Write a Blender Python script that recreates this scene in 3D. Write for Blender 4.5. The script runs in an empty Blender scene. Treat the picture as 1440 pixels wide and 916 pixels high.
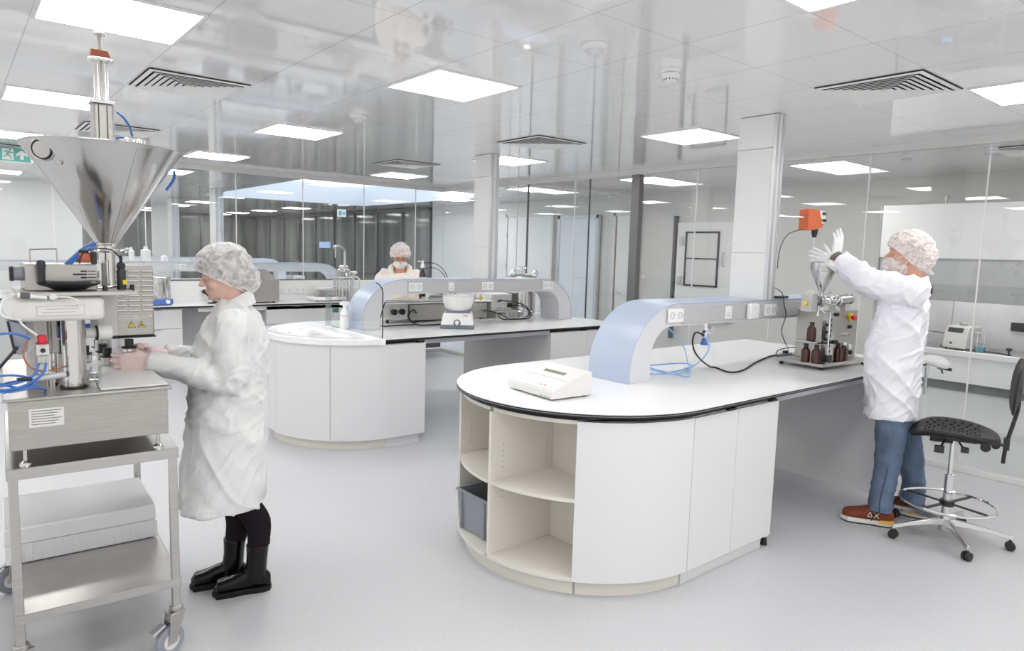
import bpy, bmesh, math, random
import numpy as np
from mathutils import Vector, Matrix, Euler, Quaternion
random.seed(7)
PI = math.pi
scene = bpy.context.scene
C = scene.collection
R = math.radians

# ------------------------------------------------------------------ materials
MATS = {}
def nodemat(name):
    m = bpy.data.materials.new(name); m.use_nodes = True
    nt = m.node_tree; b = nt.nodes['Principled BSDF']
    MATS[name] = m
    return m, nt, b
def pm(name, col, rough=.5, metal=0., spec=.5, noise=0., nscale=8., bump=0., bscale=60., coat=0., alpha=1., trans=0., emit=None, estr=0., stretch=None, sheen=0., sss=0.):
    m, nt, b = nodemat(name)
    b.inputs['Base Color'].default_value = (*col, 1)
    b.inputs['Roughness'].default_value = rough
    b.inputs['Metallic'].default_value = metal
    b.inputs['Specular IOR Level'].default_value = spec
    b.inputs['Coat Weight'].default_value = coat
    b.inputs['Alpha'].default_value = alpha
    b.inputs['Transmission Weight'].default_value = trans
    if sss:
        b.inputs['Subsurface Weight'].default_value = sss
        b.inputs['Subsurface Radius'].default_value = (.02, .01, .006)
        b.inputs['Subsurface Scale'].default_value = .5
    if emit:
        b.inputs['Emission Color'].default_value = (*emit, 1); b.inputs['Emission Strength'].default_value = estr
    if noise or bump:
        tc = nt.nodes.new('ShaderNodeTexCoord'); mp = nt.nodes.new('ShaderNodeMapping')
        nt.links.new(tc.outputs['Object'], mp.inputs[0])
        if stretch: mp.inputs['Scale'].default_value = stretch
    if noise:
        n = nt.nodes.new('ShaderNodeTexNoise'); n.inputs['Scale'].default_value = nscale; n.inputs['Detail'].default_value = 4
        nt.links.new(mp.outputs[0], n.inputs['Vector'])
        r = nt.nodes.new('ShaderNodeValToRGB')
        r.color_ramp.elements[0].position = .3; r.color_ramp.elements[1].position = .7
        r.color_ramp.elements[0].color = (*[max(0, c*(1-noise)) for c in col], 1)
        r.color_ramp.elements[1].color = (*[min(1, c*(1+noise)) for c in col], 1)
        nt.links.new(n.outputs[0], r.inputs[0]); nt.links.new(r.outputs[0], b.inputs['Base Color'])
    if bump:
        n2 = nt.nodes.new('ShaderNodeTexNoise'); n2.inputs['Scale'].default_value = bscale; n2.inputs['Detail'].default_value = 3
        nt.links.new(mp.outputs[0], n2.inputs['Vector'])
        bp = nt.nodes.new('ShaderNodeBump'); bp.inputs['Strength'].default_value = bump; bp.inputs['Distance'].default_value = .01
        nt.links.new(n2.outputs[0], bp.inputs['Height']); nt.links.new(bp.outputs[0], b.inputs['Normal'])
    return m
def glassmat(name, tint=(.95, .975, .965), refl=1.0, rough=0., ior=1.5):
    m = bpy.data.materials.new(name); m.use_nodes = True; nt = m.node_tree; nt.nodes.clear()
    o = nt.nodes.new('ShaderNodeOutputMaterial'); mx = nt.nodes.new('ShaderNodeMixShader')
    t = nt.nodes.new('ShaderNodeBsdfTransparent'); t.inputs[0].default_value = (*tint, 1)
    g = nt.nodes.new('ShaderNodeBsdfGlossy'); g.inputs['Roughness'].default_value = rough
    fr = nt.nodes.new('ShaderNodeFresnel'); fr.inputs['IOR'].default_value = ior
    mu = nt.nodes.new('ShaderNodeMath'); mu.operation = 'MULTIPLY'; mu.inputs[1].default_value = refl
    ge = nt.nodes.new('ShaderNodeNewGeometry'); mr = nt.nodes.new('ShaderNodeMapRange'); mr.inputs[3].default_value = ior; mr.inputs[4].default_value = 1/ior
    nt.links.new(ge.outputs['Backfacing'], mr.inputs[0]); nt.links.new(mr.outputs[0], fr.inputs['IOR'])
    nt.links.new(fr.outputs[0], mu.inputs[0]); nt.links.new(mu.outputs[0], mx.inputs[0])
    nt.links.new(t.outputs[0], mx.inputs[1]); nt.links.new(g.outputs[0], mx.inputs[2]); nt.links.new(mx.outputs[0], o.inputs[0])
    MATS[name] = m
    return m

pm('white_lam', (.74, .74, .755), .35, spec=.4)
pm('cream_lam', (.74, .715, .66), .45)
pm('worktop', (.87, .875, .88), .22, noise=.015, nscale=3)
pm('sink_white', (.90, .90, .905), .12)
pm('black_edge', (.012, .013, .015), .35)
pm('bar_grey', (.56, .56, .575), .42, metal=.25)
pm('bar_side', (.66, .665, .69), .4)
pm('bar_blue', (.44, .50, .64), .3)
pm('plug_white', (.86, .86, .86), .35)
pm('plastic_white', (.82, .82, .81), .4)
pm('plastic_offwhite', (.74, .73, .71), .45)
pm('plastic_grey', (.30, .32, .36), .5)
pm('slate', (.16, .18, .23), .5)
pm('rubber', (.015, .015, .017), .6)
pm('black_plastic', (.02, .02, .022), .35)
pm('dark_grey', (.11, .11, .115), .5)
pm('steel', (.55, .535, .515), .28, metal=1., noise=.06, nscale=6, stretch=(1, 1, 30))
pm('steel_brushed', (.47, .455, .435), .38, metal=.9, noise=.08, nscale=5, stretch=(2, 2, 60), bump=.05, bscale=40)
pm('steel_polished', (.66, .65, .635), .15, metal=1.)
pm('steel_matt', (.56, .55, .53), .5, metal=.6)
pm('chrome', (.80, .80, .81), .06, metal=1.)
pm('alu', (.62, .63, .66), .35, metal=.7)
pm('cast_alu', (.66, .66, .66), .25, metal=.9)
pm('orange', (.72, .16, .055), .4)
pm('red_brown', (.48, .13, .07), .45)
pm('red', (.65, .03, .04), .4)
pm('yellow', (.85, .65, .03), .4)
pm('green', (.02, .14, .08), .5)
pm('green_sign', (.10, .50, .42), .4)
pm('blue_hose', (.06, .19, .55), .3)
pm('pale_hose', (.30, .52, .85), .3)
pm('copper_hose', (.45, .16, .07), .3)
pm('clear_hose', (.80, .80, .78), .25)
pm('blue_dev', (.08, .16, .48), .4)
pm('blue_liquid', (.10, .35, .50), .2)
pm('amber', (.055, .011, .007), .15, coat=.3)
pm('amber_dark', (.035, .008, .006), .15, coat=.5)
pm('foam', (.86, .86, .875), .8, bump=.25, bscale=140)
pm('crate_grey', (.27, .29, .32), .55)
pm('lcd', (.22, .26, .17), .2)
pm('lcd_dark', (.05, .06, .07), .2)
pm('screen_blue', (.2, .3, .5), .3, emit=(.35, .48, .72), estr=.8)
pm('paper', (.85, .85, .84), .7)
pm('ink', (.12, .12, .13), .6)
pm('ink_soft', (.42, .42, .43), .6)
pm('ink_red', (.7, .15, .12), .6)
pm('wall_white', (.80, .80, .805), .5, bump=.03, bscale=120)
pm('wall_warm', (.74, .73, .71), .45)
pm('wall_blue', (.76, .80, .86), .45)
pm('trim_cream', (.76, .75, .73), .4)
pm('post_grey', (.21, .21, .22), .35, metal=.4)
pm('floor_band', (.20, .20, .21), .5)
pm('hood_white', (.84, .84, .84), .25)
pm('hood_grey', (.50, .50, .51), .35)
pm('hood_dark', (.40, .40, .41), .35)
pm('brown', (.20, .09, .05), .5)
pm('kraft', (.62, .50, .38), .7)
pm('vent_dark', (.02, .02, .02), .7)
pm('vent_white', (.88, .88, .86), .4)
pm('light_panel', (1, 1, 1), .5, emit=(1, .99, .97), estr=14)
pm('sky_panel', (.8, .9, 1), .5, emit=(.86, .91, .98), estr=1.35)
pm('skin', (.66, .37, .26), .5, sss=.1)
pm('skin_pale', (.74, .50, .41), .5, sss=.1)
pm('hair_dark', (.06, .045, .04), .6)
pm('hair_grey', (.40, .36, .34), .7)
pm('brow', (.08, .045, .03), .7)
pm('lips', (.55, .20, .17), .5)
pm('eye_white', (.8, .8, .8), .3)
pm('tights', (.014, .009, .013), .8, spec=.15)
pm("boot", (.003, .003, .004), .2, spec=.3, coat=.12)
pm('boot_sole', (.008, .008, .009), .5, spec=.25)
pm('denim', (.125, .175, .265), .85, noise=.30, nscale=9, bump=.3, bscale=30, stretch=(1, 1, .6))
pm('denim_dark', (.03, .05, .10), .85)
pm('shoe_rust', (.21, .045, .022), .75, noise=.15, nscale=40)
pm('shoe_dark', (.012, .012, .014), .6)
pm('shoe_white', (.82, .80, .76), .5)
pm('shoe_yellow', (.85, .50, .10), .5)
pm('coat_cotton', (.82, .83, .88), .8, bump=.12, bscale=14)
pm('glove_white', (.83, .83, .84), .6)
pm('glove_pink', (.78, .58, .56), .4)
pm('mask_white', (.82, .82, .81), .7)
pm('coat_cream', (.84, .79, .72), .75, bump=.1, bscale=14)
pm('cuff_olive', (.17, .14, .11), .85)
pm('seat_black', (.013, .013, .014), .45, spec=.35, bump=.1, bscale=200)
pm('milky', (.80, .81, .81), .3)
pm('label_blue', (.15, .25, .6), .5)
glassmat('glass_pane', (.975, .983, .98), 1.0)
glassmat('glass_green', (.90, .95, .935), 1.0)
glassmat('glassware', (.90, .92, .92), 1.6, .03)
glassmat('smoke_clear', (.86, .88, .90), 1.2)

def coatmat(name, col, alpha, rough=.6, wr=.35, scale=9.):
    # thin non-woven fabric: light passes through a little, crinkled surface
    m, nt, b = nodemat(name)
    b.inputs['Base Color'].default_value = (*col, 1); b.inputs['Roughness'].default_value = rough
    tc = nt.nodes.new('ShaderNodeTexCoord'); n = nt.nodes.new('ShaderNodeTexNoise'); n.inputs['Scale'].default_value = scale
    n.inputs['Detail'].default_value = 5; n.inputs['Distortion'].default_value = 1.2
    nt.links.new(tc.outputs['Object'], n.inputs['Vector'])
    bp = nt.nodes.new('ShaderNodeBump'); bp.inputs['Strength'].default_value = wr; bp.inputs['Distance'].default_value = .03
    nt.links.new(n.outputs[0], bp.inputs['Height']); nt.links.new(bp.outputs[0], b.inputs['Normal'])
    if alpha < 1:
        r = nt.nodes.new('ShaderNodeMapRange'); r.inputs[1].default_value = .35; r.inputs[2].default_value = .62
        r.inputs[3].default_value = alpha; r.inputs[4].default_value = min(1, alpha+.3)
        nt.links.new(n.outputs[0], r.inputs[0]); nt.links.new(r.outputs[0], b.inputs['Alpha'])
    return m
coatmat('coat_nonwoven', (.80, .80, .80), .93, .65, .35, 7.)
coatmat('net_white', (.93, .92, .91), .42, .7, .5, 28.)
coatmat('net_pink', (.93, .84, .82), .55, .7, .5, 30.)
coatmat('glove_thin', (.82, .63, .61), 1., .4, .3, 40.)

def ceilmat():
    m, nt, b = nodemat('ceiling_tiles')
    b.inputs['Base Color'].default_value = (.86, .855, .85, 1); b.inputs['Roughness'].default_value = .05
    b.inputs['Specular IOR Level'].default_value = .75
    b.inputs['Coat Weight'].default_value = .25; b.inputs['Coat Roughness'].default_value = .02
    geo = nt.nodes.new('ShaderNodeNewGeometry'); sep = nt.nodes.new('ShaderNodeSeparateXYZ'); nt.links.new(geo.outputs['Position'], sep.inputs[0])
    outs = []
    for ax, off, w in (('X', .333, .0035), ('Y', 1.492, .0025)):
        a = nt.nodes.new('ShaderNodeMath'); a.operation = 'SUBTRACT'; a.inputs[1].default_value = off - 60; nt.links.new(sep.outputs[ax], a.inputs[0])
        d = nt.nodes.new('ShaderNodeMath'); d.operation = 'DIVIDE'; d.inputs[1].default_value = .6; nt.links.new(a.outputs[0], d.inputs[0])
        f = nt.nodes.new('ShaderNodeMath'); f.operation = 'FRACT'; nt.links.new(d.outputs[0], f.inputs[0])
        s = nt.nodes.new('ShaderNodeMath'); s.operation = 'SUBTRACT'; s.inputs[1].default_value = .5; nt.links.new(f.outputs[0], s.inputs[0])
        ab = nt.nodes.new('ShaderNodeMath'); ab.operation = 'ABSOLUTE'; nt.links.new(s.outputs[0], ab.inputs[0])
        g = nt.nodes.new('ShaderNodeMath'); g.operation = 'GREATER_THAN'; g.inputs[1].default_value = .5 - w/.6; nt.links.new(ab.outputs[0], g.inputs[0])
        outs.append(g)
    mx = nt.nodes.new('ShaderNodeMath'); mx.operation = 'MAXIMUM'; nt.links.new(outs[0].outputs[0], mx.inputs[0]); nt.links.new(outs[1].outputs[0], mx.inputs[1])
    mc = nt.nodes.new('ShaderNodeMix'); mc.data_type = 'RGBA'; mc.inputs[6].default_value = (.86, .855, .85, 1); mc.inputs[7].default_value = (.60, .59, .58, 1)
    nt.links.new(mx.outputs[0], mc.inputs[0]); nt.links.new(mc.outputs[2], b.inputs['Base Color'])
    n = nt.nodes.new('ShaderNodeTexNoise'); n.inputs['Scale'].default_value = 1.6; n.inputs['Detail'].default_value = 1
    nt.links.new(geo.outputs['Position'], n.inputs['Vector'])
    bp = nt.nodes.new('ShaderNodeBump'); bp.inputs['Strength'].default_value = .12; bp.inputs['Distance'].default_value = .01
    nt.links.new(n.outputs[0], bp.inputs['Height']); nt.links.new(bp.outputs[0], b.inputs['Normal'])
    return m
ceilmat()
def floormat():
    m, nt, b = nodemat('floor_vinyl')
    b.inputs['Roughness'].default_value = .38; b.inputs['Specular IOR Level'].default_value = .35
    geo = nt.nodes.new('ShaderNodeNewGeometry')
    n = nt.nodes.new('ShaderNodeTexNoise'); n.inputs['Scale'].default_value = 90; n.inputs['Detail'].default_value = 3
    n2 = nt.nodes.new('ShaderNodeTexNoise'); n2.inputs['Scale'].default_value = 1.1; n2.inputs['Detail'].default_value = 3
    nt.links.new(geo.outputs['Position'], n.inputs['Vector']); nt.links.new(geo.outputs['Position'], n2.inputs['Vector'])
    r = nt.nodes.new('ShaderNodeValToRGB'); r.color_ramp.elements[0].position = .35; r.color_ramp.elements[1].position = .65
    r.color_ramp.elements[0].color = (.545, .55, .57, 1); r.color_ramp.elements[1].color = (.59, .595, .615, 1)
    nt.links.new(n.outputs[0], r.inputs[0])
    r2 = nt.nodes.new('ShaderNodeMapRange'); r2.inputs[3].default_value = .97; r2.inputs[4].default_value = 1.03; nt.links.new(n2.outputs[0], r2.inputs[0])
    mx = nt.nodes.new('ShaderNodeVectorMath'); mx.operation = 'MULTIPLY'
    nt.links.new(r.outputs[0], mx.inputs[0]); nt.links.new(r2.outputs[0], mx.inputs[1]); nt.links.new(mx.outputs[0], b.inputs['Base Color'])
    return m
floormat()
def darkwin():
    # dim glazing with slatted vertical drapes behind: a surface pattern of soft vertical bands
    m, nt, b = nodemat('dark_window')
    b.inputs['Roughness'].default_value = .08; b.inputs['Specular IOR Level'].default_value = .7
    geo = nt.nodes.new('ShaderNodeNewGeometry'); mp = nt.nodes.new('ShaderNodeMapping'); mp.inputs['Scale'].default_value = (1.3, 1.3, .12)
    nt.links.new(geo.outputs['Position'], mp.inputs[0])
    n = nt.nodes.new('ShaderNodeTexNoise'); n.inputs['Scale'].default_value = 1.5; n.inputs['Detail'].default_value = 3; nt.links.new(mp.outputs[0], n.inputs['Vector'])
    r = nt.nodes.new('ShaderNodeValToRGB'); r.color_ramp.elements[0].position = .35; r.color_ramp.elements[1].position = .62
    r.color_ramp.elements[0].color = (.12, .13, .125, 1); r.color_ramp.elements[1].color = (.30, .31, .29, 1)
    nt.links.new(n.outputs[0], r.inputs[0]); nt.links.new(r.outputs[0], b.inputs['Base Color'])
    return m
darkwin()
M = MATS

# ------------------------------------------------------------------ mesh builder
def Tr(loc=(0, 0, 0), rot=(0, 0, 0), sc=(1, 1, 1)):
    return Matrix.LocRotScale(Vector(loc), Euler(rot), Vector(sc))
def align(d):
    return Vector(d).normalized().to_track_quat('Z', 'Y').to_matrix().to_4x4()
class MB:
    def __init__(s): s.v = []; s.f = []; s.m = []; s.cur = 0
    def mat(s, i): s.cur = i; return s
    def add(s, vs, fs, mt=None):
        o = len(s.v)
        for v in vs:
            v = Vector(v); s.v.append(mt @ v if mt else v)
        for f in fs: s.f.append([i+o for i in f]); s.m.append(s.cur)
        return s
    def box(s, c, d, rot=(0, 0, 0), mt=None):
        x, y, z = [k/2 for k in d]
        vs = [(-x, -y, -z), (x, -y, -z), (x, y, -z), (-x, y, -z), (-x, -y, z), (x, -y, z), (x, y, z), (-x, y, z)]
        fs = [(0, 3, 2, 1), (4, 5, 6, 7), (0, 1, 5, 4), (1, 2, 6, 5), (2, 3, 7, 6), (3, 0, 4, 7)]
        T = Tr(c, rot)
        return s.add(vs, fs, mt @ T if mt else T)
    def bb(s, x0, x1, y0, y1, z0, z1, mt=None):
        return s.box(((x0+x1)/2, (y0+y1)/2, (z0+z1)/2), (abs(x1-x0), abs(y1-y0), abs(z1-z0)), mt=mt)
    def lathe(s, prof, c=(0, 0, 0), seg=24, d=(0, 0, 1), mt=None, cap=True, ang=2*PI, sx=1, sy=1):
        T = Matrix.Translation(Vector(c)) @ align(d)
        if mt: T = mt @ T
        full = abs(ang-2*PI) < 1e-6
        n = seg if full else seg+1
        vs = []
        for r, z in prof:
            for i in range(n):
                a = ang*i/seg; vs.append((r*math.cos(a)*sx, r*math.sin(a)*sy, z))
        fs = []
        for j in range(len(prof)-1):
            for i in range(seg):
                k = (i+1) % n
                fs.append((j*n+i, j*n+k, (j+1)*n+k, (j+1)*n+i))
        if cap and full:
            if prof[0][0] > 1e-5: fs.append(tuple(reversed(range(n))))
            if prof[-1][0] > 1e-5: fs.append(tuple((len(prof)-1)*n+i for i in range(n)))
        return s.add(vs, fs, T)
    def cyl(s, p0, p1, r0, r1=None, seg=16, mt=None):
        p0 = Vector(p0); p1 = Vector(p1); d = p1-p0
        return s.lathe([(r0, 0), (r0 if r1 is None else r1, d.length)], p0, seg, d, mt)
    def ball(s, c, r, seg=16, rings=10, sc=(1, 1, 1), mt=None, rot=(0, 0, 0)):
        vs = [(0, 0, -1)]
        for j in range(1, rings):
            t = -PI/2+PI*j/rings
            for i in range(seg): a = 2*PI*i/seg; vs.append((math.cos(t)*math.cos(a), math.cos(t)*math.sin(a), math.sin(t)))
        vs.append((0, 0, 1)); fs = []
        for i in range(seg): fs.append((0, 1+(i+1) % seg, 1+i))
        for j in range(rings-2):
            for i in range(seg): fs.append((1+j*seg+i, 1+j*seg+(i+1) % seg, 1+(j+1)*seg+(i+1) % seg, 1+(j+1)*seg+i))
        L = len(vs)-1
        for i in range(seg): fs.append((1+(rings-2)*seg+i, 1+(rings-2)*seg+(i+1) % seg, L))
        T = Tr(c, rot, (r*sc[0], r*sc[1], r*sc[2]))
        return s.add(vs, fs, mt @ T if mt else T)
    def prism(s, poly, z0, z1, mt=None):
        n = len(poly)
        vs = [(x, y, z0) for x, y in poly]+[(x, y, z1) for x, y in poly]
        fs = [tuple(reversed(range(n))), tuple(range(n, 2*n))]+[(i, (i+1) % n, n+(i+1) % n, n+i) for i in range(n)]
        return s.add(vs, fs, mt)
    def tube(s, pts, r, seg=8, smooth=0, mt=None, cap=True, flat=1.):
        # r: number or list; parallel-transport frames
        P = [Vector(p) for p in pts]
        rr = list(r) if isinstance(r, (list, tuple)) else [r]*len(P)
        if smooth:
            P, rr = spline(P, rr, smooth)
        n = len(P); T = [(P[min(i+1, n-1)]-P[max(i-1, 0)]).normalized() for i in range(n)]
        u = T[0].orthogonal().normalized(); vs = []
        for i in range(n):
            if i:
                q = T[i-1].rotation_difference(T[i]); u = (q @ u); u = (u-u.dot(T[i])*T[i]).normalized()
            w = T[i].cross(u)
            for k in range(seg):
                a = 2*PI*k/seg; vs.append(P[i]+rr[i]*(math.cos(a)*u+math.sin(a)*w*flat))
        fs = [(i*seg+k, i*seg+(k+1) % seg, (i+1)*seg+(k+1) % seg, (i+1)*seg+k) for i in range(n-1) for k in range(seg)]
        if cap: fs.append(tuple(reversed(range(seg)))); fs.append(tuple((n-1)*seg+k for k in range(seg)))
        return s.add(vs, fs, mt)
    def loft(s, rings, cap=True, mt=None):
        n = len(rings[0]); vs = [p for r in rings for p in r]
        fs = [(i*n+k, i*n+(k+1) % n, (i+1)*n+(k+1) % n, (i+1)*n+k) for i in range(len(rings)-1) for k in range(n)]
        if cap: fs.append(tuple(reversed(range(n)))); fs.append(tuple((len(rings)-1)*n+k for k in range(n)))
        return s.add(vs, fs, mt)
    def torus(s, c, R_, r, d=(0, 0, 1), seg=32, s2=8, a0=0, a1=2*PI, mt=None):
        T = Matrix.Translation(Vector(c)) @ align(d)
        full = abs(a1-a0-2*PI) < 1e-6
        n = seg if full else seg+1
        pts = [T @ Vector((R_*math.cos(a0+(a1-a0)*i/seg), R_*math.sin(a0+(a1-a0)*i/seg), 0)) for i in range(n)]
        if not full: return s.tube(pts, r, s2, mt=mt)
        vs = []
        ax = (T.to_3x3() @ Vector((0, 0, 1)))
        ce = Vector(c)
        for p in pts:
            o = (p-ce).normalized()
            for k in range(s2): b = 2*PI*k/s2; vs.append(p+r*(math.cos(b)*o+math.sin(b)*ax))
        fs = [(i*s2+k, i*s2+(k+1) % s2, ((i+1) % n)*s2+(k+1) % s2, ((i+1) % n)*s2+k) for i in range(n) for k in range(s2)]
        return s.add(vs, fs, mt)
    def build(s, name, mats, parent=None, world=True, bevel=0., smooth=35, bseg=2, kind=None, mods=None):
        me = bpy.data.meshes.new(name)
        vs = s.v
        if parent is not None and world:
            inv = wm(parent).inverted(); vs = [inv @ v for v in vs]
        elif parent is None and s.v:
            # origin at the middle of the foot print
            xs = [v.x for v in vs]; ys = [v.y for v in vs]; zs = [v.z for v in vs]
            org = Vector(((min(xs)+max(xs))/2, (min(ys)+max(ys))/2, min(zs)))
            vs = [v-org for v in vs]
        me.from_pydata([tuple(v) for v in vs], [], s.f)
        if isinstance(mats, str): mats = [mats]
        for k in mats: me.materials.append(M[k])
        me.polygons.foreach_set('material_index', [min(i, len(mats)-1) for i in s.m])
        bm = bmesh.new(); bm.from_mesh(me); bmesh.ops.recalc_face_normals(bm, faces=bm.faces); bm.to_mesh(me); bm.free()
        o = bpy.data.objects.new(name, me); C.objects.link(o)
        if parent is not None: o.parent = parent
        elif s.v: o.location = org
        if smooth:
            me.polygons.foreach_set('use_smooth', [True]*len(me.polygons)); me.set_sharp_from_angle(angle=R(smooth))
        if bevel:
            b = o.modifiers.new('bevel', 'BEVEL'); b.width = bevel; b.segments = bseg; b.limit_method = 'ANGLE'; b.angle_limit = R(40)
            b.harden_normals = False
        if kind: o['kind'] = kind
        me.update()
        return o
def spline(P, rr, k):
    out = []; ro = []; n = len(P)
    for i in range(n-1):
        p0 = P[max(i-1, 0)]; p1 = P[i]; p2 = P[i+1]; p3 = P[min(i+2, n-1)]
        for j in range(k):
            t = j/k; t2 = t*t; t3 = t2*t
            out.append(.5*((2*p1)+(-p0+p2)*t+(2*p0-5*p1+4*p2-p3)*t2+(-p0+3*p1-3*p2+p3)*t3)); ro.append(rr[i]+(rr[i+1]-rr[i])*t)
    out.append(P[-1]); ro.append(rr[-1])
    return out, ro
def wm(o):
    m = Matrix.LocRotScale(o.location, o.rotation_euler, o.scale)
    return wm(o.parent) @ m if o.parent else m
def thing(name, label, cat, loc=(0, 0, 0), rz=0., group=None):
    o = bpy.data.objects.new(name, None); C.objects.link(o); o.empty_display_size = .05
    o.location = loc; o.rotation_euler = (0, 0, rz); tag(o, label, cat, group)
    return o
def tag(o, label, cat, group=None):
    o['label'] = label; o['category'] = cat
    if group: o['group'] = group
    return o
def copy_tree(o, parent=None):
    c = o.copy(); C.objects.link(c)
    if parent: c.parent = parent
    for ch in list(o.children): copy_tree(ch, c)
    return c
def dup(o, loc, label, rz=None, group=None):
    c = copy_tree(o); c.location = loc
    if rz is not None: c.rotation_euler = (0, 0, rz)
    c['label'] = label
    if group: c['group'] = group
    return c
def arc(cx, cy, r, a0, a1, n):
    return [(cx+r*math.cos(R(a0+(a1-a0)*i/n)), cy+r*math.sin(R(a0+(a1-a0)*i/n))) for i in range(n+1)]
def lettering(parent, name, txt, loc, size, mat, rot, depth=.0006, align_x='CENTER'):
    cu = bpy.data.curves.new(name, 'FONT'); cu.body = txt; cu.size = size; cu.extrude = depth; cu.align_x = align_x; cu.align_y = 'CENTER'
    t = bpy.data.objects.new('writing', cu)
    me = bpy.data.meshes.new_from_object(t); bpy.data.objects.remove(t)
    me.materials.clear(); me.materials.append(M[mat])
    me.transform(wm(parent).inverted() @ Matrix.LocRotScale(Vector(loc), Euler(rot), Vector((1, 1, 1))))
    o = bpy.data.objects.new(name, me); C.objects.link(o); o.parent = parent
    return o

# ------------------------------------------------------------------ camera (fitted to the ceiling grid)
H = 1.68
RC = Matrix(((0.77357058, 0.04633892, -0.63201366), (-0.6330891, 0.10065382, -0.767507), (0.02804914, 0.99384179, 0.1071995)))
cam = bpy.data.cameras.new('camera'); co = bpy.data.objects.new('camera', cam); C.objects.link(co)
cam.sensor_width = 36; cam.lens = 24.05; cam.clip_start = .02; cam.clip_end = 200
co.matrix_world = Matrix.Translation((0, 0, H)) @ RC.to_4x4()
scene.camera = co
scene.view_settings.view_transform = 'Standard'; scene.view_settings.look = 'None'
scene.view_settings.exposure = -0.02; scene.view_settings.gamma = 1; scene.view_settings.use_curve_mapping = False
scene.cycles.max_bounces = 10; scene.cycles.transparent_max_bounces = 24; scene.cycles.diffuse_bounces = 5; scene.cycles.glossy_bounces = 6
scene.cycles.caustics_reflective = False; scene.cycles.caustics_refractive = False; scene.cycles.sample_clamp_indirect = 6
# ------------------------------------------------------------------ the room
Z0 = 2.68
GX = lambda i: .333+.6*i
GY = lambda j: 1.492+.6*j
def struct(name, mb, mats, **k):
    return mb.build(name, mats, None, kind='structure', **k)
struct('floor', MB().bb(-3, 9, -1.6, 26, -.1, 0), 'floor_vinyl', smooth=0)
# ceiling with the raised rooflight cut out of it
SX0, SX1, SY0, SY1 = 4.18, 7.85, 9.9, 15.3
c = MB()
for x0, x1, y0, y1 in ((-3, 9, -1.6, SY0), (-3, 9, SY1, 26), (-3, SX0, SY0, SY1), (SX1, 9, SY0, SY1)):
    c.bb(x0, x1, y0, y1, Z0, Z0+.08)
struct('ceiling', c, 'ceiling_tiles', smooth=0)
c = MB(); t = .04; h = .45
e_ = .006
c.bb(SX0-.0, SX0+e_, SY0+e_, SY1-e_, Z0+.002, Z0+h); c.bb(SX1-e_, SX1, SY0+e_, SY1-e_, Z0+.002, Z0+h)
c.bb(SX0, SX1, SY0, SY0+e_, Z0+.002, Z0+h); c.bb(SX0, SX1, SY1-e_, SY1, Z0+.002, Z0+h)
struct('trim_1', c, 'wall_blue', smooth=0)
struct('window_1', MB().bb(SX0-t, SX1+t, SY0-t, SY1+t, Z0+h, Z0+h+.03), 'sky_panel', smooth=0)

# solid walls
struct('wall_left', MB().bb(-3, 1.86, 14.4, 14.6, 0, Z0), 'wall_white', smooth=0)
struct('wall_right', MB().bb(8.78, 8.9, -1.6, 13.7, 0, Z0), 'wall_warm', smooth=0)
b = MB().bb(8.74, 8.78, -1.6, 5.2, 0, .12)
struct('baseboard_right', b, 'floor_band', smooth=0)

def partition(n, p0, p1, joints, mat='glass_pane', z1=Z0-.06, z0=.05, th=.012):
    # one glass wall: every pane is a window of its own, set between slim channels
    d = Vector((p1[0]-p0[0], p1[1]-p0[1])); L = d.length; d.normalize(); k = n
    nx = Vector((-d.y, d.x))
    js = [0]+joints+[L]
    for a, b_ in zip(js[:-1], js[1:]):
        m = MB(); a2 = a+.0025; b2 = b_-.0025
        q = [(p0[0]+d.x*t+nx.x*w, p0[1]+d.y*t+nx.y*w) for t, w in ((a2, -th/2), (b2, -th/2), (b2, th/2), (a2, th/2))]
        m.prism(q, z0, z1)
        struct('window_%d' % k, m, mat, smooth=0); k += 1
    return k
wn = 2
wn = partition(wn, (-1.2, 9.5), (6.3, 9.5), [1.1, 2.15, 3.1, 4.195, 5.12, 6.07, 6.97])
wn = partition(wn, (6.3, 9.5), (6.3, 5.46), [.95, 1.9, 2.13, 3.06])
wn = partition(wn, (6.3, 5.34), (6.3, -1.5), [.775, 1.72, 2.58, 3.48, 4.4, 5.3, 6.2])
wn = partition(wn, (6.3, 7.37), (8.78, 7.37), [.85, 1.65])
# head and foot channels
k = 2
for x0, x1, y0, y1 in ((-1.2, 6.33, 9.47, 9.53), (6.27, 6.33, -1.5, 9.5), (6.3, 8.78, 7.34, 7.40)):
    struct('trim_%d' % k, MB().bb(x0, x1, y0, y1, Z0-.06, Z0+.01), 'trim_cream', smooth=0, bevel=.004); k += 1
    struct('trim_%d' % k, MB().bb(x0, x1, y0, y1, 0, .05), 'trim_cream', smooth=0, bevel=.004); k += 1
# sealant joints of the glass: thin bright lines with depth
m = MB()
for x in (-.1, .95, 1.9, 2.995, 3.92, 4.87, 5.77): m.bb(x-.004, x+.004, 9.492, 9.508, .05, Z0-.06)
struct('trim_%d' % k, m, 'plastic_white', smooth=0); k += 1
m = MB()
for y in (8.55, 7.6, 6.44, 4.565, 3.62, 2.76, 1.86, .94): m.bb(6.292, 6.308, y-.004, y+.004, .05, Z0-.06)
struct('trim_%d' % k, m, 'plastic_white', smooth=0); k += 1
struct('trim_%d' % k, MB().bb(6.29, 6.31, 7.36, 7.38, .05, Z0-.06).bb(6.29, 6.31, 6.17, 6.18, .05, Z0-.06), 'dark_grey', smooth=0); k += 1
struct('trim_%d' % k, MB().bb(6.26, 6.34, 5.34, 5.46, 0, Z0-.06), 'post_grey', smooth=0, bevel=.003); k += 1

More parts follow.
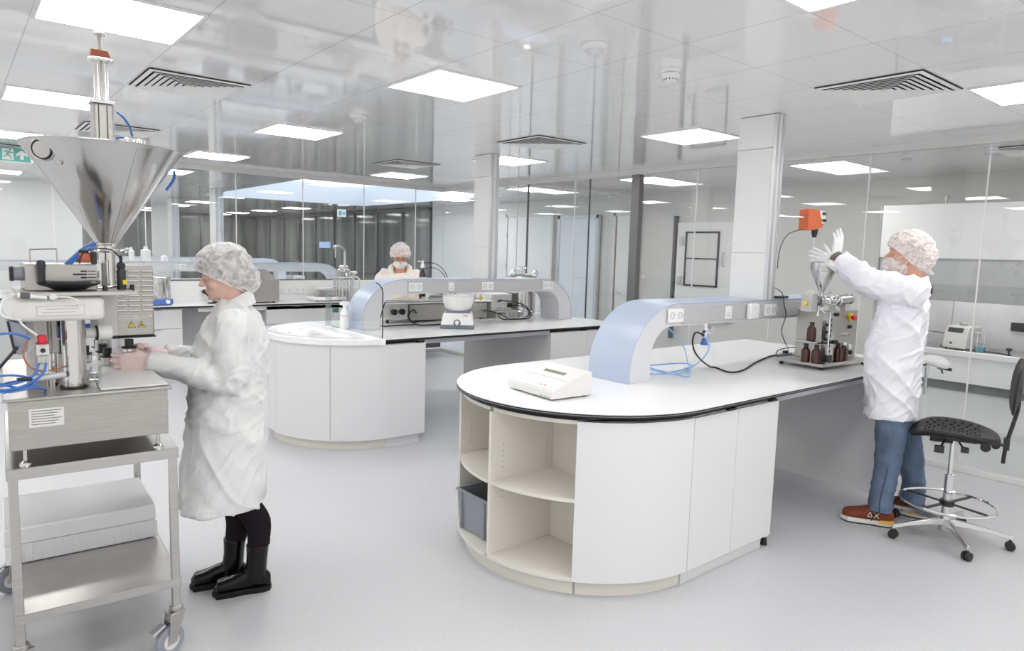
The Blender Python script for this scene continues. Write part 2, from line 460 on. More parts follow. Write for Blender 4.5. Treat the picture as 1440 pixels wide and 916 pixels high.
# doors of the far corridor wall
def door(n, y0, y1, ztop=2.38, hside=1, hinges=True):
    x = 8.775
    d = MB().bb(x-.055, x-.01, y0+.05, y1-.05, .01, ztop-.05)  .build('door_%d' % n, 'plug_white', None, kind='structure', bevel=.003)
    f = MB().bb(x-.08, x, y0, y0+.05, 0, ztop).bb(x-.08, x, y1-.05, y1, 0, ztop).bb(x-.08, x, y0, y1, ztop-.05, ztop)
    f.build('door_frame', 'wall_warm', d, bevel=.002)
    hy = y0+.13 if hside > 0 else y1-.13; s = 1 if hside > 0 else -1
    hb = MB().cyl((x-.055, hy, 1.05), (x-.11, hy, 1.05), .012).tube([(x-.11, hy-.0*s, 1.05), (x-.115, hy+.02*s, 1.05), (x-.115, hy+.13*s, 1.05)], .011)
    hb.cyl((x-.056, hy, 1.05), (x-.064, hy, 1.05), .027)
    hb.build('door_handle', 'steel', d)
    if hinges:
        g = MB()
        for z in (.25, 1.35, 1.95): g.cyl((x-.075, y1-.045 if hside > 0 else y0+.045, z), (x-.075, y1-.045 if hside > 0 else y0+.045, z+.1), .01)
        g.build('hinge', 'steel', d)
    sl = MB().bb(x-.062, x-.045, (y0+.045 if hside > 0 else y1-.068), (y0+.060 if hside > 0 else y1-.045), .01, ztop-.05)
    sl.build('door_seal', 'brown', d)
    return d
door(1, 9.45, 10.85, 2.42, 1)
door(2, 7.42, 7.95, 2.38, -1, False)
# glazed service hatch with a black sash
hx = 8.775
hd = MB().bb(hx-.07, hx, 5.62, 6.62, .75, 2.2).build('door_3', 'hood_white', None, kind='structure', bevel=.004)
f = MB()
f.bb(hx-.09, hx-.068, 5.86, 5.885, 1.24, 2.06).bb(hx-.09, hx-.068, 6.43, 6.455, 1.24, 2.06).bb(hx-.09, hx-.068, 5.86, 6.455, 1.24, 1.265).bb(hx-.09, hx-.068, 5.86, 6.455, 2.035, 2.06).bb(hx-.09, hx-.068, 5.86, 6.455, 1.65, 1.665)
f.build('door_frame', 'black_plastic', hd)
MB().bb(hx-.076, hx-.07, 5.88, 6.44, 1.26, 2.04).build('door_pane', 'wall_warm', hd)
MB().bb(hx-.1, hx-.07, 6.5, 6.56, 1.85, 1.98).bb(hx-.1, hx-.07, 6.5, 6.56, 1.25, 1.38).build('hinge', 'alu', hd)
MB().tube([(hx-.07, 5.77, 1.55), (hx-.12, 5.77, 1.56), (hx-.12, 5.77, 1.74), (hx-.07, 5.77, 1.75)], .009).build('door_handle', 'steel', hd)
struct('trim_%d' % k, MB().bb(8.70, 8.78, 6.66, 6.70, .4, 2.3), 'dark_grey', smooth=0); k += 1
# outer corner of the corridor with pale glass door leaf
pd = MB().bb(8.70, 8.72, 8.35, 9.25, .02, 2.3).build('door_4', 'wall_blue', None, kind='structure')
MB().bb(8.69, 8.74, 8.28, 8.35, 0, 2.36).bb(8.69, 8.74, 9.25, 9.32, 0, 2.36).bb(8.69, 8.74, 8.28, 9.32, 2.3, 2.36).build('door_frame', 'alu', pd)

# deep end of the hall: dark glazing right and across
def glazing(n, p0, p1, panels, ztop=Z0, off=.06):
    d = Vector((p1[0]-p0[0], p1[1]-p0[1])); L = d.length; d.normalize(); nx = Vector((-d.y, d.x))
    q = [(p0[0]+d.x*t+nx.x*w, p0[1]+d.y*t+nx.y*w) for t, w in ((0, 0), (L, 0), (L, off), (0, off))]
    g = MB().prism(q, 0, ztop).build('window_%d' % n, 'dark_window', None, kind='structure', smooth=0)
    f = MB()
    for i in range(panels+1):
        t = L*i/panels
        w = .05 if i % 2 else .09
        q = [(p0[0]+d.x*tt+nx.x*ww, p0[1]+d.y*tt+nx.y*ww) for tt, ww in ((max(0, t-w/2), off+.05), (min(L, t+w/2), off+.05), (min(L, t+w/2), -.05), (max(0, t-w/2), -.05))]
        f.prism(q, 0, ztop-.02)
    q = [(p0[0]+d.x*tt+nx.x*ww, p0[1]+d.y*tt+nx.y*ww) for tt, ww in ((0, off+.05), (L, off+.05), (L, -.05), (0, -.05))]
    f.prism(q, ztop-.08, ztop-.02); f.prism(q, 1.0, 1.04)
    f.build('window_frame', 'post_grey', g)
glazing(wn, (8.85, 13.75), (8.85, 25.5), 9); wn += 1
glazing(wn, (1.9, 25.6), (8.85, 25.6), 7); wn += 1
struct('wall_back', MB().bb(-3, 9, 25.75, 25.85, 0, Z0), 'wall_white', smooth=0)
struct('wall_side', MB().bb(1.72, 1.86, 14.6, 25.6, 0, Z0), 'wall_white', smooth=0)

# ceiling lights
def light(i, j, label):
    x, y = GX(i)+.3, GY(j)+.3
    t = thing('ceiling_light', label, 'ceiling light', (x, y, Z0-.012), group='square ceiling light panels')
    MB().bb(x-.283, x+.283, y-.283, y+.283, Z0-.008, Z0-.004).build('diffuser', 'light_panel', t)
    f = MB()
    for a, b_, c_, d_ in ((-.3, .3, -.3, -.283), (-.3, .3, .283, .3), (-.3, -.283, -.283, .283), (.283, .3, -.283, .283)): f.bb(x+a, x+b_, y+c_, y+d_, Z0-.01, Z0-.001)
    f.build('light_frame', 'plastic_white', t)
    return t
LL = {(0, 3): 'square light panel in the ceiling, the largest one at top left', (3, 3): 'square light panel in the ceiling between the two ducts and the photo centre',
      (7, 3): 'square light panel in the ceiling just left of the nearer white duct', (0, 7): 'long-looking light panel in the ceiling left of the hopper cylinder',
      (3, 7): 'light panel in the ceiling above the hairnet of the woman', (7, 7): 'light panel in the ceiling right beside the far white duct',
      (3, -1): 'light panel cut by the top edge of the picture on the right', (7, -1): 'light panel cut by the right edge of the picture beside the large vent',
      (0, 11): 'light panel in the ceiling just above the green exit sign', (3, 11): 'light panel in the ceiling right of the hopper rim',
      (7, 11): 'light panel in the ceiling under the middle vent left of the far duct', (11, 3): 'light panel behind the glass wall above the man',
      (11, 7): 'light panel behind the glass wall right of the dark grey post',
      (11, 11): 'added light panel behind the glass wall between the far duct and the dark post'}  # last panel is added to brighten the corridor behind the glass
FAR = 'small light panel far behind the rear glass wall'
for (i, j), s in LL.items(): light(i, j, s)
for (i, j) in ((12, 16),): light(i, j, 'added light panel washing the white corridor wall far behind the glass')  # extra panel put in to wash the far corridor wall with light
for (i, j) in ((-4, 3), (-4, -1), (0, -1), (-4, 7), (0, -4), (3, -4), (7, -4), (11, -1), (-4, 11)):
    light(i, j, 'square light panel in the near ceiling outside the picture')
for j in (15, 19, 23, 27, 31, 35, 38):
    for i in (0, 3, 7, 11):
        if SY0-.7 < GY(j) < SY1 and GX(i) > SX0-.6: continue
        if i == 0 and j > 19: continue
        light(i, j, FAR)

# ceiling vents
def vent(i, j, label):
    x, y = GX(i)+.3, GY(j)+.3
    t = thing('ceiling_vent', label, 'ceiling vent', (x, y, Z0-.02), group='square slatted air vents')
    MB().bb(x-.29, x+.29, y-.29, y+.29, Z0-.004, Z0-.001).build('backing', 'vent_dark', t)
    def ring(m, r, w, z0, z1):
        # sloping square louvre ring
        o = [(-r, -r), (r, -r), (r, r), (-r, r)]; q = [(a*(r-w)/r, b_*(r-w)/r) for a, b_ in o]
        vs = [(x+a, y+b_, z0) for a, b_ in o]+[(x+a, y+b_, z1) for a, b_ in q]+[(x+a, y+b_, z0-.003) for a, b_ in o]+[(x+a, y+b_, z1-.003) for a, b_ in q]
        fs = []
        for i_ in range(4):
            n_ = (i_+1) % 4; fs += [(i_, n_, 4+n_, 4+i_), (8+i_, 12+i_, 12+n_, 8+n_), (i_, 8+i_, 8+n_, n_), (4+i_, 4+n_, 12+n_, 12+i_)]
        m.add(vs, fs)
    f = MB(); ring(f, .285, .022, Z0-.007, Z0-.010); f.build('vent_frame', 'vent_white', t)
    for q in range(6):
        f = MB(); r = .252-q*.036; ring(f, r, .032, Z0-.016, Z0-.007); f.build('louvre', 'vent_white', t)
    MB().bb(x-.03, x+.03, y-.03, y+.03, Z0-.022, Z0-.012).build('centre_plate', 'vent_white', t)
vent(1, 5, 'square slatted air vent right of the orange hopper cylinder')
vent(6, 0, 'large square slatted air vent at the upper right')
vent(6, 5, 'square air vent above the far white duct and its light')
vent(6, 9, 'square air vent above a small light left of the far duct')
vent(1, 9, 'air vent half hidden by the steel cylinder above the hopper')
vent(11, 0, 'air vent behind the glass wall at the right picture edge')
vent(0, 13, 'air vent in the ceiling beneath the green exit sign')

# detectors
def sensor(x, y, label):
    t = thing('ceiling_motion_sensor', label, 'motion sensor', (x, y, Z0-.05))
    MB().lathe([(.065, 0), (.066, -.008), (.06, -.02), (.04, -.026)], (x, y, Z0-.001), 28).build('base_ring', 'plastic_white', t)
    MB().lathe([(.042, 0), (.04, -.014), (.028, -.03), (0, -.038)], (x, y, Z0-.024), 24).build('lens', 'plastic_grey' if 0 else 'bar_side', t)
sensor(2.44, 2.40, 'round white motion sensor on the ceiling at top centre')
sensor(2.46, 4.90, 'small motion sensor on the ceiling right of the light above the woman')
sensor(6.95, 2.72, 'faint motion sensor on the ceiling behind the right glass wall')
def smoke(x, y, label):
    t = thing('smoke_detector', label, 'smoke detector', (x, y, Z0-.06))
    MB().lathe([(.052, 0), (.053, -.018), (.05, -.022)], (x, y, Z0-.001), 28).build('base_ring', 'plug_white', t)
    MB().lathe([(.044, -.022), (.044, -.026)], (x, y, Z0), 28).build('sensing_gap', 'dark_grey', t)
    MB().lathe([(.050, -.026), (.048, -.042), (.036, -.052), (.034, -.062), (0, -.064)], (x, y, Z0), 28).build('head', 'plug_white', t)
    s = MB()
    for a in range(0, 360, 30): s.box((x+.0355*math.cos(R(a)), y+.0355*math.sin(R(a)), Z0-.056), (.003, .007, .007), (0, 0, R(a)))
    s.build('slot', 'dark_grey', t)
smoke(3.05, 2.42, 'round white smoke detector on the ceiling right of the motion sensor')
smoke(6.95, 2.05, 'smoke detector on the ceiling behind the right glass wall')
t = thing('access_panel', 'flat square cover plate on the ceiling beside the smoke detector', 'access panel', (3.62, 2.75, Z0-.004))
MB().bb(3.45, 3.75, 2.5, 2.8, Z0-.003, Z0-.0005).build('plate', 'vent_white', t) if 0 else bpy.data.objects.remove(t)

# exit signs
t = thing('exit_sign', 'green running-man exit sign with up arrow hanging by the left edge', 'exit sign', (.5, 9.4, 2.5))
MB().bb(.20, .745, 9.385, 9.405, 2.515, 2.655).build('sign_panel', 'green_sign', t, bevel=.003)
MB().bb(.18, .765, 9.40, 9.43, 2.50, 2.665).build('sign_housing', 'plug_white', t, bevel=.004)
MB().bb(.25, .27, 9.41, 9.42, 2.66, Z0-.05).bb(.68, .70, 9.41, 9.42, 2.66, Z0-.05).build('hanger', 'plug_white', t)
y = 9.384
a = MB()
def flat(m, poly, y0=9.380, y1=9.386):
    n = len(poly); m.add([(p[0], y0, p[1]) for p in poly]+[(p[0], y1, p[1]) for p in poly], [tuple(range(n)), tuple(reversed(range(n, 2*n)))]+[(i, i+n, (i+1) % n+n, (i+1) % n) for i in range(n)])
cx, cz = .672, 2.585
flat(a, [(cx-.016, cz-.048), (cx+.016, cz-.048), (cx+.016, cz+.005), (cx+.05, cz-.02), (cx+.05, cz+.01), (cx, cz+.052), (cx-.05, cz+.01), (cx-.05, cz-.02), (cx-.016, cz+.005)])
a.build('arrow', 'plug_white', t, smooth=0)
a = MB(); a.bb(.498, .598, 9.380, 9.386, 2.525, 2.645); a.build('doorway_pictogram', 'plug_white', t, smooth=0)
a = MB(); yy = 9.377
def limb(m, p, q, w):
    p = Vector((p[0]+.153, yy, p[1])); q = Vector((q[0]+.153, yy, q[1])); m.tube([p, q], w, 6)
a.ball((.568, yy, 2.632), .009, 10, 6, (1, .3, 1))
limb(a, (.405, 2.618), (.388, 2.585), .009); limb(a, (.388, 2.585), (.412, 2.565), .006); limb(a, (.412, 2.565), (.424, 2.536), .005)
limb(a, (.388, 2.585), (.375, 2.560), .006); limb(a, (.375, 2.560), (.350, 2.556), .005); limb(a, (.402, 2.614), (.376, 2.618), .005); limb(a, (.376, 2.618), (.362, 2.603), .004)
limb(a, (.404, 2.614), (.424, 2.598), .005); limb(a, (.424, 2.598), (.440, 2.606), .004)
a.build('running_figure', 'green_sign', t, smooth=0)
t = thing('exit_sign', 'small pale exit sign hanging beyond the rear glass wall', 'exit sign', (6.64, 14, 2.32))
MB().bb(6.54, 6.74, 13.98, 14.0, 2.33, 2.49).build('sign_panel', 'plug_white', t, bevel=.003)
MB().bb(6.57, 6.63, 13.97, 13.982, 2.36, 2.46).bb(6.66, 6.71, 13.97, 13.982, 2.38, 2.44).build('pictogram', 'green_sign', t)

# lab service ducts that rise from the bench gantries to the ceiling
def duct(x, y, z0, label, w=.29, d=.095):
    t = thing('service_duct', label, 'service duct', (x+d/2, y+w/2, z0))
    zz = [z0, 1.72, 2.45, Z0-.002] if z0 > 1 else [z0, .9, 1.72, 2.45, Z0-.002]
    for a, b_ in zip(zz[:-1], zz[1:]):
        p = MB().bb(x, x+d, y+.012, y+w, a+.0015, b_-.0015).build('cover_panel', 'plastic_white', t, bevel=.002)
    MB().bb(x-.004, x+d*.28, y-.012, y+.014, z0, Z0-.002).bb(x+d*.74, x+d+.004, y-.012, y+.014, z0, Z0-.002).build('corner_rail', 'alu', t, bevel=.002)
    MB().bb(x+d*.28, x+d*.74, y-.004, y+.012, z0, Z0-.002).build('cable_channel', 'plastic_white', t)
    s = MB()
    for z in (1.66, 1.78, 2.39, 2.51):
        for q in (.03, w-.02): s.cyl((x-.001, y+q, z), (x+.004, y+q, z), .004, seg=8)
    s.build('screw', 'steel', t)
duct(4.45, 2.60, 1.388, 'white service duct rising from the near gantry to the ceiling')
duct(4.36, 5.70, 1.388, 'white service duct rising from the middle gantry to the ceiling')
duct(3.80, 13.2, 0, 'white service duct standing beyond the rear glass above the woman', .38, .13)
duct(3.95, 17.0, 0, 'narrow white service duct just right of the hopper behind glass', .42, .14)
t = MB().bb(4.1, 4.7, 19.6, 19.8, 0, Z0).build('white_pillar', 'wall_white', None, smooth=0)
tag(t, 'broad white pillar right beside the hopper cone behind the glass', 'pillar')
# ------------------------------------------------------------------ lab benches
BZ = .93; CXc = 2.856; CYc = 2.74; RT = .774
def halfring(cx, cy, r, x1, n=28, r2=None):
    # outline: straight front edge, round left end, straight back edge
    return [(x1, cy-r), (cx, cy-r)]+arc(cx, cy, r, 270, 90, n)[1:-1]+[(cx, cy+r), (x1, cy+r)]
def sector(cx, cy, r0, r1, a0, a1, n=10):
    return arc(cx, cy, r1, a0, a1, n)+arc(cx, cy, r0, a1, a0, n)
def socket_plate(parent, x, z, y, n=2, w=None):
    # wall sockets on the gantry face (facing -y)
    w = w or .075*n
    p = MB().bb(x-w/2, x+w/2, y-.010, y, z-.042, z+.042).build('socket_plate', 'plug_white', parent, bevel=.003)
    for i in range(n):
        xx = x-w/2+w*(i+.5)/n; s = MB()
        s.torus((xx, y-.0105, z), .019, .0022, (0, 1, 0), 20, 6)
        s.cyl((xx-.008, y-.010, z), (xx-.008, y-.0125, z), .0028, seg=8); s.cyl((xx+.008, y-.010, z), (xx+.008, y-.0125, z), .0028, seg=8)
        s.build('socket', 'ink_soft', p)
def gantry(name_label, x0, x1, y0, y1, right_foot, sockets, dy=0):
    t = thing('bench_gantry', name_label, 'service gantry', ((x0+x1)/2, (y0+y1)/2+dy, BZ))
    zt = 1.388; zb = 1.253; ro = zt-BZ-.03; ri = .19
    fw = .185
    out = [(x0, BZ+.001), (x0, zt-ro*.92)]+[(x0+ro-ro*math.cos(R(a)), zt-ro*.92+ro*.92*math.sin(R(a))) for a in range(8, 91, 8)]+[(x0+ro, zt)]
    if right_foot:
        out += [(x1-ro, zt)]+[(x1-ro+ro*math.sin(R(a)), zt-ro*.92+ro*.92*math.cos(R(a))) for a in range(8, 91, 8)]+[(x1, zt-ro*.92), (x1, BZ+.001)]
        rr = zb-BZ-.14
        inn = [(x1-fw, BZ+.001), (x1-fw, zb-ri)]+[(x1-fw-ri+ri*math.cos(R(a)), zb-ri+ri*math.sin(R(a))) for a in range(10, 91, 10)]
        inn += []
    else:
        out += [(x1, zt)]; inn = [(x1, zb)]
    inn += [(x0+fw+ri-ri*math.sin(R(a)), zb-ri+ri*math.cos(R(a))) for a in range(0, 91, 10)]+[(x0+fw, BZ+.001)]
    poly = out+inn
    def ex(pl, ya, yb):
        n = len(pl); return ([(p[0], ya, p[1]) for p in pl]+[(p[0], yb, p[1]) for p in pl], [tuple(range(n)), tuple(reversed(range(n, 2*n)))]+[(i, i+n, (i+1) % n+n, (i+1) % n) for i in range(n)])
    # core in grey, outer skin in pale blue
    m = MB().add(*ex(poly, y0+dy, y1+dy)); m.build('gantry_body', 'bar_side', t, smooth=30)
    sk = MB(); o2 = []
    n = len(out)
    for i, p in enumerate(out):
        a = Vector(out[max(0, i-1)]); b = Vector(out[min(n-1, i+1)]); d = (b-a).normalized(); nn = Vector((-d.y, d.x))
        o2.append((p[0]+nn.x*.006, p[1]+nn.y*.006))
    sk.add(*ex(out+o2[::-1], y0+dy-.006, y1+dy+.006))
    bm = sk.build('curved_cover', 'bar_blue', t, smooth=30)
    w_ = MB().bb(x0+ro+.04, (x1-ro-.04) if right_foot else x1, y0+dy-.008, y0+dy+.001, zb+.012, zt-.012).build('socket_rail', 'bar_grey', t, bevel=.002)
    for k, (x, kind) in enumerate(sockets):
        z = (zt+zb)/2
        if kind == 2: socket_plate(t, x, z, y0+dy-.008, 2)
        if kind == 1:
            p = MB().bb(x-.036, x+.036, y0+dy-.018, y0+dy-.008, z-.042, z+.042).build('data_plate', 'plug_white', t, bevel=.003)
            MB().bb(x-.026, x+.026, y0+dy-.0195, y0+dy-.0178, z-.004, z+.004).bb(x-.022, x+.022, y0+dy-.0195, y0+dy-.0178, z-.028, z-.012).build('data_port', 'bar_side', p)
        if kind == 3:
            p = MB().bb(x-.06, x+.06, y0+dy-.05, y0+dy-.008, z-.055, z+.055).build('access_point', 'plug_white', t, bevel=.018, bseg=4)
            MB().cyl((x+.045, y0+dy-.052, z-.035), (x+.045, y0+dy-.049, z-.035), .004, seg=10).build('status_lamp', 'bar_side', p)
    return t

def worktop(label, dy, x0=None, x1=5.72, round_end=True):
    t = thing('bench_worktop', label, 'worktop', ((2.08+x1)/2, CYc+dy, BZ-.03))
    def sh(r, z0, z1):
        if round_end: pl = halfring(CXc, CYc+dy, r, x1)
        else: pl = [(x0, CYc+dy-r), (x1, CYc+dy-r), (x1, CYc+dy+r), (x0, CYc+dy+r)]
        return MB().prism(pl, z0, z1)
    sh(RT-.002, BZ-.004, BZ).build('white_surface', 'worktop', t)
    sh(RT, BZ-.010, BZ-.0042).build('black_core', 'black_edge', t)
    sh(RT-.001, BZ-.0135, BZ-.0102).build('edge_line', 'plastic_grey', t)
    sh(RT, BZ-.021, BZ-.0137).build('black_core', 'black_edge', t)
    return t

def unit(name, label, x0, x1, y0, y1, doors=(), z0=.08, z1=.885, plinth=True, side='white_lam', handles=True):
    # straight base cabinet facing -y
    t = thing(name, label, 'base cabinet', ((x0+x1)/2, (y0+y1)/2, 0))
    MB().bb(x0, x1, y0+.02, y1, z0, z1).build('carcass', side, t, bevel=.001)
    if plinth: MB().bb(x0, x1-.04, y0+.035, y1-.02, 0, z0).build('plinth', side, t)
    ds = [x0]+list(doors)+[x1]
    for a, b in zip(ds[:-1], ds[1:]):
        d = MB().bb(a+.0015, b-.0015, y0, y0+.019, z0+.002, z1-.004).build('door', 'white_lam', t, bevel=.0012)
        if handles: MB().bb(b-.09, b-.02, y0+.0, y0+.022, z1-.006, z1+.006).build('pull_tab', 'black_plastic', d)
    return t

# ---- near bench
worktop('white worktop with black edge of the near right bench', 0)
ydoor = CYc-.752
# rounded end: open shelves
t = thing('curved_shelf_unit', 'rounded open shelf unit with cream inside at the near bench end', 'shelf unit', (2.5, CYc, 0))
ca0, ca1 = 139, 218; cy = CYc
def arcpr(m, r0, r1, a0, a1, z0, z1, n=14, cx=CXc, cyy=None):
    pl = arc(cx, cy if cyy is None else cyy, r1, a0, a1, n)+arc(cx, cy if cyy is None else cyy, r0, a1, a0, n)
    return m.prism(pl, z0, z1)
def shelfshape(r, a0, a1, xb, ya, yb, n=14):
    return arc(CXc, CYc, r, a0, a1, n)+[(xb, yb), (xb, ya)]
xi = 2.545
ang = lambda y_, r=.75: 180+math.degrees(math.asin((CYc-y_)/r))
yp = 2.712  # partition plane
def pt(a, r): return (CXc+r*math.cos(R(a)), CYc+r*math.sin(R(a)))
A_end = 220; A_far = 142
pe = pt(A_end, .75); pf = pt(A_far, .75)
for z0, z1, r, nm in ((.082, .102, .752, 'bottom_board'), (.478, .496, .742, 'shelf'), (.865, .885, .735, 'top_board')):
    for sgn in (0, 1):
        if sgn == 0: pl = arc(CXc, CYc, r, 180+2.5, A_end, 12)+[(xi, pe[1]), (xi, yp-.01)]
        else: pl = arc(CXc, CYc, r, 180+.5, A_far, 12)+[(xi, pf[1]), (xi, yp+.01)]
        MB().prism(pl, z0, z1).build(nm, 'cream_lam', t, bevel=.001)
MB().bb(pt(180, .748)[0], xi, yp-.009, yp+.009, .102, .865).build('partition', 'cream_lam', t, bevel=.001)
MB().bb(xi, xi+.018, pe[1]-.009, pf[1]+.009, .08, .885).build('back_panel', 'cream_lam', t)
MB().bb(pf[0], xi, pf[1]-.009, pf[1]+.009, .08, .885).build('side_panel', 'cream_lam', t)
MB().bb(pe[0]+.01, xi, pe[1]-.009, pe[1]+.0, .08, .885).build('side_panel', 'cream_lam', t)
m = MB()
for z in [.56, .59, .62, .65, .68] + [.40, .43]:
    m.cyl((2.19, yp-.0095, z), (2.19, yp-.008, z), .0028, seg=8); m.cyl((2.50, yp-.0095, z+.0), (2.50, yp-.008, z), .0028, seg=8)
    m.cyl((2.34, pf[1]-.0105, z), (2.34, pf[1]-.008, z), .0028, seg=8)
m.build('shelf_pin_hole', 'ink', t)
MB().prism(arc(CXc, CYc, .71, A_end, A_far, 20)+[(xi, pf[1]), (xi, pe[1])], 0, .081).build('plinth', 'cream_lam', t)
# curved door
t = thing('curved_cabinet', 'curved white cabinet door beside the open shelves of the near bench', 'base cabinet', (2.5, 2.1, 0))
m = MB(); arcpr(m, .735, .754, A_end, 270-2, .084, .884, 16); m.prism([(CXc+.0, CYc-.754), (2.75, CYc-.754), (2.75, CYc-.735), (CXc, CYc-.735)], .084, .884) if 0 else None
m.build('curved_door', 'white_lam', t)
MB().prism([pt(A_end+.8, .73), pt(230, .73), pt(245, .73), pt(260, .73), pt(268, .73), (2.82, CYc-.3), (xi+.03, CYc-.3), (xi+.03, pe[1]-.025), (pe[0]+.03, pe[1]-.025)], .084, .884).build('carcass', 'white_lam', t)
MB().prism(arc(CXc, CYc, .71, A_end+1, 268, 12)+[(2.82, CYc-.3), (xi+.03, CYc-.3), (xi+.03, pe[1]-.025)], 0, .082).build('plinth', 'cream_lam', t)
t = thing('curved_cabinet', 'curved white cabinet door on the hidden far side of the near bench end', 'base cabinet', (2.5, 3.3, 0))
m = MB(); arcpr(m, .735, .754, 92, A_far, .084, .884, 16); m.build('curved_door', 'white_lam', t)
MB().prism([pt(A_far-1, .73), pt(125, .73), pt(108, .73), pt(92, .73), (2.82, CYc+.3), (xi+.03, CYc+.3), (xi+.03, pf[1]+.04)], 0, .884).build('carcass', 'white_lam', t)
t = unit('base_cabinet', 'white two-door base cabinet under the front of the near bench', 2.835, 3.63, ydoor, CYc+.74, (3.22,))
MB().bb(3.632, 3.668, 2.02, 2.05, .05, .40).build('steel_support', 'white_lam', t, bevel=.002)
MB().cyl((3.65, 2.035, .0), (3.65, 2.035, .05), .02, .014).build('foot_pad', 'rubber', t)
unit('base_cabinet', 'white base cabinet behind the man under the near bench', 5.10, 5.70, ydoor, CYc+.74, ())
MB_a = MB().bb(3.63, 5.10, 2.01, 2.03, .865, .905); o = MB_a.build('bench_rail', 'alu', None, bevel=.002)
tag(o, 'grey front rail under the near worktop above the knee space', 'rail')
gantry('pale blue arched service gantry with sockets on the near bench', 3.03, 5.72, 2.595, 2.91, False,
       [(3.42, 2), (3.98, 1), (4.25, 3), (4.50, 2), (5.02, 1)])

# ---- middle bench
dy = 3.014
t = thing('bench_worktop', 'white worktop with black edge of the middle bench with the mixer', 'worktop', (4.2, CYc+dy, BZ-.03))
sx = 2.762
def strip(r, z0, z1): return MB().prism([(sx, CYc+dy-r), (5.72, CYc+dy-r), (5.72, CYc+dy+r), (sx, CYc+dy+r)], z0, z1)
strip(RT-.002, BZ-.004, BZ).build('white_surface', 'worktop', t)
strip(RT, BZ-.022, BZ-.0042).build('black_core', 'black_edge', t)
# sink end, one piece of mineral white with a shallow basin
t = thing('sink_top', 'rounded glossy white sink end of the middle bench', 'sink', (2.5, CYc+dy, BZ-.04))
outl = halfring(CXc, CYc+dy, RT, sx-.004, 30)
outl = [p for p in outl if p[0] <= sx]
outl = [(sx-.004, CYc+dy-RT*.996)]+[p for p in arc(CXc, CYc+dy, RT, 262, 98, 40)]+[(sx-.004, CYc+dy+RT*.996)]
outl = [p for p in outl]
def ringzone(m, pl, f0, z0, f1, z1, c):
    n = len(pl); vs = [(c[0]+(p[0]-c[0])*f0, c[1]+(p[1]-c[1])*f0, z0) for p in pl]+[(c[0]+(p[0]-c[0])*f1, c[1]+(p[1]-c[1])*f1, z1) for p in pl]
    m.add(vs, [(i, (i+1) % n, n+(i+1) % n, n+i) for i in range(n)])
m = MB(); cc = (2.50, CYc+dy)
zs = [(1.0, BZ-.045), (1.0, BZ), (.985, BZ+.004), (.94, BZ+.004), (.92, BZ-.002), (.55, BZ-.012), (.50, BZ-.03), (.001, BZ-.035)]
for (f0, z0), (f1, z1) in zip(zs[:-1], zs[1:]): ringzone(m, outl, f0, z0, f1, z1, cc)
ringzone(m, outl, 1.0, BZ-.045, .001, BZ-.045, cc)
m.build('sink_slab', 'sink_white', t, smooth=40)
MB().lathe([(.03, 0), (.03, .004), (.02, .005)], (2.5, CYc+dy, BZ-.035), 20).build('drain', 'steel_polished', t)
yd2 = CYc+dy-.752
def cylcab(name, label, a0, a1, dyy):
    t = thing(name, label, 'base cabinet', (2.5, CYc+dyy, 0))
    MB().prism(arc(CXc, CYc+dyy, .71, a0, a1, 10)+arc(CXc, CYc+dyy, .3, a1, a0, 4), 0, .083).build('plinth', 'cream_lam', t)
    m = MB(); pl = arc(CXc, CYc+dyy, .754, a0+.15, a1-.15, 14)+arc(CXc, CYc+dyy, .735, a1-.15, a0+.15, 14); m.prism(pl, .084, .883); m.build('curved_door', 'white_lam', t, smooth=20)
    pl = arc(CXc, CYc+dyy, .73, a0, a1, 14)+arc(CXc, CYc+dyy, .4, a1, a0, 6); MB().prism(pl, .084, .883).build('carcass', 'white_lam', t)
    return t
cylcab('curved_cabinet', 'curved white cabinet under the sink, rightmost of the three round ones', 229, 266, dy)
cylcab('curved_cabinet', 'curved white cabinet under the sink just right of the woman', 185, 229, dy)
cylcab('curved_cabinet', 'curved white cabinet under the sink hidden behind the woman', 141, 185, dy)
unit('base_cabinet', 'flat white base cabinet right of the sink cabinets on the middle bench', 2.80, 3.16, yd2, CYc+dy+.74, ())
unit('base_cabinet', 'white base cabinet at the far end of the middle bench', 4.63, 5.70, yd2, CYc+dy+.74, (5.15,))
o = MB().bb(3.16, 4.63, yd2+.02, yd2+.04, .865, .905).build('bench_rail', 'alu', None, bevel=.002)
tag(o, 'grey front rail under the middle bench worktop', 'rail')
gantry('pale blue arched service gantry with sockets on the middle bench', 2.87, 5.50, 5.625, 5.94, True,
       [(3.42, 2), (3.83, 1), (4.28, 2), (5.12, 2)])
# clear splash screen beside the sink with a dark gasket
t = thing('splash_screen', 'clear splash screen with black gasket beside the sink', 'splash screen', (sx, 5.3, BZ))
ys = [(5.045, BZ+.002), (5.045, 1.31), (5.06, 1.345), (5.10, 1.375), (5.16, 1.39), (5.62, 1.39), (5.62, BZ+.002)]
n = len(ys)
MB().add([(sx-.003, a, b) for a, b in ys]+[(sx+.003, a, b) for a, b in ys], [tuple(range(n)), tuple(reversed(range(n, 2*n)))]+[(i, i+n, (i+1) % n+n, (i+1) % n) for i in range(n)]).build('clear_sheet', 'glass_pane', t, smooth=0)
MB().tube([(sx, a, b) for a, b in ys[:5]], .005, 6).build('gasket', 'black_edge', t)

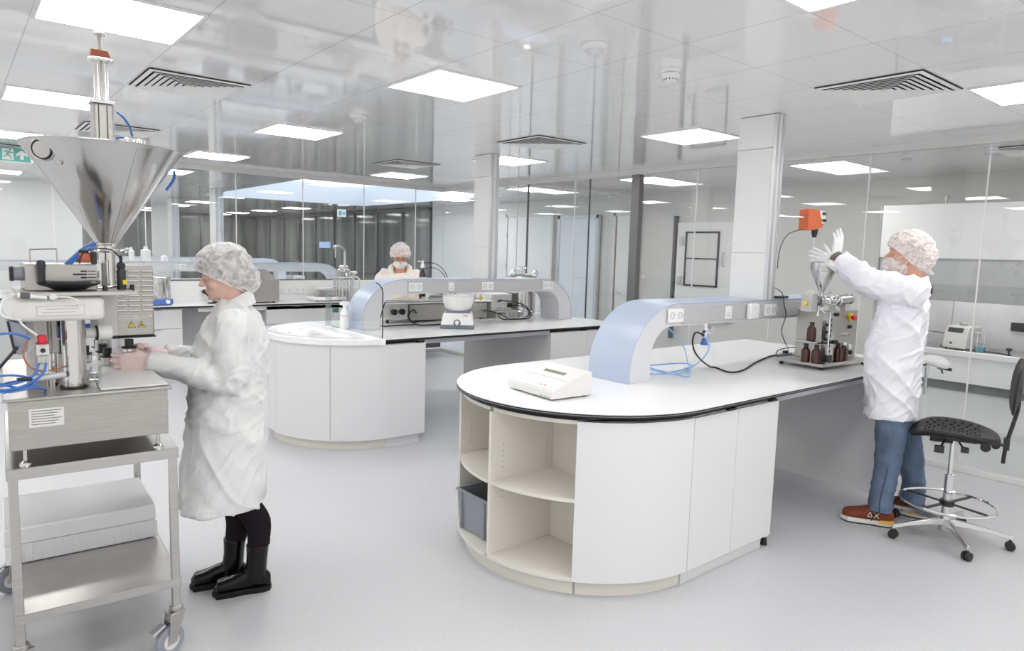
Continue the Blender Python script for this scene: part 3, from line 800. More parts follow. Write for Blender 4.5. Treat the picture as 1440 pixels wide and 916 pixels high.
# ---- wall bench along the rear glass
t = thing('rear_bench', 'long white wall bench with socket upstand in front of the rear glass', 'lab bench', (3.6, 9.1, 0))
MB().bb(1.2, 6.15, 8.72, 9.44, BZ-.006, BZ).build('white_surface', 'worktop', t)
MB().bb(1.2, 6.15, 8.718, 9.44, BZ-.024, BZ-.0062).build('black_core', 'black_edge', t)
MB().bb(1.2, 6.15, 9.32, 9.44, BZ, 1.20).build('upstand', 'plastic_white', t, bevel=.003)
MB().bb(1.2, 6.15, 9.318, 9.442, 1.20, 1.21).build('upstand_cap', 'dark_grey', t)
MB().bb(1.2, 6.15, 9.36, 9.40, .30, .905).build('rear_panel', 'white_lam', t)
MB().bb(1.2, 6.15, 9.30, 9.40, .10, .30).build('floor_strip', 'dark_grey', t)
MB().bb(2.3, 6.15, 8.76, 8.78, .85, .905).build('front_rail', 'white_lam', t)
for x in (2.54, 3.60, 3.80, 4.9): socket_plate(t, x, 1.06, 9.32, 2, .16)
for x in (4.10,): socket_plate(t, x, 1.06, 9.32, 1, .08)
def drawers(label, x0, x1, y0, y1, rows):
    t = thing('drawer_cabinet', label, 'drawer cabinet', ((x0+x1)/2, (y0+y1)/2, 0))
    MB().bb(x0, x1, y0+.02, y1, .1, .9).build('carcass', 'white_lam', t)
    MB().bb(x0+.02, x1-.02, y0+.05, y1, 0, .1).build('plinth', 'white_lam', t)
    zs = [.11]+rows+[.895]
    for a, b in zip(zs[:-1], zs[1:]):
        d = MB().bb(x0+.003, x1-.003, y0, y0+.019, a+.003, b-.003).build('drawer', 'white_lam', t, bevel=.001)
        MB().bb((x0+x1)/2-.05, (x0+x1)/2+.05, y0-.006, y0+.001, b-.014, b-.006).build('pull_tab', 'plastic_grey', d)
drawers('white drawer cabinet under the wall bench just right of the filler machine', 1.55, 2.12, 8.76, 9.34, [.38, .66])
drawers('white drawer cabinet under the wall bench right of the kneehole', 3.12, 3.95, 8.76, 9.34, [.38, .66])
drawers('white drawer cabinet hidden behind the clear bottles under the wall bench', 3.95, 4.6, 8.76, 9.34, [.38, .66])

# ---- benches beyond the rear glass
def far_bench(label, glabel, yc, x0, x1):
    t = thing('far_bench', label, 'lab bench', ((x0+x1)/2, yc, 0))
    MB().bb(x0, x1, yc-.75, yc+.75, BZ-.006, BZ).build('white_surface', 'worktop', t)
    MB().bb(x0, x1, yc-.75, yc+.75, BZ-.024, BZ-.006).build('black_core', 'black_edge', t)
    MB().bb(x0, x1, yc-.7, yc+.7, 0, BZ-.03).build('cabinet_block', 'white_lam', t)
    g = thing('bench_gantry', glabel, 'service gantry', ((x0+x1)/2, yc, BZ))
    ro = .40; zt = 1.385; zb = 1.245
    out = [(x0, zt)]+[(x1-ro, zt)]+[(x1-ro+ro*math.sin(R(a)), zt-ro+ro*math.cos(R(a))) for a in range(8, 91, 8)]+[(x1, BZ)]
    inn = [(x1-.17, BZ), (x1-.17, zb-.2)]+[(x1-.37+.2*math.cos(R(a)), zb-.2+.2*math.sin(R(a))) for a in range(10, 91, 10)]+[(x0, zb)]
    pl = out+inn; n = len(pl)
    MB().add([(p[0], yc-.15, p[1]) for p in pl]+[(p[0], yc+.15, p[1]) for p in pl], [tuple(range(n)), tuple(reversed(range(n, 2*n)))]+[(i, i+n, (i+1) % n+n, (i+1) % n) for i in range(n)]).build('gantry_body', 'bar_side', g, smooth=30)
    sk = MB(); no = len(out)
    for i in range(no-1):
        a, b = Vector(out[i]), Vector(out[i+1]); dd = (b-a).normalized(); nn = Vector((-dd.y, dd.x))*.006
        q = [a, b, b+nn, a+nn]; sk.add([(p[0], yc-.156, p[1]) for p in q]+[(p[0], yc+.156, p[1]) for p in q], [(0, 3, 2, 1), (4, 5, 6, 7), (0, 1, 5, 4), (1, 2, 6, 5), (2, 3, 7, 6), (3, 0, 4, 7)])
    sk.build('curved_cover', 'bar_blue', g, smooth=30)
    for x in [x0+.6+i*.85 for i in range(int((x1-x0-1)/.85))]: socket_plate(g, x, (zt+zb)/2, yc-.15, 2)
far_bench('long white lab bench just beyond the rear glass wall', 'pale blue gantry with sockets just beyond the rear glass wall', 11.35, .4, 5.35)
far_bench('white lab bench deeper in the hall beyond the glass', 'pale blue gantry deeper in the hall, level with the hopper outlet', 14.9, 2.2, 5.7)
# ------------------------------------------------------------------ helpers to read positions on real planes
def ray(px, py): return RC @ Vector((px-720, -(py-458), -962))
O0 = Vector((0, 0, H))
def aty(px, py, y): d = ray(px, py); return O0+d*(y/d.y)
def atx(px, py, x): d = ray(px, py); return O0+d*(x/d.x)
def atz(px, py, z): d = ray(px, py); return O0+d*((z-H)/d.z)
def atd(px, py, k): return O0+ray(px, py)*(k/962)      # at viewing depth k
def q(*a): return Vector(a)

# ------------------------------------------------------------------ stainless trolley, left foreground
ROT = R(-2.8)
TX, TY = .118, 2.915         # front left corner
def W(x, y, z=0):            # trolley frame -> world
    c, s = math.cos(ROT), math.sin(ROT)
    return Vector((TX+x*c-y*s, TY+x*s+y*c, z))
TW, TD = .555, 1.0
MT = Matrix.Translation((TX, TY, 0)) @ Matrix.Rotation(ROT, 4, 'Z')
cart = thing('steel_trolley', 'stainless steel two-shelf trolley on castors in the left foreground', 'trolley', W(TW/2, TD/2, 0), ROT)
def shelfpan(z, name, lip=.035):
    m = MB()
    m.bb(0, TW, 0, TD, z-.003, z, MT)
    m.bb(0, TW, 0, .004, z-lip, z, MT).bb(0, TW, TD-.004, TD, z-lip, z, MT).bb(0, .004, 0, TD, z-lip, z, MT).bb(TW-.004, TW, 0, TD, z-lip, z, MT)
    m.build(name, 'steel', cart, bevel=.0015)
shelfpan(.867, 'top_shelf', .042); shelfpan(.322, 'lower_shelf', .035)
for (x, y) in ((.004, .004), (TW-.034, .004), (.004, TD-.034), (TW-.034, TD-.034)):
    MB().bb(x, x+.03, y, y+.03, .205, .864, MT).build('leg', 'steel', cart, bevel=.003)
    cx_, cy_ = x+.015, y+.015
    MT0 = MT; MT = MT @ Matrix.Translation((cx_, cy_, 0)) @ Matrix.Rotation(R(-62), 4, 'Z') @ Matrix.Translation((-cx_, -cy_, 0))
    k = MB().cyl((cx_, cy_, .188), (cx_, cy_, .206), .026, seg=20, mt=MT).cyl((cx_, cy_, .17), (cx_, cy_, .19), .017, seg=16, mt=MT)
    wx, wy = cx_-.006, cy_-.03
    for sx_ in (-.021, .021):
        k.add([(wx+sx_-.002, wy-.022, .055), (wx+sx_-.002, wy+.018, .055), (wx+sx_-.002, cy_+.03, .178), (wx+sx_-.002, cy_-.035, .178),
               (wx+sx_+.002, wy-.022, .055), (wx+sx_+.002, wy+.018, .055), (wx+sx_+.002, cy_+.03, .178), (wx+sx_+.002, cy_-.035, .178)],
              [(0, 1, 2, 3), (7, 6, 5, 4), (0, 4, 5, 1), (1, 5, 6, 2), (2, 6, 7, 3), (3, 7, 4, 0)], MT)
    k.box((wx, cy_, .180), (.052, .075, .006), mt=MT)
    cs = k.build('castor', 'steel', cart, bevel=.002)
    MB().lathe([(.042, -.015), (.058, -.015), (.0625, -.009), (.0625, .009), (.058, .015), (.042, .015)], (wx, wy, .063), 32, (1, 0, 0), mt=MT).build('wheel', 'plastic_grey', cs)
    MB().lathe([(.012, -.0185), (.042, -.014), (.042, .014), (.012, .0185)], (wx, wy, .063), 24, (1, 0, 0), mt=MT).build('wheel_hub', 'plastic_offwhite', cs)
    MB().box((wx, wy-.055, .135), (.034, .06, .010), (R(20), 0, 0), mt=MT).build('brake_pedal', 'alu', cs, bevel=.002)
    MT = MT0

# white foam boxes on the lower shelf
t = thing('foam_box', 'white ribbed foam box with a smooth lid on the lower trolley shelf', 'foam box', W(.27, .72, .322), ROT)
m = MB(); bx0, bx1, by0, by1 = -.02, .535, .49, .94
m.bb(bx0, bx1, by0, by1, .3235, .405, MT)
for k in range(18):
    xx = bx0+.016+k*.0315
    m.bb(xx, xx+.016, by0-.003, by0, .327, .402, MT)
for k in range(14):
    yy = by0+.016+k*.0315; m.bb(bx1, bx1+.003, yy, yy+.016, .327, .402, MT)
m.build('box_body', 'foam', t, bevel=.004)
MB().bb(bx0-.004, bx1+.006, by0-.008, by1+.004, .406, .478, MT).build('lid', 'foam', t, bevel=.007)

# ------------------------------------------------------------------ cream filling machine on the trolley
fm = thing('filling_machine', 'tall stainless filling machine with a big cone hopper on the trolley', 'filling machine', W(.28, .35, .867), ROT)
def pb(name, mb, mats, parent=fm, **k): return mb.build(name, mats, parent, **k)
BT = 1.116
pb('base_box', MB().bb(.015, .525, .02, .965, .925, BT-.012, MT), 'steel_brushed', bevel=.003)
pb('top_plate', MB().bb(.0, .54, .005, .985, BT-.012, BT, MT), 'steel_brushed', bevel=.004)
pb('drip_board', MB().bb(.30, .53, .03, .90, BT, BT+.0075, MT), 'milky', bevel=.004)
for (x, y) in ((.06, .045), (.49, .045), (.06, .92), (.49, .92)):
    pb('levelling_foot', MB().cyl((x, y, .867), (x, y, .875), .020, .018, mt=MT).cyl((x, y, .875), (x, y, .882), .016, .009, mt=MT).cyl((x, y, .882), (x, y, .926), .007, mt=MT), 'steel_polished')
lb = pb('rating_plate', MB().bb(.075, .18, .0185, .0205, 1.005, 1.072, MT), 'plastic_offwhite', bevel=.0005)
for i in range(6): pb('print_line', MB().bb(.082, .173-.01*(i % 3), .0178, .0186, 1.062-i*.0095, 1.0645-i*.0095, MT), 'ink', lb, smooth=0)
pb('side_latch', MB().bb(.525, .532, .05, .07, 1.02, 1.05, MT), 'steel')
# front column
yc = .135; P0 = aty(104, 545, 3.05)
cxm = P0.x
def V(x, y, z): return Vector((x, y, z))
pb('front_column', MB().lathe([(.044, 0), (.044, .004), (.035, .006), (.035, .275)], (cxm, 3.05, BT+.001), 40), 'steel_polished')
pb('column_gasket', MB().lathe([(.046, 0), (.046, .007), (.036, .008)], (cxm, 3.05, BT+.001), 40), 'rubber')
# head housing with nameplate
m = MB().bb(.168, .452, 2.99, 3.36, 1.378, 1.470); pb('head_housing', m, 'plastic_offwhite', bevel=.02, bseg=3)
m = MB().bb(.150, .225, 3.0, 3.3, 1.385, 1.475); pb('left_shoulder', m, 'plastic_offwhite', bevel=.02, bseg=3)
pb('head_plate', MB().bb(.185, .56, 2.97, 3.40, 1.472, 1.486), 'steel_matt', bevel=.003)
npl = pb('name_plate', MB().bb(.235, .385, 2.986, 2.990, 1.400, 1.436), 'plastic_offwhite', bevel=.001)
pb('print_line', MB().bb(.237, .383, 2.9852, 2.9858, 1.4345, 1.4352).bb(.237, .383, 2.9852, 2.9858, 1.4008, 1.4015).bb(.237, .2376, 2.9852, 2.9858, 1.4, 1.435).bb(.3824, .383, 2.9852, 2.9858, 1.4, 1.435), 'ink_soft', npl, smooth=0)
for i in range(2): pb('print_line', MB().bb(.265-.015*i, .365-.01*i, 2.9852, 2.9858, 1.4235-i*.012, 1.4255-i*.012), 'ink_soft', npl, smooth=0)
# control box above
pb('control_box', MB().bb(.212, .440, 3.06, 3.30, 1.487, 1.585), 'steel_brushed', bevel=.004)
m = MB()
for zz, x0 in ((1.560, .385), (1.548, .360), (1.536, .385)):
    m.bb(x0, .405, 3.0585, 3.0605, zz-.003, zz+.003).bb(.408, .435, 3.0585, 3.0605, zz-.001, zz+.002)
pb('vent_slot', m, 'rubber', smooth=0)
s = MB()
for x in (.215, .33): 
    for z in (1.495, 1.578): s.cyl((x, 3.058, z), (x, 3.061, z), .003, seg=8)
pb('screw', s, 'steel_matt')
pb('switch_knob', MB().cyl((.212, 3.12, 1.548), (.175, 3.12, 1.548), .026, .024, seg=24), 'plastic_grey')
pb('switch_cover', MB().cyl((.180, 3.12, 1.548), (.168, 3.12, 1.548), .028, .026, seg=24), 'black_plastic')
pb('rear_bracket', MB().tube([(.25, 3.35, 1.58), (.25, 3.35, 1.635), (.34, 3.35, 1.64), (.34, 3.35, 1.58)], .004, 8), 'steel')
# hand wheel, dish shaped, in front of the box
hwc = aty(100, 405, 2.98)
hw = pb('hand_wheel', MB().lathe([(0, -.032), (.030, -.031), (.045, -.022), (.078, -.004), (.102, .004), (.108, .012), (.104, .020), (.085, .022), (.02, .018), (0, .018)], (hwc.x+.005, 3.09, 1.505), 48), 'black_plastic')
hx_ = hwc.x-.085
pb('wheel_grip', MB().lathe([(.006, 0), (.012, .006), (.013, .04), (.015, .07), (.012, .084), (0, .088)], (hx_, 3.03, 1.515), 20), 'black_plastic', hw)
# red-brown actuator with cable
b0 = aty(118, 368, 3.12)
pb('brown_actuator', MB().lathe([(.026, 0), (.028, .006), (.025, .03), (.021, .036)], (b0.x, 3.12, 1.592), 18), 'red_brown')
pb('actuator_cap', MB().cyl((b0.x, 3.12, 1.628), (b0.x, 3.12, 1.640), .017, seg=20), 'black_plastic')
pb('black_post', MB().bb(.428, .446, 3.10, 3.12, 1.586, 1.634), 'black_plastic', bevel=.002)
# pipe under hopper
HX, HY = .512, 3.30
pb('outlet_pipe', MB().lathe([(.030, 0), (.030, .175)], (HX, HY, 1.486), 36), 'steel_polished')
pb('pipe_collar', MB().lathe([(.030, 0), (.044, .003), (.046, .009), (.044, .015), (.033, .018), (.033, .034), (.040, .036), (.040, .040)], (HX, HY, 1.628), 40), 'steel_polished')
wn_ = MB()
for sg in (-1, 1):
    c0 = V(HX+sg*.048, HY-.01, 1.638)
    wn_.cyl(c0, c0+V(sg*.018, 0, .004), .005); wn_.ball(c0+V(sg*.026, 0, .008), .009, 12, 8, (1.3, .5, .8)); wn_.ball(c0+V(sg*.020, 0, -.006), .007, 12, 8, (1, .5, 1))
pb('wing_nut', wn_, 'steel_polished')
# cone hopper
zr = 2.055; zo = 1.655; rr = .288
ho = pb('hopper_cone', MB().lathe([(.030, zo), (.034, zo+.004), (rr-.006, zr-.012), (rr, zr-.006), (rr+.004, zr-.001), (rr+.002, zr+.002), (rr-.01, zr-.002), (.03, zo+.01)], (HX, HY, 0), 96, cap=False), 'steel_polished', smooth=40)
pb('hopper_seam', MB().tube([(HX+(.035+t*(rr-.045))*math.cos(R(-75)), HY+(.035+t*(rr-.045))*math.sin(R(-75))-.002, zo+.006+t*(zr-zo-.02)) for t in (0, .25, .5, .75, 1)], .0012, 6), 'steel_brushed', ho)
# lid: half plate folded open and sight cap
lid = MB().prism(arc(0, 0, rr-.01, 95, 265, 26), 0, .003, Tr((HX, HY, zr+.004)))
pb('lid_plate', lid, 'steel_polished', ho)
pl = [(HX-.16, zr+.002), (HX-.05, zr+.036), (HX+.03, zr+.038), (HX+.06, zr+.006)]
m = MB(); m.add([(a, 3.26, b) for a, b in pl]+[(a, 3.264, b) for a, b in pl], [(0, 1, 2, 3), (7, 6, 5, 4), (0, 4, 5, 1), (1, 5, 6, 2), (2, 6, 7, 3), (3, 7, 4, 0)])
pb('splash_plate', m, 'steel_polished', ho)
sc_ = aty(185, 203, 3.22)
pb('fill_cap', MB().lathe([(.050, 0), (.056, .004), (.056, .014), (.053, .016), (.053, .028), (.048, .033), (0, .036)], (sc_.x, 3.20, zr+.004), 40), 'steel_polished', ho)
pb('cap_clamp', MB().torus((sc_.x, 3.20, zr+.014), .058, .004, seg=40).box((sc_.x-.055, 3.17, zr+.008), (.02, .012, .016)), 'steel_brushed', ho)
# side port with clamp
sp = aty(56, 219, 3.16); dirp = Vector((-.55, -.80, -.25)).normalized()
pc = V(sp.x+.012, 3.16, 2.015)
port = pb('side_port', MB().cyl(pc-dirp*.075, pc, .024, seg=28).lathe([(.026, 0), (.038, .004), (.038, .010), (.030, .012), (.026, .012)], pc-dirp*.004, 36, dirp), 'steel_polished', ho)
pb('port_cover', MB().lathe([(.033, 0), (.034, .006), (.028, .008), (0, .006)], pc+dirp*.008, 36, dirp), 'steel_matt', port)
u = dirp.orthogonal().normalized()
pb('port_gasket', MB().torus(pc+dirp*.0135, .0335, .0032, dirp, 36), 'rubber', port)
pb('port_clamp', MB().torus(pc+dirp*.008, .040, .005, dirp, 36).ball(pc+dirp*.004+V(.035, 0, -.03), .012, 12, 8, (1, .7, .8)).cyl(pc+V(.03, -.005, -.02), pc+V(.055, -.03, -.05), .006), 'steel', port)
pb('clamp_handle', MB().cyl(pc+V(.055, .0, .045), pc+V(.085, -.02, -.01), .0045).torus(pc-dirp*.045, .036, .006, dirp, 30), 'steel_matt', port)
# pneumatic cylinder on top
ax = [aty(152, 330, HY), aty(146, 190, HY)]
def AX(z): return V(HX-.002, HY, z)
pb('agitator_motor', MB().box((HX, HY, 2.145), (.078, .078, .175)), 'steel_brushed', bevel=.010, bseg=3)
pb('cylinder_end', MB().box((HX, HY, 2.236), (.086, .086, .012)), 'alu', bevel=.003)
g = MB()
for sx_ in (-.018, .012): g.bb(HX+sx_-.002, HX+sx_+.002, HY-.0405, HY-.038, 2.07, 2.225)
pb('cylinder_groove', g, 'dark_grey', smooth=0)
pb('cylinder_tube', MB().cyl((HX-.012, HY, 2.242), (HX-.012, HY, 2.398), .017, seg=24).cyl((HX+.014, HY-.006, 2.242), (HX+.014, HY-.006, 2.398), .012, seg=20), 'steel_polished')
pb('cylinder_flange', MB().lathe([(.046, 0), (.047, .004), (.047, .010), (.045, .012)], (HX, HY, 2.398), 36), 'steel_polished')
pb('orange_stop', MB().add([(HX-.034, HY-.02, 2.411), (HX+.038, HY-.02, 2.411), (HX+.026, HY-.02, 2.444), (HX-.034, HY-.02, 2.444), (HX-.034, HY+.02, 2.411), (HX+.038, HY+.02, 2.411), (HX+.026, HY+.02, 2.444), (HX-.034, HY+.02, 2.444)],
   [(0, 1, 2, 3), (7, 6, 5, 4), (0, 4, 5, 1), (1, 5, 6, 2), (2, 6, 7, 3), (3, 7, 4, 0)]), 'red_brown', bevel=.003)
pb('piston_rod', MB().cyl((HX, HY, 2.44), (HX, HY, 2.505), .0085, seg=16), 'steel_matt')
pb('rod_disc', MB().lathe([(.020, 0), (.022, .002), (.022, .008), (.018, .011), (.008, .012)], (HX, HY, 2.503), 28), 'steel_polished')
# motor housing with louvres and warning signs
mh = MB().bb(.525, .700, 3.37, 3.60, 1.262, 1.575)
mo = pb('motor_housing', mh, 'steel_brushed', bevel=.008, bseg=3)
pb('housing_trim', MB().bb(.522, .703, 3.365, 3.605, 1.256, 1.262), 'rubber', mo)
m = MB(); m2 = MB()
for r_ in range(9):
    z = 1.548-r_*.0215
    for x0, x1 in ((.535, .588), (.598, .640), (.650, .694)):
        m.bb(x0, x1, 3.366, 3.372, z-.004, z-.0008)
        m2.bb(x0, x1, 3.357, 3.372, z-.001, z+.0045)
pb('louvre_slot', m, 'dark_grey', mo, smooth=0); pb('louvre', m2, 'steel_polished', mo, smooth=0)
nm = pb('information_label', MB().bb(.553, .632, 3.3665, 3.3705, 1.339, 1.354), 'plastic_offwhite', mo)
pb('print_line', MB().bb(.565, .62, 3.366, 3.3668, 1.345, 1.348), 'ink_soft', nm, smooth=0)
for k, x in enumerate((.608, .648)):
    zz = 1.311; w = .0165
    def tri(s_, yy0, yy1):
        vs = [(x-s_, yy0, zz-s_*.58), (x+s_, yy0, zz-s_*.58), (x, yy0, zz+s_*1.15)]; vs += [(a, yy1, c_) for a, b_, c_ in vs]
        return vs, [(0, 1, 2), (5, 4, 3), (0, 3, 4, 1), (1, 4, 5, 2), (2, 5, 3, 0)]
    wsn = pb('warning_sign', MB().add(*tri(w, 3.3668, 3.3702)), 'ink', mo, smooth=0)
    pb('warning_field', MB().add(*tri(w*.80, 3.3662, 3.3669)), 'yellow', wsn, smooth=0)
    if k == 0: pb('pictogram', MB().bb(x-.0012, x+.0012, 3.3656, 3.3663, zz-.002, zz+.009).bb(x-.0012, x+.0012, 3.3656, 3.3663, zz-.0065, zz-.004), 'ink', wsn, smooth=0)
    else: pb('pictogram', MB().bb(x-.008, x+.008, 3.3656, 3.3663, zz-.004, zz-.0005).bb(x-.003, x+.004, 3.3656, 3.3663, zz-.001, zz+.004), 'ink', wsn, smooth=0)
pb('housing_screw', MB().cyl((.685, 3.366, 1.352), (.685, 3.371, 1.352), .004), 'steel_polished', mo)
# carriage under the head, right
pb('carriage', MB().bb(.452, .53, 3.2, 3.38, 1.29, 1.47), 'steel_matt', bevel=.004)
pb('carriage_bolt', MB().cyl((.47, 3.195, 1.46), (.47, 3.195, 1.49), .008).cyl((.50, 3.19, 1.455), (.50, 3.19, 1.49), .006).cyl((.455, 3.16, 1.49), (.545, 3.16, 1.498), .006).ball((.53, 3.12, 1.495), .009, 12, 8), 'steel_polished')
pb('small_black_grip', MB().lathe([(.004, 0), (.009, .006), (.010, .03), (.007, .038)], aty(148, 408, 3.05)-V(0, 0, .02), 16), 'black_plastic')
# black sensor with lead
s0 = aty(172, 430, 3.10)
sx0 = s0.x; sen = pb('black_sensor', MB().lathe([(.012, 0), (.0165, .003), (.0165, .10), (.013, .108), (.016, .112), (.015, .128), (.006, .135), (.006, .16)], (sx0, 3.10, 1.462), 24), 'black_plastic')
pb('sensor_sticker', MB().bb(sx0+.002, sx0+.0175, 3.083, 3.10, 1.507, 1.525), 'yellow', sen)
pb('sensor_knob', MB().cyl((sx0+.02, 3.10, 1.485), (sx0+.037, 3.10, 1.487), .006).cyl((sx0+.037, 3.10, 1.468), (sx0+.037, 3.10, 1.506), .009), 'black_plastic', sen)
pb('sensor_bracket', MB().bb(sx0-.03, sx0+.03, 3.08, 3.12, 1.474, 1.480), 'steel')
pb('sensor_lead', MB().tube([aty(112, 371, 3.08), aty(116, 357, 3.08), aty(130, 351, 3.08), aty(150, 350, 3.08), aty(163, 356, 3.09), aty(170, 366, 3.09), V(sx0, 3.10, 1.62)], .0022, 8, smooth=6), 'rubber')
# guide rails (clear) on the board
gr = MB()
for dx_ in (0, .032):
    gr.add([(.385+dx_, 3.02, 1.127), (.395+dx_, 3.02, 1.127), (.445+dx_, 3.30, 1.127), (.435+dx_, 3.30, 1.127), (.385+dx_, 3.02, 1.152), (.395+dx_, 3.02, 1.152), (.445+dx_, 3.30, 1.152), (.435+dx_, 3.30, 1.152)],
           [(0, 3, 2, 1), (4, 5, 6, 7), (0, 1, 5, 4), (1, 2, 6, 5), (2, 3, 7, 6), (3, 0, 4, 7)])
pb('guide_rail', gr, 'glassware'); 
pb('guide_bolt', MB().cyl((.40, 3.05, 1.14), (.43, 3.05, 1.14), .006), 'steel_polished')
pb('guide_bolt', MB().cyl((.42, 3.2, 1.14), (.455, 3.2, 1.14), .006), 'steel_polished')
# discharge nozzles wrapped in white sleeves
for k, (px_, w_) in enumerate(((139, .016), (147, .017), (155, .017))):
    p = aty(px_, 490, 3.68); pb('nozzle_sleeve', MB().lathe([(w_*1.0, 0), (w_*.8, .05), (.003, .125)], (p.x, 3.68, p.z), 20), 'paper')
pb('nozzle_bar', MB().bb(.47, .57, 3.70, 3.74, 1.27, 1.292), 'blue_dev', bevel=.003)
# parts under the head: posts, piston, regulator
pb('rear_post', MB().bb(.205, .235, 3.10, 3.13, BT, 1.38), 'plastic_offwhite', bevel=.002)
pb('rear_post', MB().cyl((.285, 3.14, BT+.05), (.285, 3.14, 1.38), .008), 'steel_matt')
pb('piston', MB().cyl((.29, 3.12, BT), (.29, 3.12, 1.245), .021, seg=24), 'steel_polished')
pb('back_panel', MB().bb(.24, .44, 3.42, 3.43, BT, 1.38), 'plastic_offwhite')
pb('motor_coil', MB().cyl((.335, 3.16, 1.30), (.335, 3.16, 1.372), .026, seg=24).cyl((.335, 3.16, 1.235), (.335, 3.16, 1.29), .020, seg=20), 'black_plastic')
pb('coil_band', MB().cyl((.325, 3.13, 1.30), (.325, 3.13, 1.345), .014, seg=18), 'blue_dev')
m = MB().cyl((.44, 3.12, 1.315), (.49, 3.12, 1.315), .028, seg=28).cyl((.40, 3.12, 1.315), (.44, 3.12, 1.315), .020, seg=20)
pb('side_valve', m, 'plastic_offwhite'); pb('valve_ring', MB().cyl((.435, 3.12, 1.315), (.442, 3.12, 1.315), .0295, seg=28), 'rubber')
rx = aty(60, 500, 3.0).x
rg = pb('air_regulator', MB().bb(rx-.020, rx+.020, 2.985, 3.025, 1.255, 1.298).cyl((rx, 3.0, 1.298), (rx, 3.0, 1.33), .013).bb(rx-.014, rx+.016, 2.99, 3.02, 1.185, 1.255), 'plastic_offwhite', bevel=.004)
pb('red_knob', MB().lathe([(.013, 0), (.0145, .002), (.0145, .026), (.012, .029)], (rx, 2.99, 1.302), 20).lathe([(.020, 0), (.021, .002), (.018, .004)], (rx, 2.99, 1.300), 20), 'red', rg)
pb('gauge', MB().cyl((rx, 2.985, 1.275), (rx, 2.978, 1.275), .008, seg=18), 'black_plastic', rg)
pb('glass_bowl', MB().lathe([(.008, 0), (.011, .01), (.011, .03)], (rx+.001, 2.982, 1.225), 16), 'glassware', rg)
# grey screen panel seen from the side, with its black arm
pn = pb('operator_panel', MB().add([(.150, 2.99, 1.385), (.205, 2.99, 1.37), (.205, 2.99, 1.27), (.180, 2.99, 1.262), (.168, 2.99, 1.27), (.150, 3.2, 1.385), (.205, 3.2, 1.37), (.205, 3.2, 1.27), (.180, 3.2, 1.262), (.168, 3.2, 1.27)],
    [(0, 1, 2, 3, 4), (9, 8, 7, 6, 5), (0, 5, 6, 1), (1, 6, 7, 2), (2, 7, 8, 3), (3, 8, 9, 4), (4, 9, 5, 0)]), 'plastic_grey', bevel=.003)
pb('panel_edge', MB().tube([(.150, 2.988, 1.385), (.166, 2.988, 1.268)], .004, 6), 'black_plastic', pn)
pb('lever_arm', MB().cyl(aty(25, 488, 2.99), aty(-12, 530, 2.99), .0055), 'black_plastic')
pb('clear_tube', MB().tube([aty(22, 416, 3.0), aty(6, 422, 2.95), aty(0, 436, 2.93), aty(8, 446, 2.93), aty(28, 450, 2.96)], .005, 10, smooth=6), 'clear_hose')
pb('clear_tube', MB().tube([aty(27, 450, 2.98), aty(33, 458, 2.98), aty(52, 472, 2.98)], .004, 8, smooth=4), 'clear_hose')
hs = pb('head_hose_fitting', MB().cyl(aty(24, 415, 2.97), aty(45, 417, 2.97), .010).cyl(aty(45, 417, 2.97), aty(66, 419, 2.97), .007).ball(aty(75, 418, 2.97), .011, 14, 10, (1.3, 1, 1)), 'milky')
pb('fitting_band', MB().cyl(aty(28, 415.5, 2.97), aty(42, 416.5, 2.97), .0108), 'ink', hs)
pb('clear_tube', MB().tube([aty(78, 418, 2.97), aty(95, 418, 2.96), aty(108, 422, 2.95), aty(112, 430, 2.96)], .003, 8, smooth=5), 'clear_hose')
# compressed-air hoses
def hose(pts, r=.0042, mat='blue_hose'): pb('air_hose', MB().tube(pts, r, 8, smooth=7), mat)
hose([aty(133, 341, 3.2), aty(118, 349, 3.15), aty(104, 361, 3.1), aty(92, 372, 3.1)], .006)
hose([aty(135, 345, 3.2), aty(121, 353, 3.15), aty(107, 364, 3.1), aty(95, 374, 3.1)], .006)
pb('hose_ferrule', MB().cyl(aty(128, 343, 3.2), aty(136, 339, 3.2), .0065).cyl(aty(130, 347, 3.2), aty(138, 344, 3.2), .0065), 'steel')
hose([aty(165, 158, 3.25), aty(174, 166, 3.24), aty(182, 178, 3.23), aty(186, 192, 3.22)], .0045)
pb('air_hose', MB().tube([aty(160, 153, 3.25), aty(166, 158, 3.25)], .0045, 8), 'clear_hose')
hose([aty(163, 195, 3.24), aty(170, 193, 3.24), aty(178, 194, 3.24)], .004)
hose([V(HX+.272, HY+.02, 1.99), V(HX+.268, HY+.01, 1.955), V(HX+.235, HY+.005, 1.905)], .006)
hose([aty(-10, 471, 2.93), aty(15, 469, 2.93), aty(30, 472, 2.94), aty(42, 477, 2.96)], .0045)
hose([aty(55, 511, 2.97), aty(50, 523, 2.96), aty(38, 534, 2.95), aty(10, 542, 2.93), aty(-15, 543, 2.9)], .0045)
hose([aty(65, 511, 2.97), aty(62, 522, 2.96), aty(52, 533, 2.95), aty(25, 546, 2.93), aty(-10, 550, 2.9)], .0045)
hose([aty(-12, 531, 2.93), aty(15, 528, 2.95), aty(38, 531, 2.96), aty(48, 537, 2.96), aty(30, 546, 2.95), aty(-5, 539, 2.92)], .004)
hose([aty(-12, 552, 2.90), aty(20, 551, 2.93), aty(50, 545, 2.96), aty(64, 549, 2.99), aty(60, 553, 3.0)], .004)
hose([aty(5, 553, 2.925), aty(30, 547, 2.94), aty(52, 541, 2.97), aty(44, 535, 2.99), aty(14, 538, 2.96), aty(-10, 546, 2.92)], .004)
pb('hose_connector', MB().cyl(aty(24, 534, 2.94), aty(44, 533, 2.95), .006), 'black_plastic')
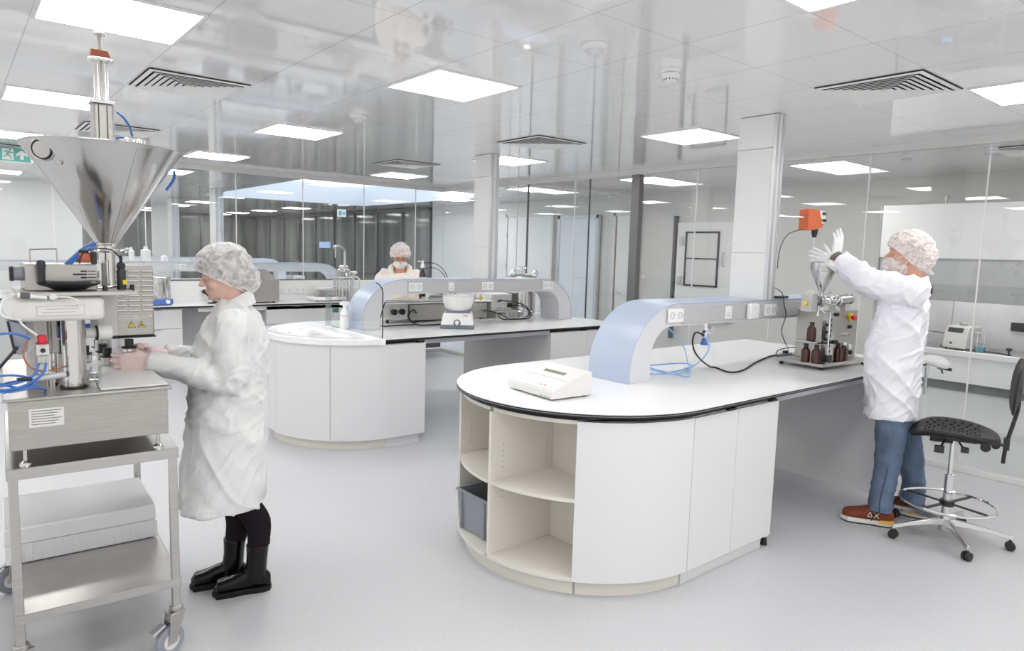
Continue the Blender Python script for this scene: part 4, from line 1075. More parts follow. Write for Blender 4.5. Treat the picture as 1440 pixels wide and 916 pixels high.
hose([aty(40, 478, 2.97), aty(33, 495, 2.97), aty(38, 512, 2.97), aty(52, 521, 2.98), aty(72, 521, 3.0), aty(90, 516, 3.03)], .0032, 'copper_hose')
hose([aty(48, 486, 2.97), aty(40, 494, 2.97), aty(34, 497, 2.97)], .0022, 'steel_matt')
pb('drain_pipe', MB().cyl(aty(45, 534, 3.0), aty(92, 527, 3.02), .012), 'bar_side')

# jars with black caps, in a row on the board
def make_jar(loc, label):
    t = thing('cosmetic_jar', label, 'jar', loc, 0, 'steel jars with black caps')
    z = loc[2]
    MB().lathe([(.026, 0), (.0275, .002), (.0275, .034), (.026, .036)], loc, 32).build('jar_body', 'steel_polished', t)
    MB().lathe([(.029, 0), (.0305, .001), (.0305, .005), (.027, .007)], (loc[0], loc[1], z+.036), 32).build('cap_flange', 'black_plastic', t)
    c_ = MB(); c_.lathe([(.0175, 0), (.0175, .010), (.0183, .011), (.0183, .013), (.0175, .014), (.0175, .026), (.0183, .027), (.0183, .030), (.016, .032), (0, .032)], (loc[0], loc[1], z+.043), 28)
    c_.build('cap', 'black_plastic', t)
    return t
j0 = atz(150, 511, 1.126)
jar = make_jar((j0.x, j0.y-.03, 1.1245), 'steel jar with black cap in the row, nearest to the gloved hand')
for k, lb_ in enumerate(('steel jar with black cap, second in the row behind the front jar', 'steel jar with black cap, third in the row behind the front jar', 'steel jar with black cap, farthest in the row under the nozzles')):
    pk = atz(150-6.5*(k+1), 511-7.0*(k+1), 1.126); dup(jar, (pk.x, min(pk.y-.03, 3.84), 1.1245), lb_)
dup(jar, (j0.x-.07, j0.y+.10, 1.1245), 'steel jar with black cap partly behind the polished column')
hj = aty(182, 497, 3.36)
dup(jar, (hj.x, 3.36, hj.z-.012), 'steel jar with black cap held up between the gloved hands')
# ------------------------------------------------------------------ things on the near bench
# wedge shaped meter with display
A = atz(714, 546, BZ); B = atz(776, 565, BZ); Cc = atz(821, 556, BZ)
A.z = B.z = Cc.z = 0
ex = (Cc-B); ex.z = 0; wdt = .235
ang_ = math.atan2(ex.y, ex.x)
dd_ = Vector((A.x-B.x, A.y-B.y, 0)); dl = dd_.length
u1 = dd_.normalized()                       # along the front, to the left
u2 = Vector((-u1.y, u1.x, 0)); u2 = u2 if u2.dot(ex) > 0 else -u2
L1 = dl; L2 = .27
t = thing('bench_meter', 'white wedge-shaped bench meter with a small display on the near worktop', 'meter', (B+u1*L1/2+u2*L2/2)+V(0, 0, BZ), math.atan2(u2.y, u2.x))
def G(a, b, z): p = B+u1*a+u2*b; return V(p.x, p.y, BZ+z)
def wedge(m, a0, a1, prof):
    n = len(prof); m.add([G(a0, b, z) for b, z in prof]+[G(a1, b, z) for b, z in prof], [tuple(range(n)), tuple(reversed(range(n, 2*n)))]+[(i, i+n, (i+1) % n+n, (i+1) % n) for i in range(n)])
    return m
prof = [(0, .008), (0, .047), (.215, .128), (L2, .132), (L2, .008)]
wedge(MB(), 0, L1, prof).build('housing', 'plastic_offwhite', t, bevel=.004)
def on(a0, a1, s0, s1, h0=-.001, h1=.0012):
    # patch on the sloping face; s along slope 0..1
    b0, z0, b1, z1 = 0, .047, .215, .128
    f = lambda s: (b0+(b1-b0)*s, z0+(z1-z0)*s)
    nb, nz = -(z1-z0), (b1-b0); ln = math.hypot(nb, nz); nb /= ln; nz /= ln
    pr_ = [(f(s0)[0]+nb*h0, f(s0)[1]+nz*h0), (f(s1)[0]+nb*h0, f(s1)[1]+nz*h0), (f(s1)[0]+nb*h1, f(s1)[1]+nz*h1), (f(s0)[0]+nb*h1, f(s0)[1]+nz*h1)]
    return wedge(MB(), a0, a1, pr_)
on(L1*.22, L1*.72, .69, .84, -.001, .0015).build('display_frame', 'plastic_white', t)
on(L1*.24, L1*.70, .71, .82, .0002, .0022).build('display', 'lcd', t)
on(L1*.02, L1*.98, .06, .50, -.001, .0008).build('key_panel', 'paper', t)
for s in (.045, .51): on(L1*.03, L1*.97, s, s+.008, 0, .0012).build('panel_line', 'ink_soft', t, smooth=0)
for r_ in range(3):
    for c_ in range(8):
        a0 = L1*(.16+.09*c_+(.05 if c_ > 3 else 0)); red = (r_ == 0 and c_ in (1, 2))
        on(a0, a0+L1*.05, .16+.11*r_, .20+.11*r_, .0008, .0016).build('key', 'ink_red' if red else 'bar_side', t, smooth=0)
for a in (.03, L1-.03):
    for b in (.03, L2-.03):
        MB().cyl(G(a, b, 0), G(a, b, .009), .009).build('foot', 'rubber', t)
md = MB()
for k in range(9): 
    if k != 5: wedge(md, L1*(.05+.026*k), L1*(.05+.026*k+.018), [(-.0008, .014), (-.0008, .0175), (.0008, .0175), (.0008, .014)])
md.build('model_lettering', 'ink', t, smooth=0)

# grey crate in the left compartment
t = thing('storage_crate', 'grey plastic storage crate inside the open curved shelf unit', 'crate', (2.33, 2.98, .103))
def crate(x0, x1, y0, y1, z0, z1):
    m = MB(); ta = .012
    def ring_(ox, z): return [(x0-ox, y0-ox, z), (x1+ox, y0-ox, z), (x1+ox, y1+ox, z), (x0-ox, y1+ox, z)]
    rs = [ring_(-ta, z0), ring_(0, z1-.03), ring_(0, z1), ring_(-.006, z1), ring_(-.006-.004, z0+.01)]
    m.loft(rs); m.build('crate_body', 'crate_grey', t, bevel=.002)
    MB().loft([ring_(.008, z1-.012), ring_(.008, z1-.001), ring_(.0, z1-.001), ring_(.0, z1-.012)], cap=False).build('rim', 'crate_grey', t)
    r_ = MB()
    for f_ in (.15, .85): r_.bb(x0-.008, x0+.012, y0+(y1-y0)*f_-.006, y0+(y1-y0)*f_+.006, z0+.01, z1-.01)
    for f_ in (.25, .75): r_.bb(x0+(x1-x0)*f_-.006, x0+(x1-x0)*f_+.006, y0-.004, y0+.012, z0+.01, z1-.01)
    r_.build('rib', 'crate_grey', t)
crate(2.185, 2.50, 2.80, 3.10, .104, .335)

def btube(pts, r, name, mat):
    P, rr_ = spline([Vector(p) for p in pts], [r]*len(pts), 7)
    for p in P: p.z = max(p.z, BZ+r+.0005)
    return MB().tube(P, r, 8).build(name, mat, None)
# pale blue tubing coiled on the worktop below the gantry
def atw(px, py, dz=.004): return atz(px, py, BZ+dz)
t = btube([aty(937, 459, 2.70), aty(950, 472, 2.74), aty(962, 490, 2.80)]+[atw(967, 510), atw(970, 524), atw(968, 530), atw(950, 527), atw(920, 519), atw(903, 515), atw(905, 524), atw(930, 526), atw(960, 520), atw(973, 514), atw(960, 511), atw(925, 513), atw(885, 516), atw(870, 516)], .0042, 'air_tube', 'pale_hose')
tag(t, 'pale blue air tube looping down from the gantry onto the near worktop', 'tube')
t = btube([atw(897, 517, .012), aty(892, 500, 2.75), aty(890, 485, 2.72), aty(897, 470, 2.66), aty(905, 462, 2.64)][::-1]+[atw(915, 520, .012), atw(950, 526, .012), atw(975, 515, .012), aty(992, 500, 2.58), aty(997, 487, 2.55), aty(993, 475, 2.55), aty(990, 468, 2.56)], .0042, 'air_tube', 'pale_hose')
tag(t, 'pale blue air tube running to the tap under the gantry', 'tube')
# tap / gas valve under gantry
v0 = aty(998, 462, 2.57)
t = thing('gas_tap', 'chrome valve with round gauge hanging under the near gantry', 'valve', (v0.x, 2.6, v0.z-.03))
MB().cyl((v0.x, 2.60, 1.256), (v0.x, 2.60, 1.16), .015, seg=20).cyl((v0.x, 2.60, 1.215), (v0.x-.035, 2.585, 1.205), .010).build('valve_body', 'chrome', t)
MB().cyl((v0.x+.01, 2.60, 1.215), (v0.x+.035, 2.59, 1.215), .008).cyl((v0.x+.045, 2.575, 1.21), (v0.x+.047, 2.600, 1.21), .026, seg=28).build('gauge', 'chrome', t)
MB().lathe([(.028, 0), (.026, .01), (.017, .045)], (v0.x-.002, 2.60, 1.115), 18).build('blue_collar', 'blue_dev', t)
MB().cyl((v0.x-.035, 2.585, 1.205), (v0.x-.075, 2.57, 1.190), .009).cyl((v0.x-.055, 2.58, 1.20), (v0.x-.058, 2.575, 1.175), .007).build('black_connector', 'black_plastic', t)
t = btube([V(v0.x-.075, 2.57, 1.190), aty(978, 468, 2.55), aty(974, 482, 2.52), aty(980, 500, 2.46)]+[atw(1000, 517), atw(1025, 524), atw(1045, 521), atw(1065, 509), atw(1085, 501), atw(1100, 500), atw(1112, 500)], .0055, 'black_hose', 'rubber')
tag(t, 'black hose curving over the near worktop to the bottle filler', 'hose')

# bottle filling machine
FX, FY = 4.57, 2.21
fr = R(-4)
FT = Matrix.Translation((FX, FY, BZ)) @ Matrix.Rotation(fr, 4, 'Z')
def FP(x, y, z): return FT @ Vector((x, y, z))
bf = thing('bottle_filler', 'tabletop stainless bottle filler with small cone hopper before the man', 'bottle filler', FP(.3, .17, 0), fr)
def fb(name, mb, mats, parent=bf, **k): return mb.build(name, mats, parent, **k)
bw, bd = .62, .36
fb('drip_tray', MB().bb(0, bw, 0, bd, .022, .045, FT), 'steel', bevel=.003)
for x, y in ((.03, .03), (bw-.03, .03), (.03, bd-.03), (bw-.03, bd-.03)):
    fb('foot', MB().cyl((x, y, 0.0005), (x, y, .023), .014, seg=16, mt=FT), 'rubber')
cab = fb('drive_cabinet', MB().bb(.20, .60, .10, .34, .045, .395, FT), 'steel_brushed', bevel=.004)
colm = fb('front_plate', MB().bb(.10, .215, .045, .085, .045, .395, FT), 'steel', bevel=.003)
fb('slot_plate', MB().bb(.125, .18, .036, .046, .075, .36, FT), 'steel_polished', colm, bevel=.004)
m = MB()
for k in range(7): m.bb(.085, .094, .010, .016, .12+k*.036, .138+k*.036, FT)
m.bb(.083, .090, .014, .024, .05, .40, FT)
fb('height_rail', m, 'rubber', smooth=0)
fb('guide_rod', MB().cyl((.07, .012, .045), (.07, .012, .40), .007, seg=14, mt=FT), 'chrome')
fb('rod_clamp', MB().bb(.045, .095, -.01, .03, .055, .105, FT), 'black_plastic', bevel=.004)
fb('clamp_knob', MB().cyl((.10, .0, .385), (.125, -.012, .385), .013, mt=FT).cyl((.10, .0, .195), (.13, -.014, .195), .014, mt=FT), 'black_plastic')
shf = fb('bottle_shelf', MB().bb(-.045, .075, .04, .20, .192, .196, FT), 'steel_polished')
fb('shelf_arm', MB().cyl((.02, .06, .185), (.13, .0, .188), .007, mt=FT), 'black_plastic', shf)
# pump body on top
e1 = aty(1160, 420, FY+.10)
fb('valve_cross', MB().cyl((.06, .10, .47), (.16, .10, .47), .034, seg=28, mt=FT).ball((.09, .10, .47), .042, 24, 16, mt=FT).cyl((.09, .10, .43), (.09, .10, .52), .018, seg=20, mt=FT), 'chrome')
for xx, rr_ in ((.155, .040), (.235, .036), (.29, .040), (.05, .037)):
    fb('clamp_ring', MB().lathe([(.030, -.008), (rr_, -.007), (rr_+.003, 0), (rr_, .007), (.030, .008)], (xx, .10, .47), 28, (1, 0, 0), mt=FT), 'chrome')
fb('product_cylinder', MB().cyl((.16, .10, .47), (.30, .10, .47), .024, seg=24, mt=FT).cyl((.30, .10, .475), (.45, .10, .48), .035, seg=32, mt=FT).cyl((.45, .10, .48), (.465, .10, .48), .041, seg=32, mt=FT), 'steel_polished')
fb('cylinder_cradle', MB().lathe([(.055, 0), (.045, .03), (.03, .042)], (.24, .10, .395), 24, mt=FT).bb(.36, .42, .07, .13, .395, .445, FT), 'steel_matt', bevel=.002)
fb('actuator', MB().bb(-.075, .0, .07, .15, .40, .525, FT).cyl((.0, .11, .47), (.04, .11, .47), .02, mt=FT), 'steel_matt', bevel=.006)
fb('actuator_cover', MB().cyl((-.04, .10, .525), (-.04, .10, .54), .022, mt=FT), 'plastic_offwhite')
fb('yellow_plug', MB().cyl((-.075, .11, .455), (-.098, .11, .455), .013, mt=FT), 'yellow')
fb('outlet_nozzle', MB().cyl((.03, .08, .44), (.03, .08, .375), .010, mt=FT).lathe([(.014, 0), (.014, .02)], (.03, .08, .37), 16, mt=FT), 'chrome')
fb('clamp_bolt', MB().cyl((.085, .06, .515), (.115, .05, .53), .006, mt=FT).cyl((.045, .06, .41), (.06, .04, .39), .006, mt=FT).ball((.12, .05, .53), .009, 10, 8, mt=FT), 'chrome')
hz0 = .535
hp = fb('hopper', MB().lathe([(.016, hz0-.02), (.016, hz0), (.019, hz0+.004), (.083, hz0+.145), (.084, hz0+.20), (.087, hz0+.203), (.081, hz0+.200), (.080, hz0+.145), (.016, hz0+.006)], (.09, .10, 0), 48, mt=FT, cap=False), 'steel_polished')
fb('hopper_seam', MB().torus((.09, .10, hz0+.145), .0838, .0014, seg=48, mt=FT), 'steel_matt', hp)
# buttons on the cabinet
es = fb('stop_collar', MB().cyl((.49, .10, .345), (.49, .088, .345), .030, seg=28, mt=FT), 'yellow', cab)
fb('stop_button', MB().lathe([(.012, 0), (.012, .012), (.021, .014), (.022, .024), (.018, .030), (0, .031)], (.49, .088, .345), 28, (0, -1, 0), mt=FT), 'red', cab)
fb('key_switch', MB().bb(.475, .505, .085, .10, .262, .288, FT), 'black_plastic', cab, bevel=.003)
fb('hose_socket', MB().cyl((.43, .10, .218), (.43, .085, .218), .013, mt=FT).cyl((.49, .10, .218), (.49, .085, .218), .013, mt=FT), 'steel_polished', cab)
fb('power_switch', MB().cyl((.505, .10, .13), (.505, .088, .13), .018, mt=FT), 'plastic_white', cab)
fb('black_dial', MB().cyl((.515, .10, .085), (.515, .08, .085), .016, mt=FT), 'black_plastic', cab)
for k in range(3): fb('guide_block', MB().bb(.078+.0*k, .098, .03, .05, .30-.05*k, .318-.05*k, FT), 'black_plastic')

# amber bottles
def bottle(loc, label, cap='black_plastic'):
    t = thing('amber_bottle', label, 'bottle', loc, 0, 'brown pharmacy bottles at the filler')
    x, y, z = loc
    MB().lathe([(.028, 0), (.031, .003), (.031, .055), (.030, .078), (.024, .092), (.014, .103), (.0125, .106), (.0125, .112)], loc, 28).build('bottle_body', 'amber', t)
    MB().lathe([(.0315, .022), (.0315, .05)], loc, 28, cap=False).build('bottle_band', 'amber_dark', t) if 0 else None
    m = MB(); m.lathe([(.0155, 0), (.0158, .002), (.0158, .020), (.014, .022), (0, .022)], (x, y, z+.107), 24).build('bottle_cap', cap, t)
    return t
zt_ = BZ+.0455
def onbase(px, py): return atz(px, py, zt_)
pA = onbase(1132, 509); b1_ = bottle((pA.x, pA.y, zt_), 'amber bottle with black cap on the drip tray, leftmost of all')
pB = onbase(1147, 511); dup(b1_, (pB.x, pB.y, zt_), 'amber bottle with black cap on the drip tray, second from the left')
pC = FP(.02, .11, .197); dup(b1_, (pC.x, pC.y, pC.z+.0005), 'amber bottle on the small raised shelf under the filler valve')
pD = FP(.27, .045, .046); dup(b1_, (pD.x-.01, pD.y, zt_), 'dark amber bottle half hidden behind the white-capped one')
pE = FP(.345, .05, .046); bottle((pE.x, pE.y, zt_), 'amber bottle with a white cap before the filler cabinet', 'plug_white')

# cable bundle and lead
t = btube([atw(1112, 500, .006), atw(1130, 496, .014), atw(1118, 489, .02), atw(1096, 492, .02), atw(1092, 500, .012), atw(1105, 504, .008), atw(1128, 501, .018), atw(1142, 496, .02)], .0045, 'cable_bundle', 'rubber')
tag(t, 'black cable bundle coiled behind the left corner of the bottle filler', 'cable')
t = thing('power_strip', 'small dark plug strip under the coiled cables', 'power strip', atw(1105, 500, 0))
pq = atw(1104, 501, 0); MB().bb(pq.x-.10, pq.x+.08, pq.y-.02, pq.y+.02, BZ+.0005, BZ+.022).build('strip_body', 'plastic_grey', t, bevel=.006)
MB().bb(pq.x-.02, pq.x+.02, pq.y-.015, pq.y+.015, BZ+.0225, BZ+.045).build('plug', 'black_plastic', t, bevel=.006)

# orange overhead stirrer on its arm, fixed to the duct
sxy = atd(1142, 309, 962*.00474)
S0 = aty(1142, 309, 2.52)
st = thing('overhead_stirrer', 'orange overhead stirrer on a steel rod above the small hopper', 'stirrer', (S0.x, 2.52, S0.z-.1))
sxx = S0.x; zz = S0.z
ST = Matrix.Translation((sxx, 2.52, zz)) @ Matrix.Rotation(R(-14), 4, 'Z')
pf_ = [(-.085, .075), (.06, .070), (.078, .040), (.078, -.03), (.060, -.058), (-.02, -.078), (-.088, -.080)]
n = len(pf_)
def exy(pl, y0, y1): n = len(pl); return ([(p[0], y0, p[1]) for p in pl]+[(p[0], y1, p[1]) for p in pl], [tuple(range(n)), tuple(reversed(range(n, 2*n)))]+[(i, i+n, (i+1) % n+n, (i+1) % n) for i in range(n)])
sb = MB().add(*exy(pf_, -.045, .045), ST).build('stirrer_body', 'orange', st, bevel=.008, bseg=3)
MB().add(*exy([(.018, .066), (.0745, .062), (.083, .040), (.083, -.026), (.052, -.030), (.032, .03)], -.0475, .0475), ST).build('control_face', 'plastic_white', st, bevel=.003)
MB().bb(.045, .0835, -.049, -.046, .032, .054, ST).build('display', 'lcd_dark', st)
MB().bb(.080, .0845, -.03, .03, .02, .05, ST).build('front_display', 'lcd_dark', st)
MB().cyl((.066, -.048, -.006), (.066, -.062, -.006), .011, mt=ST).cyl((.083, .0, -.008), (.098, .0, -.008), .013, mt=ST).cyl((.045, -.048, -.002), (.045, -.054, -.002), .006, mt=ST).build('control_knob', 'black_plastic', st)
MB().cyl((.035, 0, -.065), (.035, 0, -.105), .024, .021, mt=ST).cyl((.035, 0, -.105), (.035, 0, -.128), .019, .015, mt=ST).build('chuck', 'black_plastic', st)
MB().cyl((.035, 0, -.12), (.035, 0, -.33), .004, mt=ST).build('stirring_shaft', 'chrome', st)
aw = aty(1098, 307, 2.62)
MB().cyl((4.555, 2.66, zz+.012), (sxx-.08, 2.53, zz+.012), .007).build('support_rod', 'chrome', st)
MB().box((4.556, 2.66, zz+.012), (.02, .03, .045)).cyl((4.57, 2.65, zz-.015), (4.57, 2.65, zz+.04), .009).build('rod_clamp', 'black_plastic', st, bevel=.003)
MB().tube([ST @ V(-.082, 0, -.07), aty(1108, 330, 2.6), aty(1097, 350, 2.62), aty(1093, 378, 2.62)], .0028, 8, smooth=6).build('stirrer_cable', 'rubber', st)
t = btube([aty(1090, 405, 2.58), aty(1100, 413, 2.575), aty(1103, 430, 2.575), aty(1105, 445, 2.575), aty(1099, 465, 2.55), aty(1104, 482, 2.5), atw(1108, 490, .03), atw(1108, 500, .03)], .003, 'power_cable', 'rubber')
tag(t, 'thin black cable hanging from the gantry down to the plug strip', 'cable')
pk = aty(1096, 422, 2.62)
t = MB().bb(pk.x-.02, pk.x+.13, 2.62, 2.67, 1.396, 1.412).build('cable_clip', 'black_plastic', None, bevel=.003)
tag(t, 'small black cable holder lying on the near gantry by the duct', 'cable holder')
# ------------------------------------------------------------------ things on the middle bench
SC2 = .9615
def a2(px, py, y): return aty(px, py, y)
# white two-part mixer
p = atz(640, 461, BZ); mx_, my_ = 3.83, 5.47
p = atz(640, 463, BZ); mx_, my_ = p.x+.10, p.y+.10
t = thing('bowl_mixer', 'white laboratory mixer with round bowl on the middle bench', 'mixer', (mx_, my_, BZ))
r0 = R(-38); MM = Matrix.Translation((mx_, my_, BZ)) @ Matrix.Rotation(r0, 4, 'Z') @ Matrix.Scale(1.2, 4)
def fr_(m, w0, d0, w1, d1, z0, z1):
    m.loft([[V(-w0, -d0, z0), V(w0, -d0, z0), V(w0, d0, z0), V(-w0, d0, z0)], [V(-w1, -d1, z1), V(w1, -d1, z1), V(w1, d1, z1), V(-w1, d1, z1)]], mt=MM); return m
fr_(MB(), .135, .12, .132, .118, .001, .028).build('base', 'slate', t, bevel=.01, bseg=3)
fr_(MB(), .132, .117, .112, .10, .029, .125).build('motor_housing', 'plastic_white', t, bevel=.010, bseg=3)
fr_(MB(), .10, .09, .09, .08, .125, .142).build('collar', 'slate', t, bevel=.004)
MB().lathe([(.085, 0), (.108, .025), (.124, .07), (.128, .115), (.122, .115), (.06, .10), (0, .10)], (0, 0, .142), 40, mt=MM).build('bowl', 'plastic_white', t)
MB().lathe([(.10, 0), (.104, .004), (.085, .012), (.04, .015), (0, .015)], (0, 0, .256), 36, mt=MM).build('clear_lid', 'milky', t)
dl = MB().lathe([(.028, 0), (.027, .006)], (0, -.124, .05), 28, (0, -1, 0), mt=MM).build('dial_recess', 'slate', t)
MB().prism([(0, -.022), (.012, -.008), (.016, .004), (.011, .014), (0, .018), (-.011, .014), (-.016, .004), (-.012, -.008)], 0, .014, MM @ Matrix.Translation((0, -.130, .052)) @ Matrix.Rotation(PI/2, 4, 'X')).build('dial', 'plug_white', dl, bevel=.002)
MB().bb(.045, .085, -.1085, -.105, .105, .111, MM).build('logo_mark', 'red_brown', t)

# long stainless testing machine under the gantry
yr = 6.10
e0 = aty(545, 450, yr); e1 = aty(690, 448, yr)
t = thing('coating_machine', 'long grey steel machine with black knobs under the middle gantry', 'machine', ((e0.x+e1.x)/2, yr, BZ))
MB().bb(3.74, 4.72, 6.02, 6.38, BZ+.02, BZ+.185).build('steel_case', 'steel_brushed', t, bevel=.004)
MB().bb(3.46, 3.74, 6.05, 6.32, BZ+.03, BZ+.215).build('gear_case', 'plastic_offwhite', t, bevel=.012)
MB().add([(3.40, 6.03, BZ+.06), (3.60, 6.03, BZ+.03), (3.74, 6.03, BZ+.05), (3.60, 6.03, BZ+.21), (3.45, 6.03, BZ+.20), (3.40, 6.05, BZ+.06), (3.60, 6.05, BZ+.03), (3.74, 6.05, BZ+.05), (3.60, 6.05, BZ+.21), (3.45, 6.05, BZ+.20)],
         [(0, 1, 2, 3, 4), (9, 8, 7, 6, 5), (0, 5, 6, 1), (1, 6, 7, 2), (2, 7, 8, 3), (3, 8, 9, 4), (4, 9, 5, 0)]).build('angled_plate', 'plastic_offwhite', t, bevel=.004)
for x in (3.53, 3.62): MB().cyl((x, 6.03, BZ+.12), (x, 5.99, BZ+.12), .012).cyl((x, 5.99, BZ+.12), (x, 5.96, BZ+.12), .030, seg=20).build('knob', 'black_plastic', t)
MB().bb(3.40, 4.80, 6.0, 6.40, BZ+.192, BZ+.204).build('top_plate', 'plastic_white', t, bevel=.003)
MB().bb(3.42, 3.95, 6.05, 6.30, BZ+.204, BZ+.235).bb(3.98, 4.18, 6.05, 6.2, BZ+.204, BZ+.25).build('carriage', 'steel', t, bevel=.004)
MB().cyl((3.44, 6.06, BZ+.225), (4.62, 6.06, BZ+.225), .012).build('drive_rod', 'chrome', t)
MB().cyl((4.0, 6.1, BZ+.27), (4.45, 6.1, BZ+.27), .028, seg=20).build('roller', 'plastic_white', t)
m = MB()
for k in range(7): m.box((4.02+.055*k+.01*(k % 2), 6.05, BZ+.30-.004*(k % 3)), (.03, .02, .012), (0, R(20*(k % 3)), 0))
m.build('clip_row', 'rubber', t)
for x, c_ in ((4.50, 'yellow'), (4.60, 'yellow')): MB().cyl((x, 6.0, BZ+.235), (x, 5.97, BZ+.235), .018).build('valve_knob', c_, t)
for x in (4.47, 4.55, 4.63): MB().cyl((x, 6.02, BZ+.15), (x, 6.02, BZ+.28), .008).build('fitting', 'chrome', t)
for x, y in ((3.50, 6.06), (3.80, 6.06), (4.66, 6.06), (3.50, 6.3), (4.66, 6.33)): MB().cyl((x, y, BZ+.0005), (x, y, BZ+.035), .014).build('foot', 'black_plastic', t)
# control box, case and leads
t = thing('control_box', 'light grey control box with black plugs beside the steel tank', 'control box', (4.95, 6.12, BZ))
MB().bb(4.80, 5.10, 6.05, 6.3, BZ+.085, BZ+.27).build('housing', 'plastic_offwhite', t, bevel=.005)
MB().bb(4.84, 5.16, 6.0, 6.3, BZ+.001, BZ+.084).build('lower_case', 'steel_matt', t, bevel=.004)
m = MB()
for k in range(3): m.cyl((4.88+.05*k, 6.05, BZ+.12), (4.88+.05*k, 6.035, BZ+.12), .014)
m.build('socket_row', 'bar_side', t)
MB().bb(5.03, 5.07, 6.0, 6.05, BZ+.12, BZ+.17).build('plug', 'black_plastic', t, bevel=.003)
MB().cyl((4.90, 6.05, BZ+.19), (4.90, 5.99, BZ+.205), .010).build('plug', 'black_plastic', t)
m = MB()
m.tube([(4.90, 5.99, BZ+.205), (5.0, 5.93, BZ+.19), (5.16, 5.90, BZ+.15), (5.22, 5.88, BZ+.08), (5.15, 5.84, BZ+.02), (5.0, 5.82, BZ+.008), (4.92, 5.84, BZ+.008)], .006, 8, smooth=7)
m.build('lead', 'rubber', t)
MB().tube([(5.05, 6.0, BZ+.15), (5.17, 5.93, BZ+.13), (5.24, 5.90, BZ+.07), (5.16, 5.82, BZ+.01), (4.98, 5.80, BZ+.008), (4.85, 5.82, BZ+.008)], .006, 8, smooth=7).build('lead', 'rubber', t)
t = MB().tube([(4.66, 6.01, BZ+.10), (4.76, 5.93, BZ+.08), (4.86, 5.85, BZ+.03), (4.80, 5.78, BZ+.012), (4.74, 5.80, BZ+.03), (4.78, 5.9, BZ+.07), (4.9, 5.92, BZ+.06)], .006, 8, smooth=7).build('looped_cable', 'rubber', None)
tag(t, 'black cable loop lying between the steel case and the control box', 'cable')
t = MB().tube([(3.80, 6.0, BZ+.10), (3.72, 5.94, BZ+.14), (3.62, 5.86, BZ+.08), (3.66, 5.76, BZ+.012), (3.80, 5.70, BZ+.008), (3.95, 5.74, BZ+.008), (4.10, 5.85, BZ+.01), (4.14, 5.95, BZ+.02)], .007, 8, smooth=7).build('looped_cable', 'rubber', None)
tag(t, 'black mains lead curling on the bench left of the mixer', 'cable')
t = MB().tube([(3.46, 6.02, BZ+.24), (3.40, 5.97, BZ+.16), (3.33, 5.90, BZ+.06), (3.30, 5.84, BZ+.008), (3.42, 5.80, BZ+.008), (3.66, 5.80, BZ+.008)], .006, 8, smooth=7).build('looped_cable', 'rubber', None)
tag(t, 'black cable falling behind the splash screen gasket', 'cable')
# round pressure tank
tc = V(5.36, 6.20, BZ)
t = thing('pressure_tank', 'round stainless pressure tank with clamped lid behind the middle gantry', 'tank', tc)
MB().lathe([(.165, 0), (.172, .004), (.172, .06), (.168, .065), (.172, .07), (.172, .36), (.168, .365), (.172, .37), (.172, .42), (.176, .425), (.176, .435)], tc+V(0, 0, .001), 48).build('tank_body', 'steel_polished', t)
MB().lathe([(.180, .436), (.182, .446), (.16, .47), (.10, .492), (.03, .502), (0, .503)], tc, 48).build('lid', 'steel', t)
for k in range(4):
    a = R(20+90*k); c_ = tc+V(.18*math.cos(a), .18*math.sin(a), .45)
    MB().tube([c_+V(0, 0, -.03), c_+V(.012*math.cos(a), .012*math.sin(a), .01), c_+V(-.03*math.cos(a), -.03*math.sin(a), .035)], .009, 8).ball(c_+V(.01*math.cos(a), .01*math.sin(a), .02), .016, 12, 8).build('lid_clamp', 'steel', t)
MB().torus(tc+V(-.17, -.05, .50), .04, .008, (0, 1, .3), 24).build('lid_handle', 'chrome', t)
MB().torus(tc+V(.17, -.05, .50), .035, .008, (0, 1, .3), 24).build('lid_handle', 'chrome', t)
MB().cyl(tc+V(0, 0, .50), tc+V(0, 0, .58), .012).cyl(tc+V(-.04, 0, .58), tc+V(.04, 0, .585), .008).cyl(tc+V(.03, 0, .50), tc+V(.035, 0, .55), .010).tube([tc+V(.035, 0, .54), tc+V(.05, 0, .565), tc+V(.08, 0, .565)], .008, 8).cyl(tc+V(-.05, 0, .49), tc+V(-.05, 0, .53), .012).cyl(tc+V(-.07, 0, .53), tc+V(.07, 0, .53), .006).build('lid_valve', 'chrome', t)

def plain(name, label, cat, loc, prof, mat, seg=24, group=None):
    t = thing(name, label, cat, loc, 0, group); return t
t = thing('glass_bottle', 'small clear glass bottle standing right of the round steel tank', 'bottle', (5.46, 5.98, BZ))
MB().lathe([(.028, .001), (.03, .004), (.03, .10), (.012, .14), (.012, .16)], (5.47, 5.97, BZ), 24).build('bottle_body', 'glassware', t)
MB().cyl((5.47, 5.97, BZ+.16), (5.47, 5.97, BZ+.175), .014).build('cap', 'bar_side', t)
for k, (x, y) in enumerate(((4.98, 5.93), (5.05, 5.95), (5.10, 5.93))):
    t = thing('glass_vial', 'empty glass vial standing before the grey case by the tank', 'vial', (x, y, BZ), 0, 'glass vials by the control box')
    MB().lathe([(.016, .001), (.017, .003), (.017, .06), (.013, .066), (.013, .074)], (x, y, BZ), 20).build('vial_body', 'glassware', t)

for o in list(C.objects):
    if o.parent is None and o.name.split('.')[0] in ('coating_machine', 'control_box', 'pressure_tank', 'glass_bottle', 'glass_vial', 'looped_cable'): o.location.x -= .13
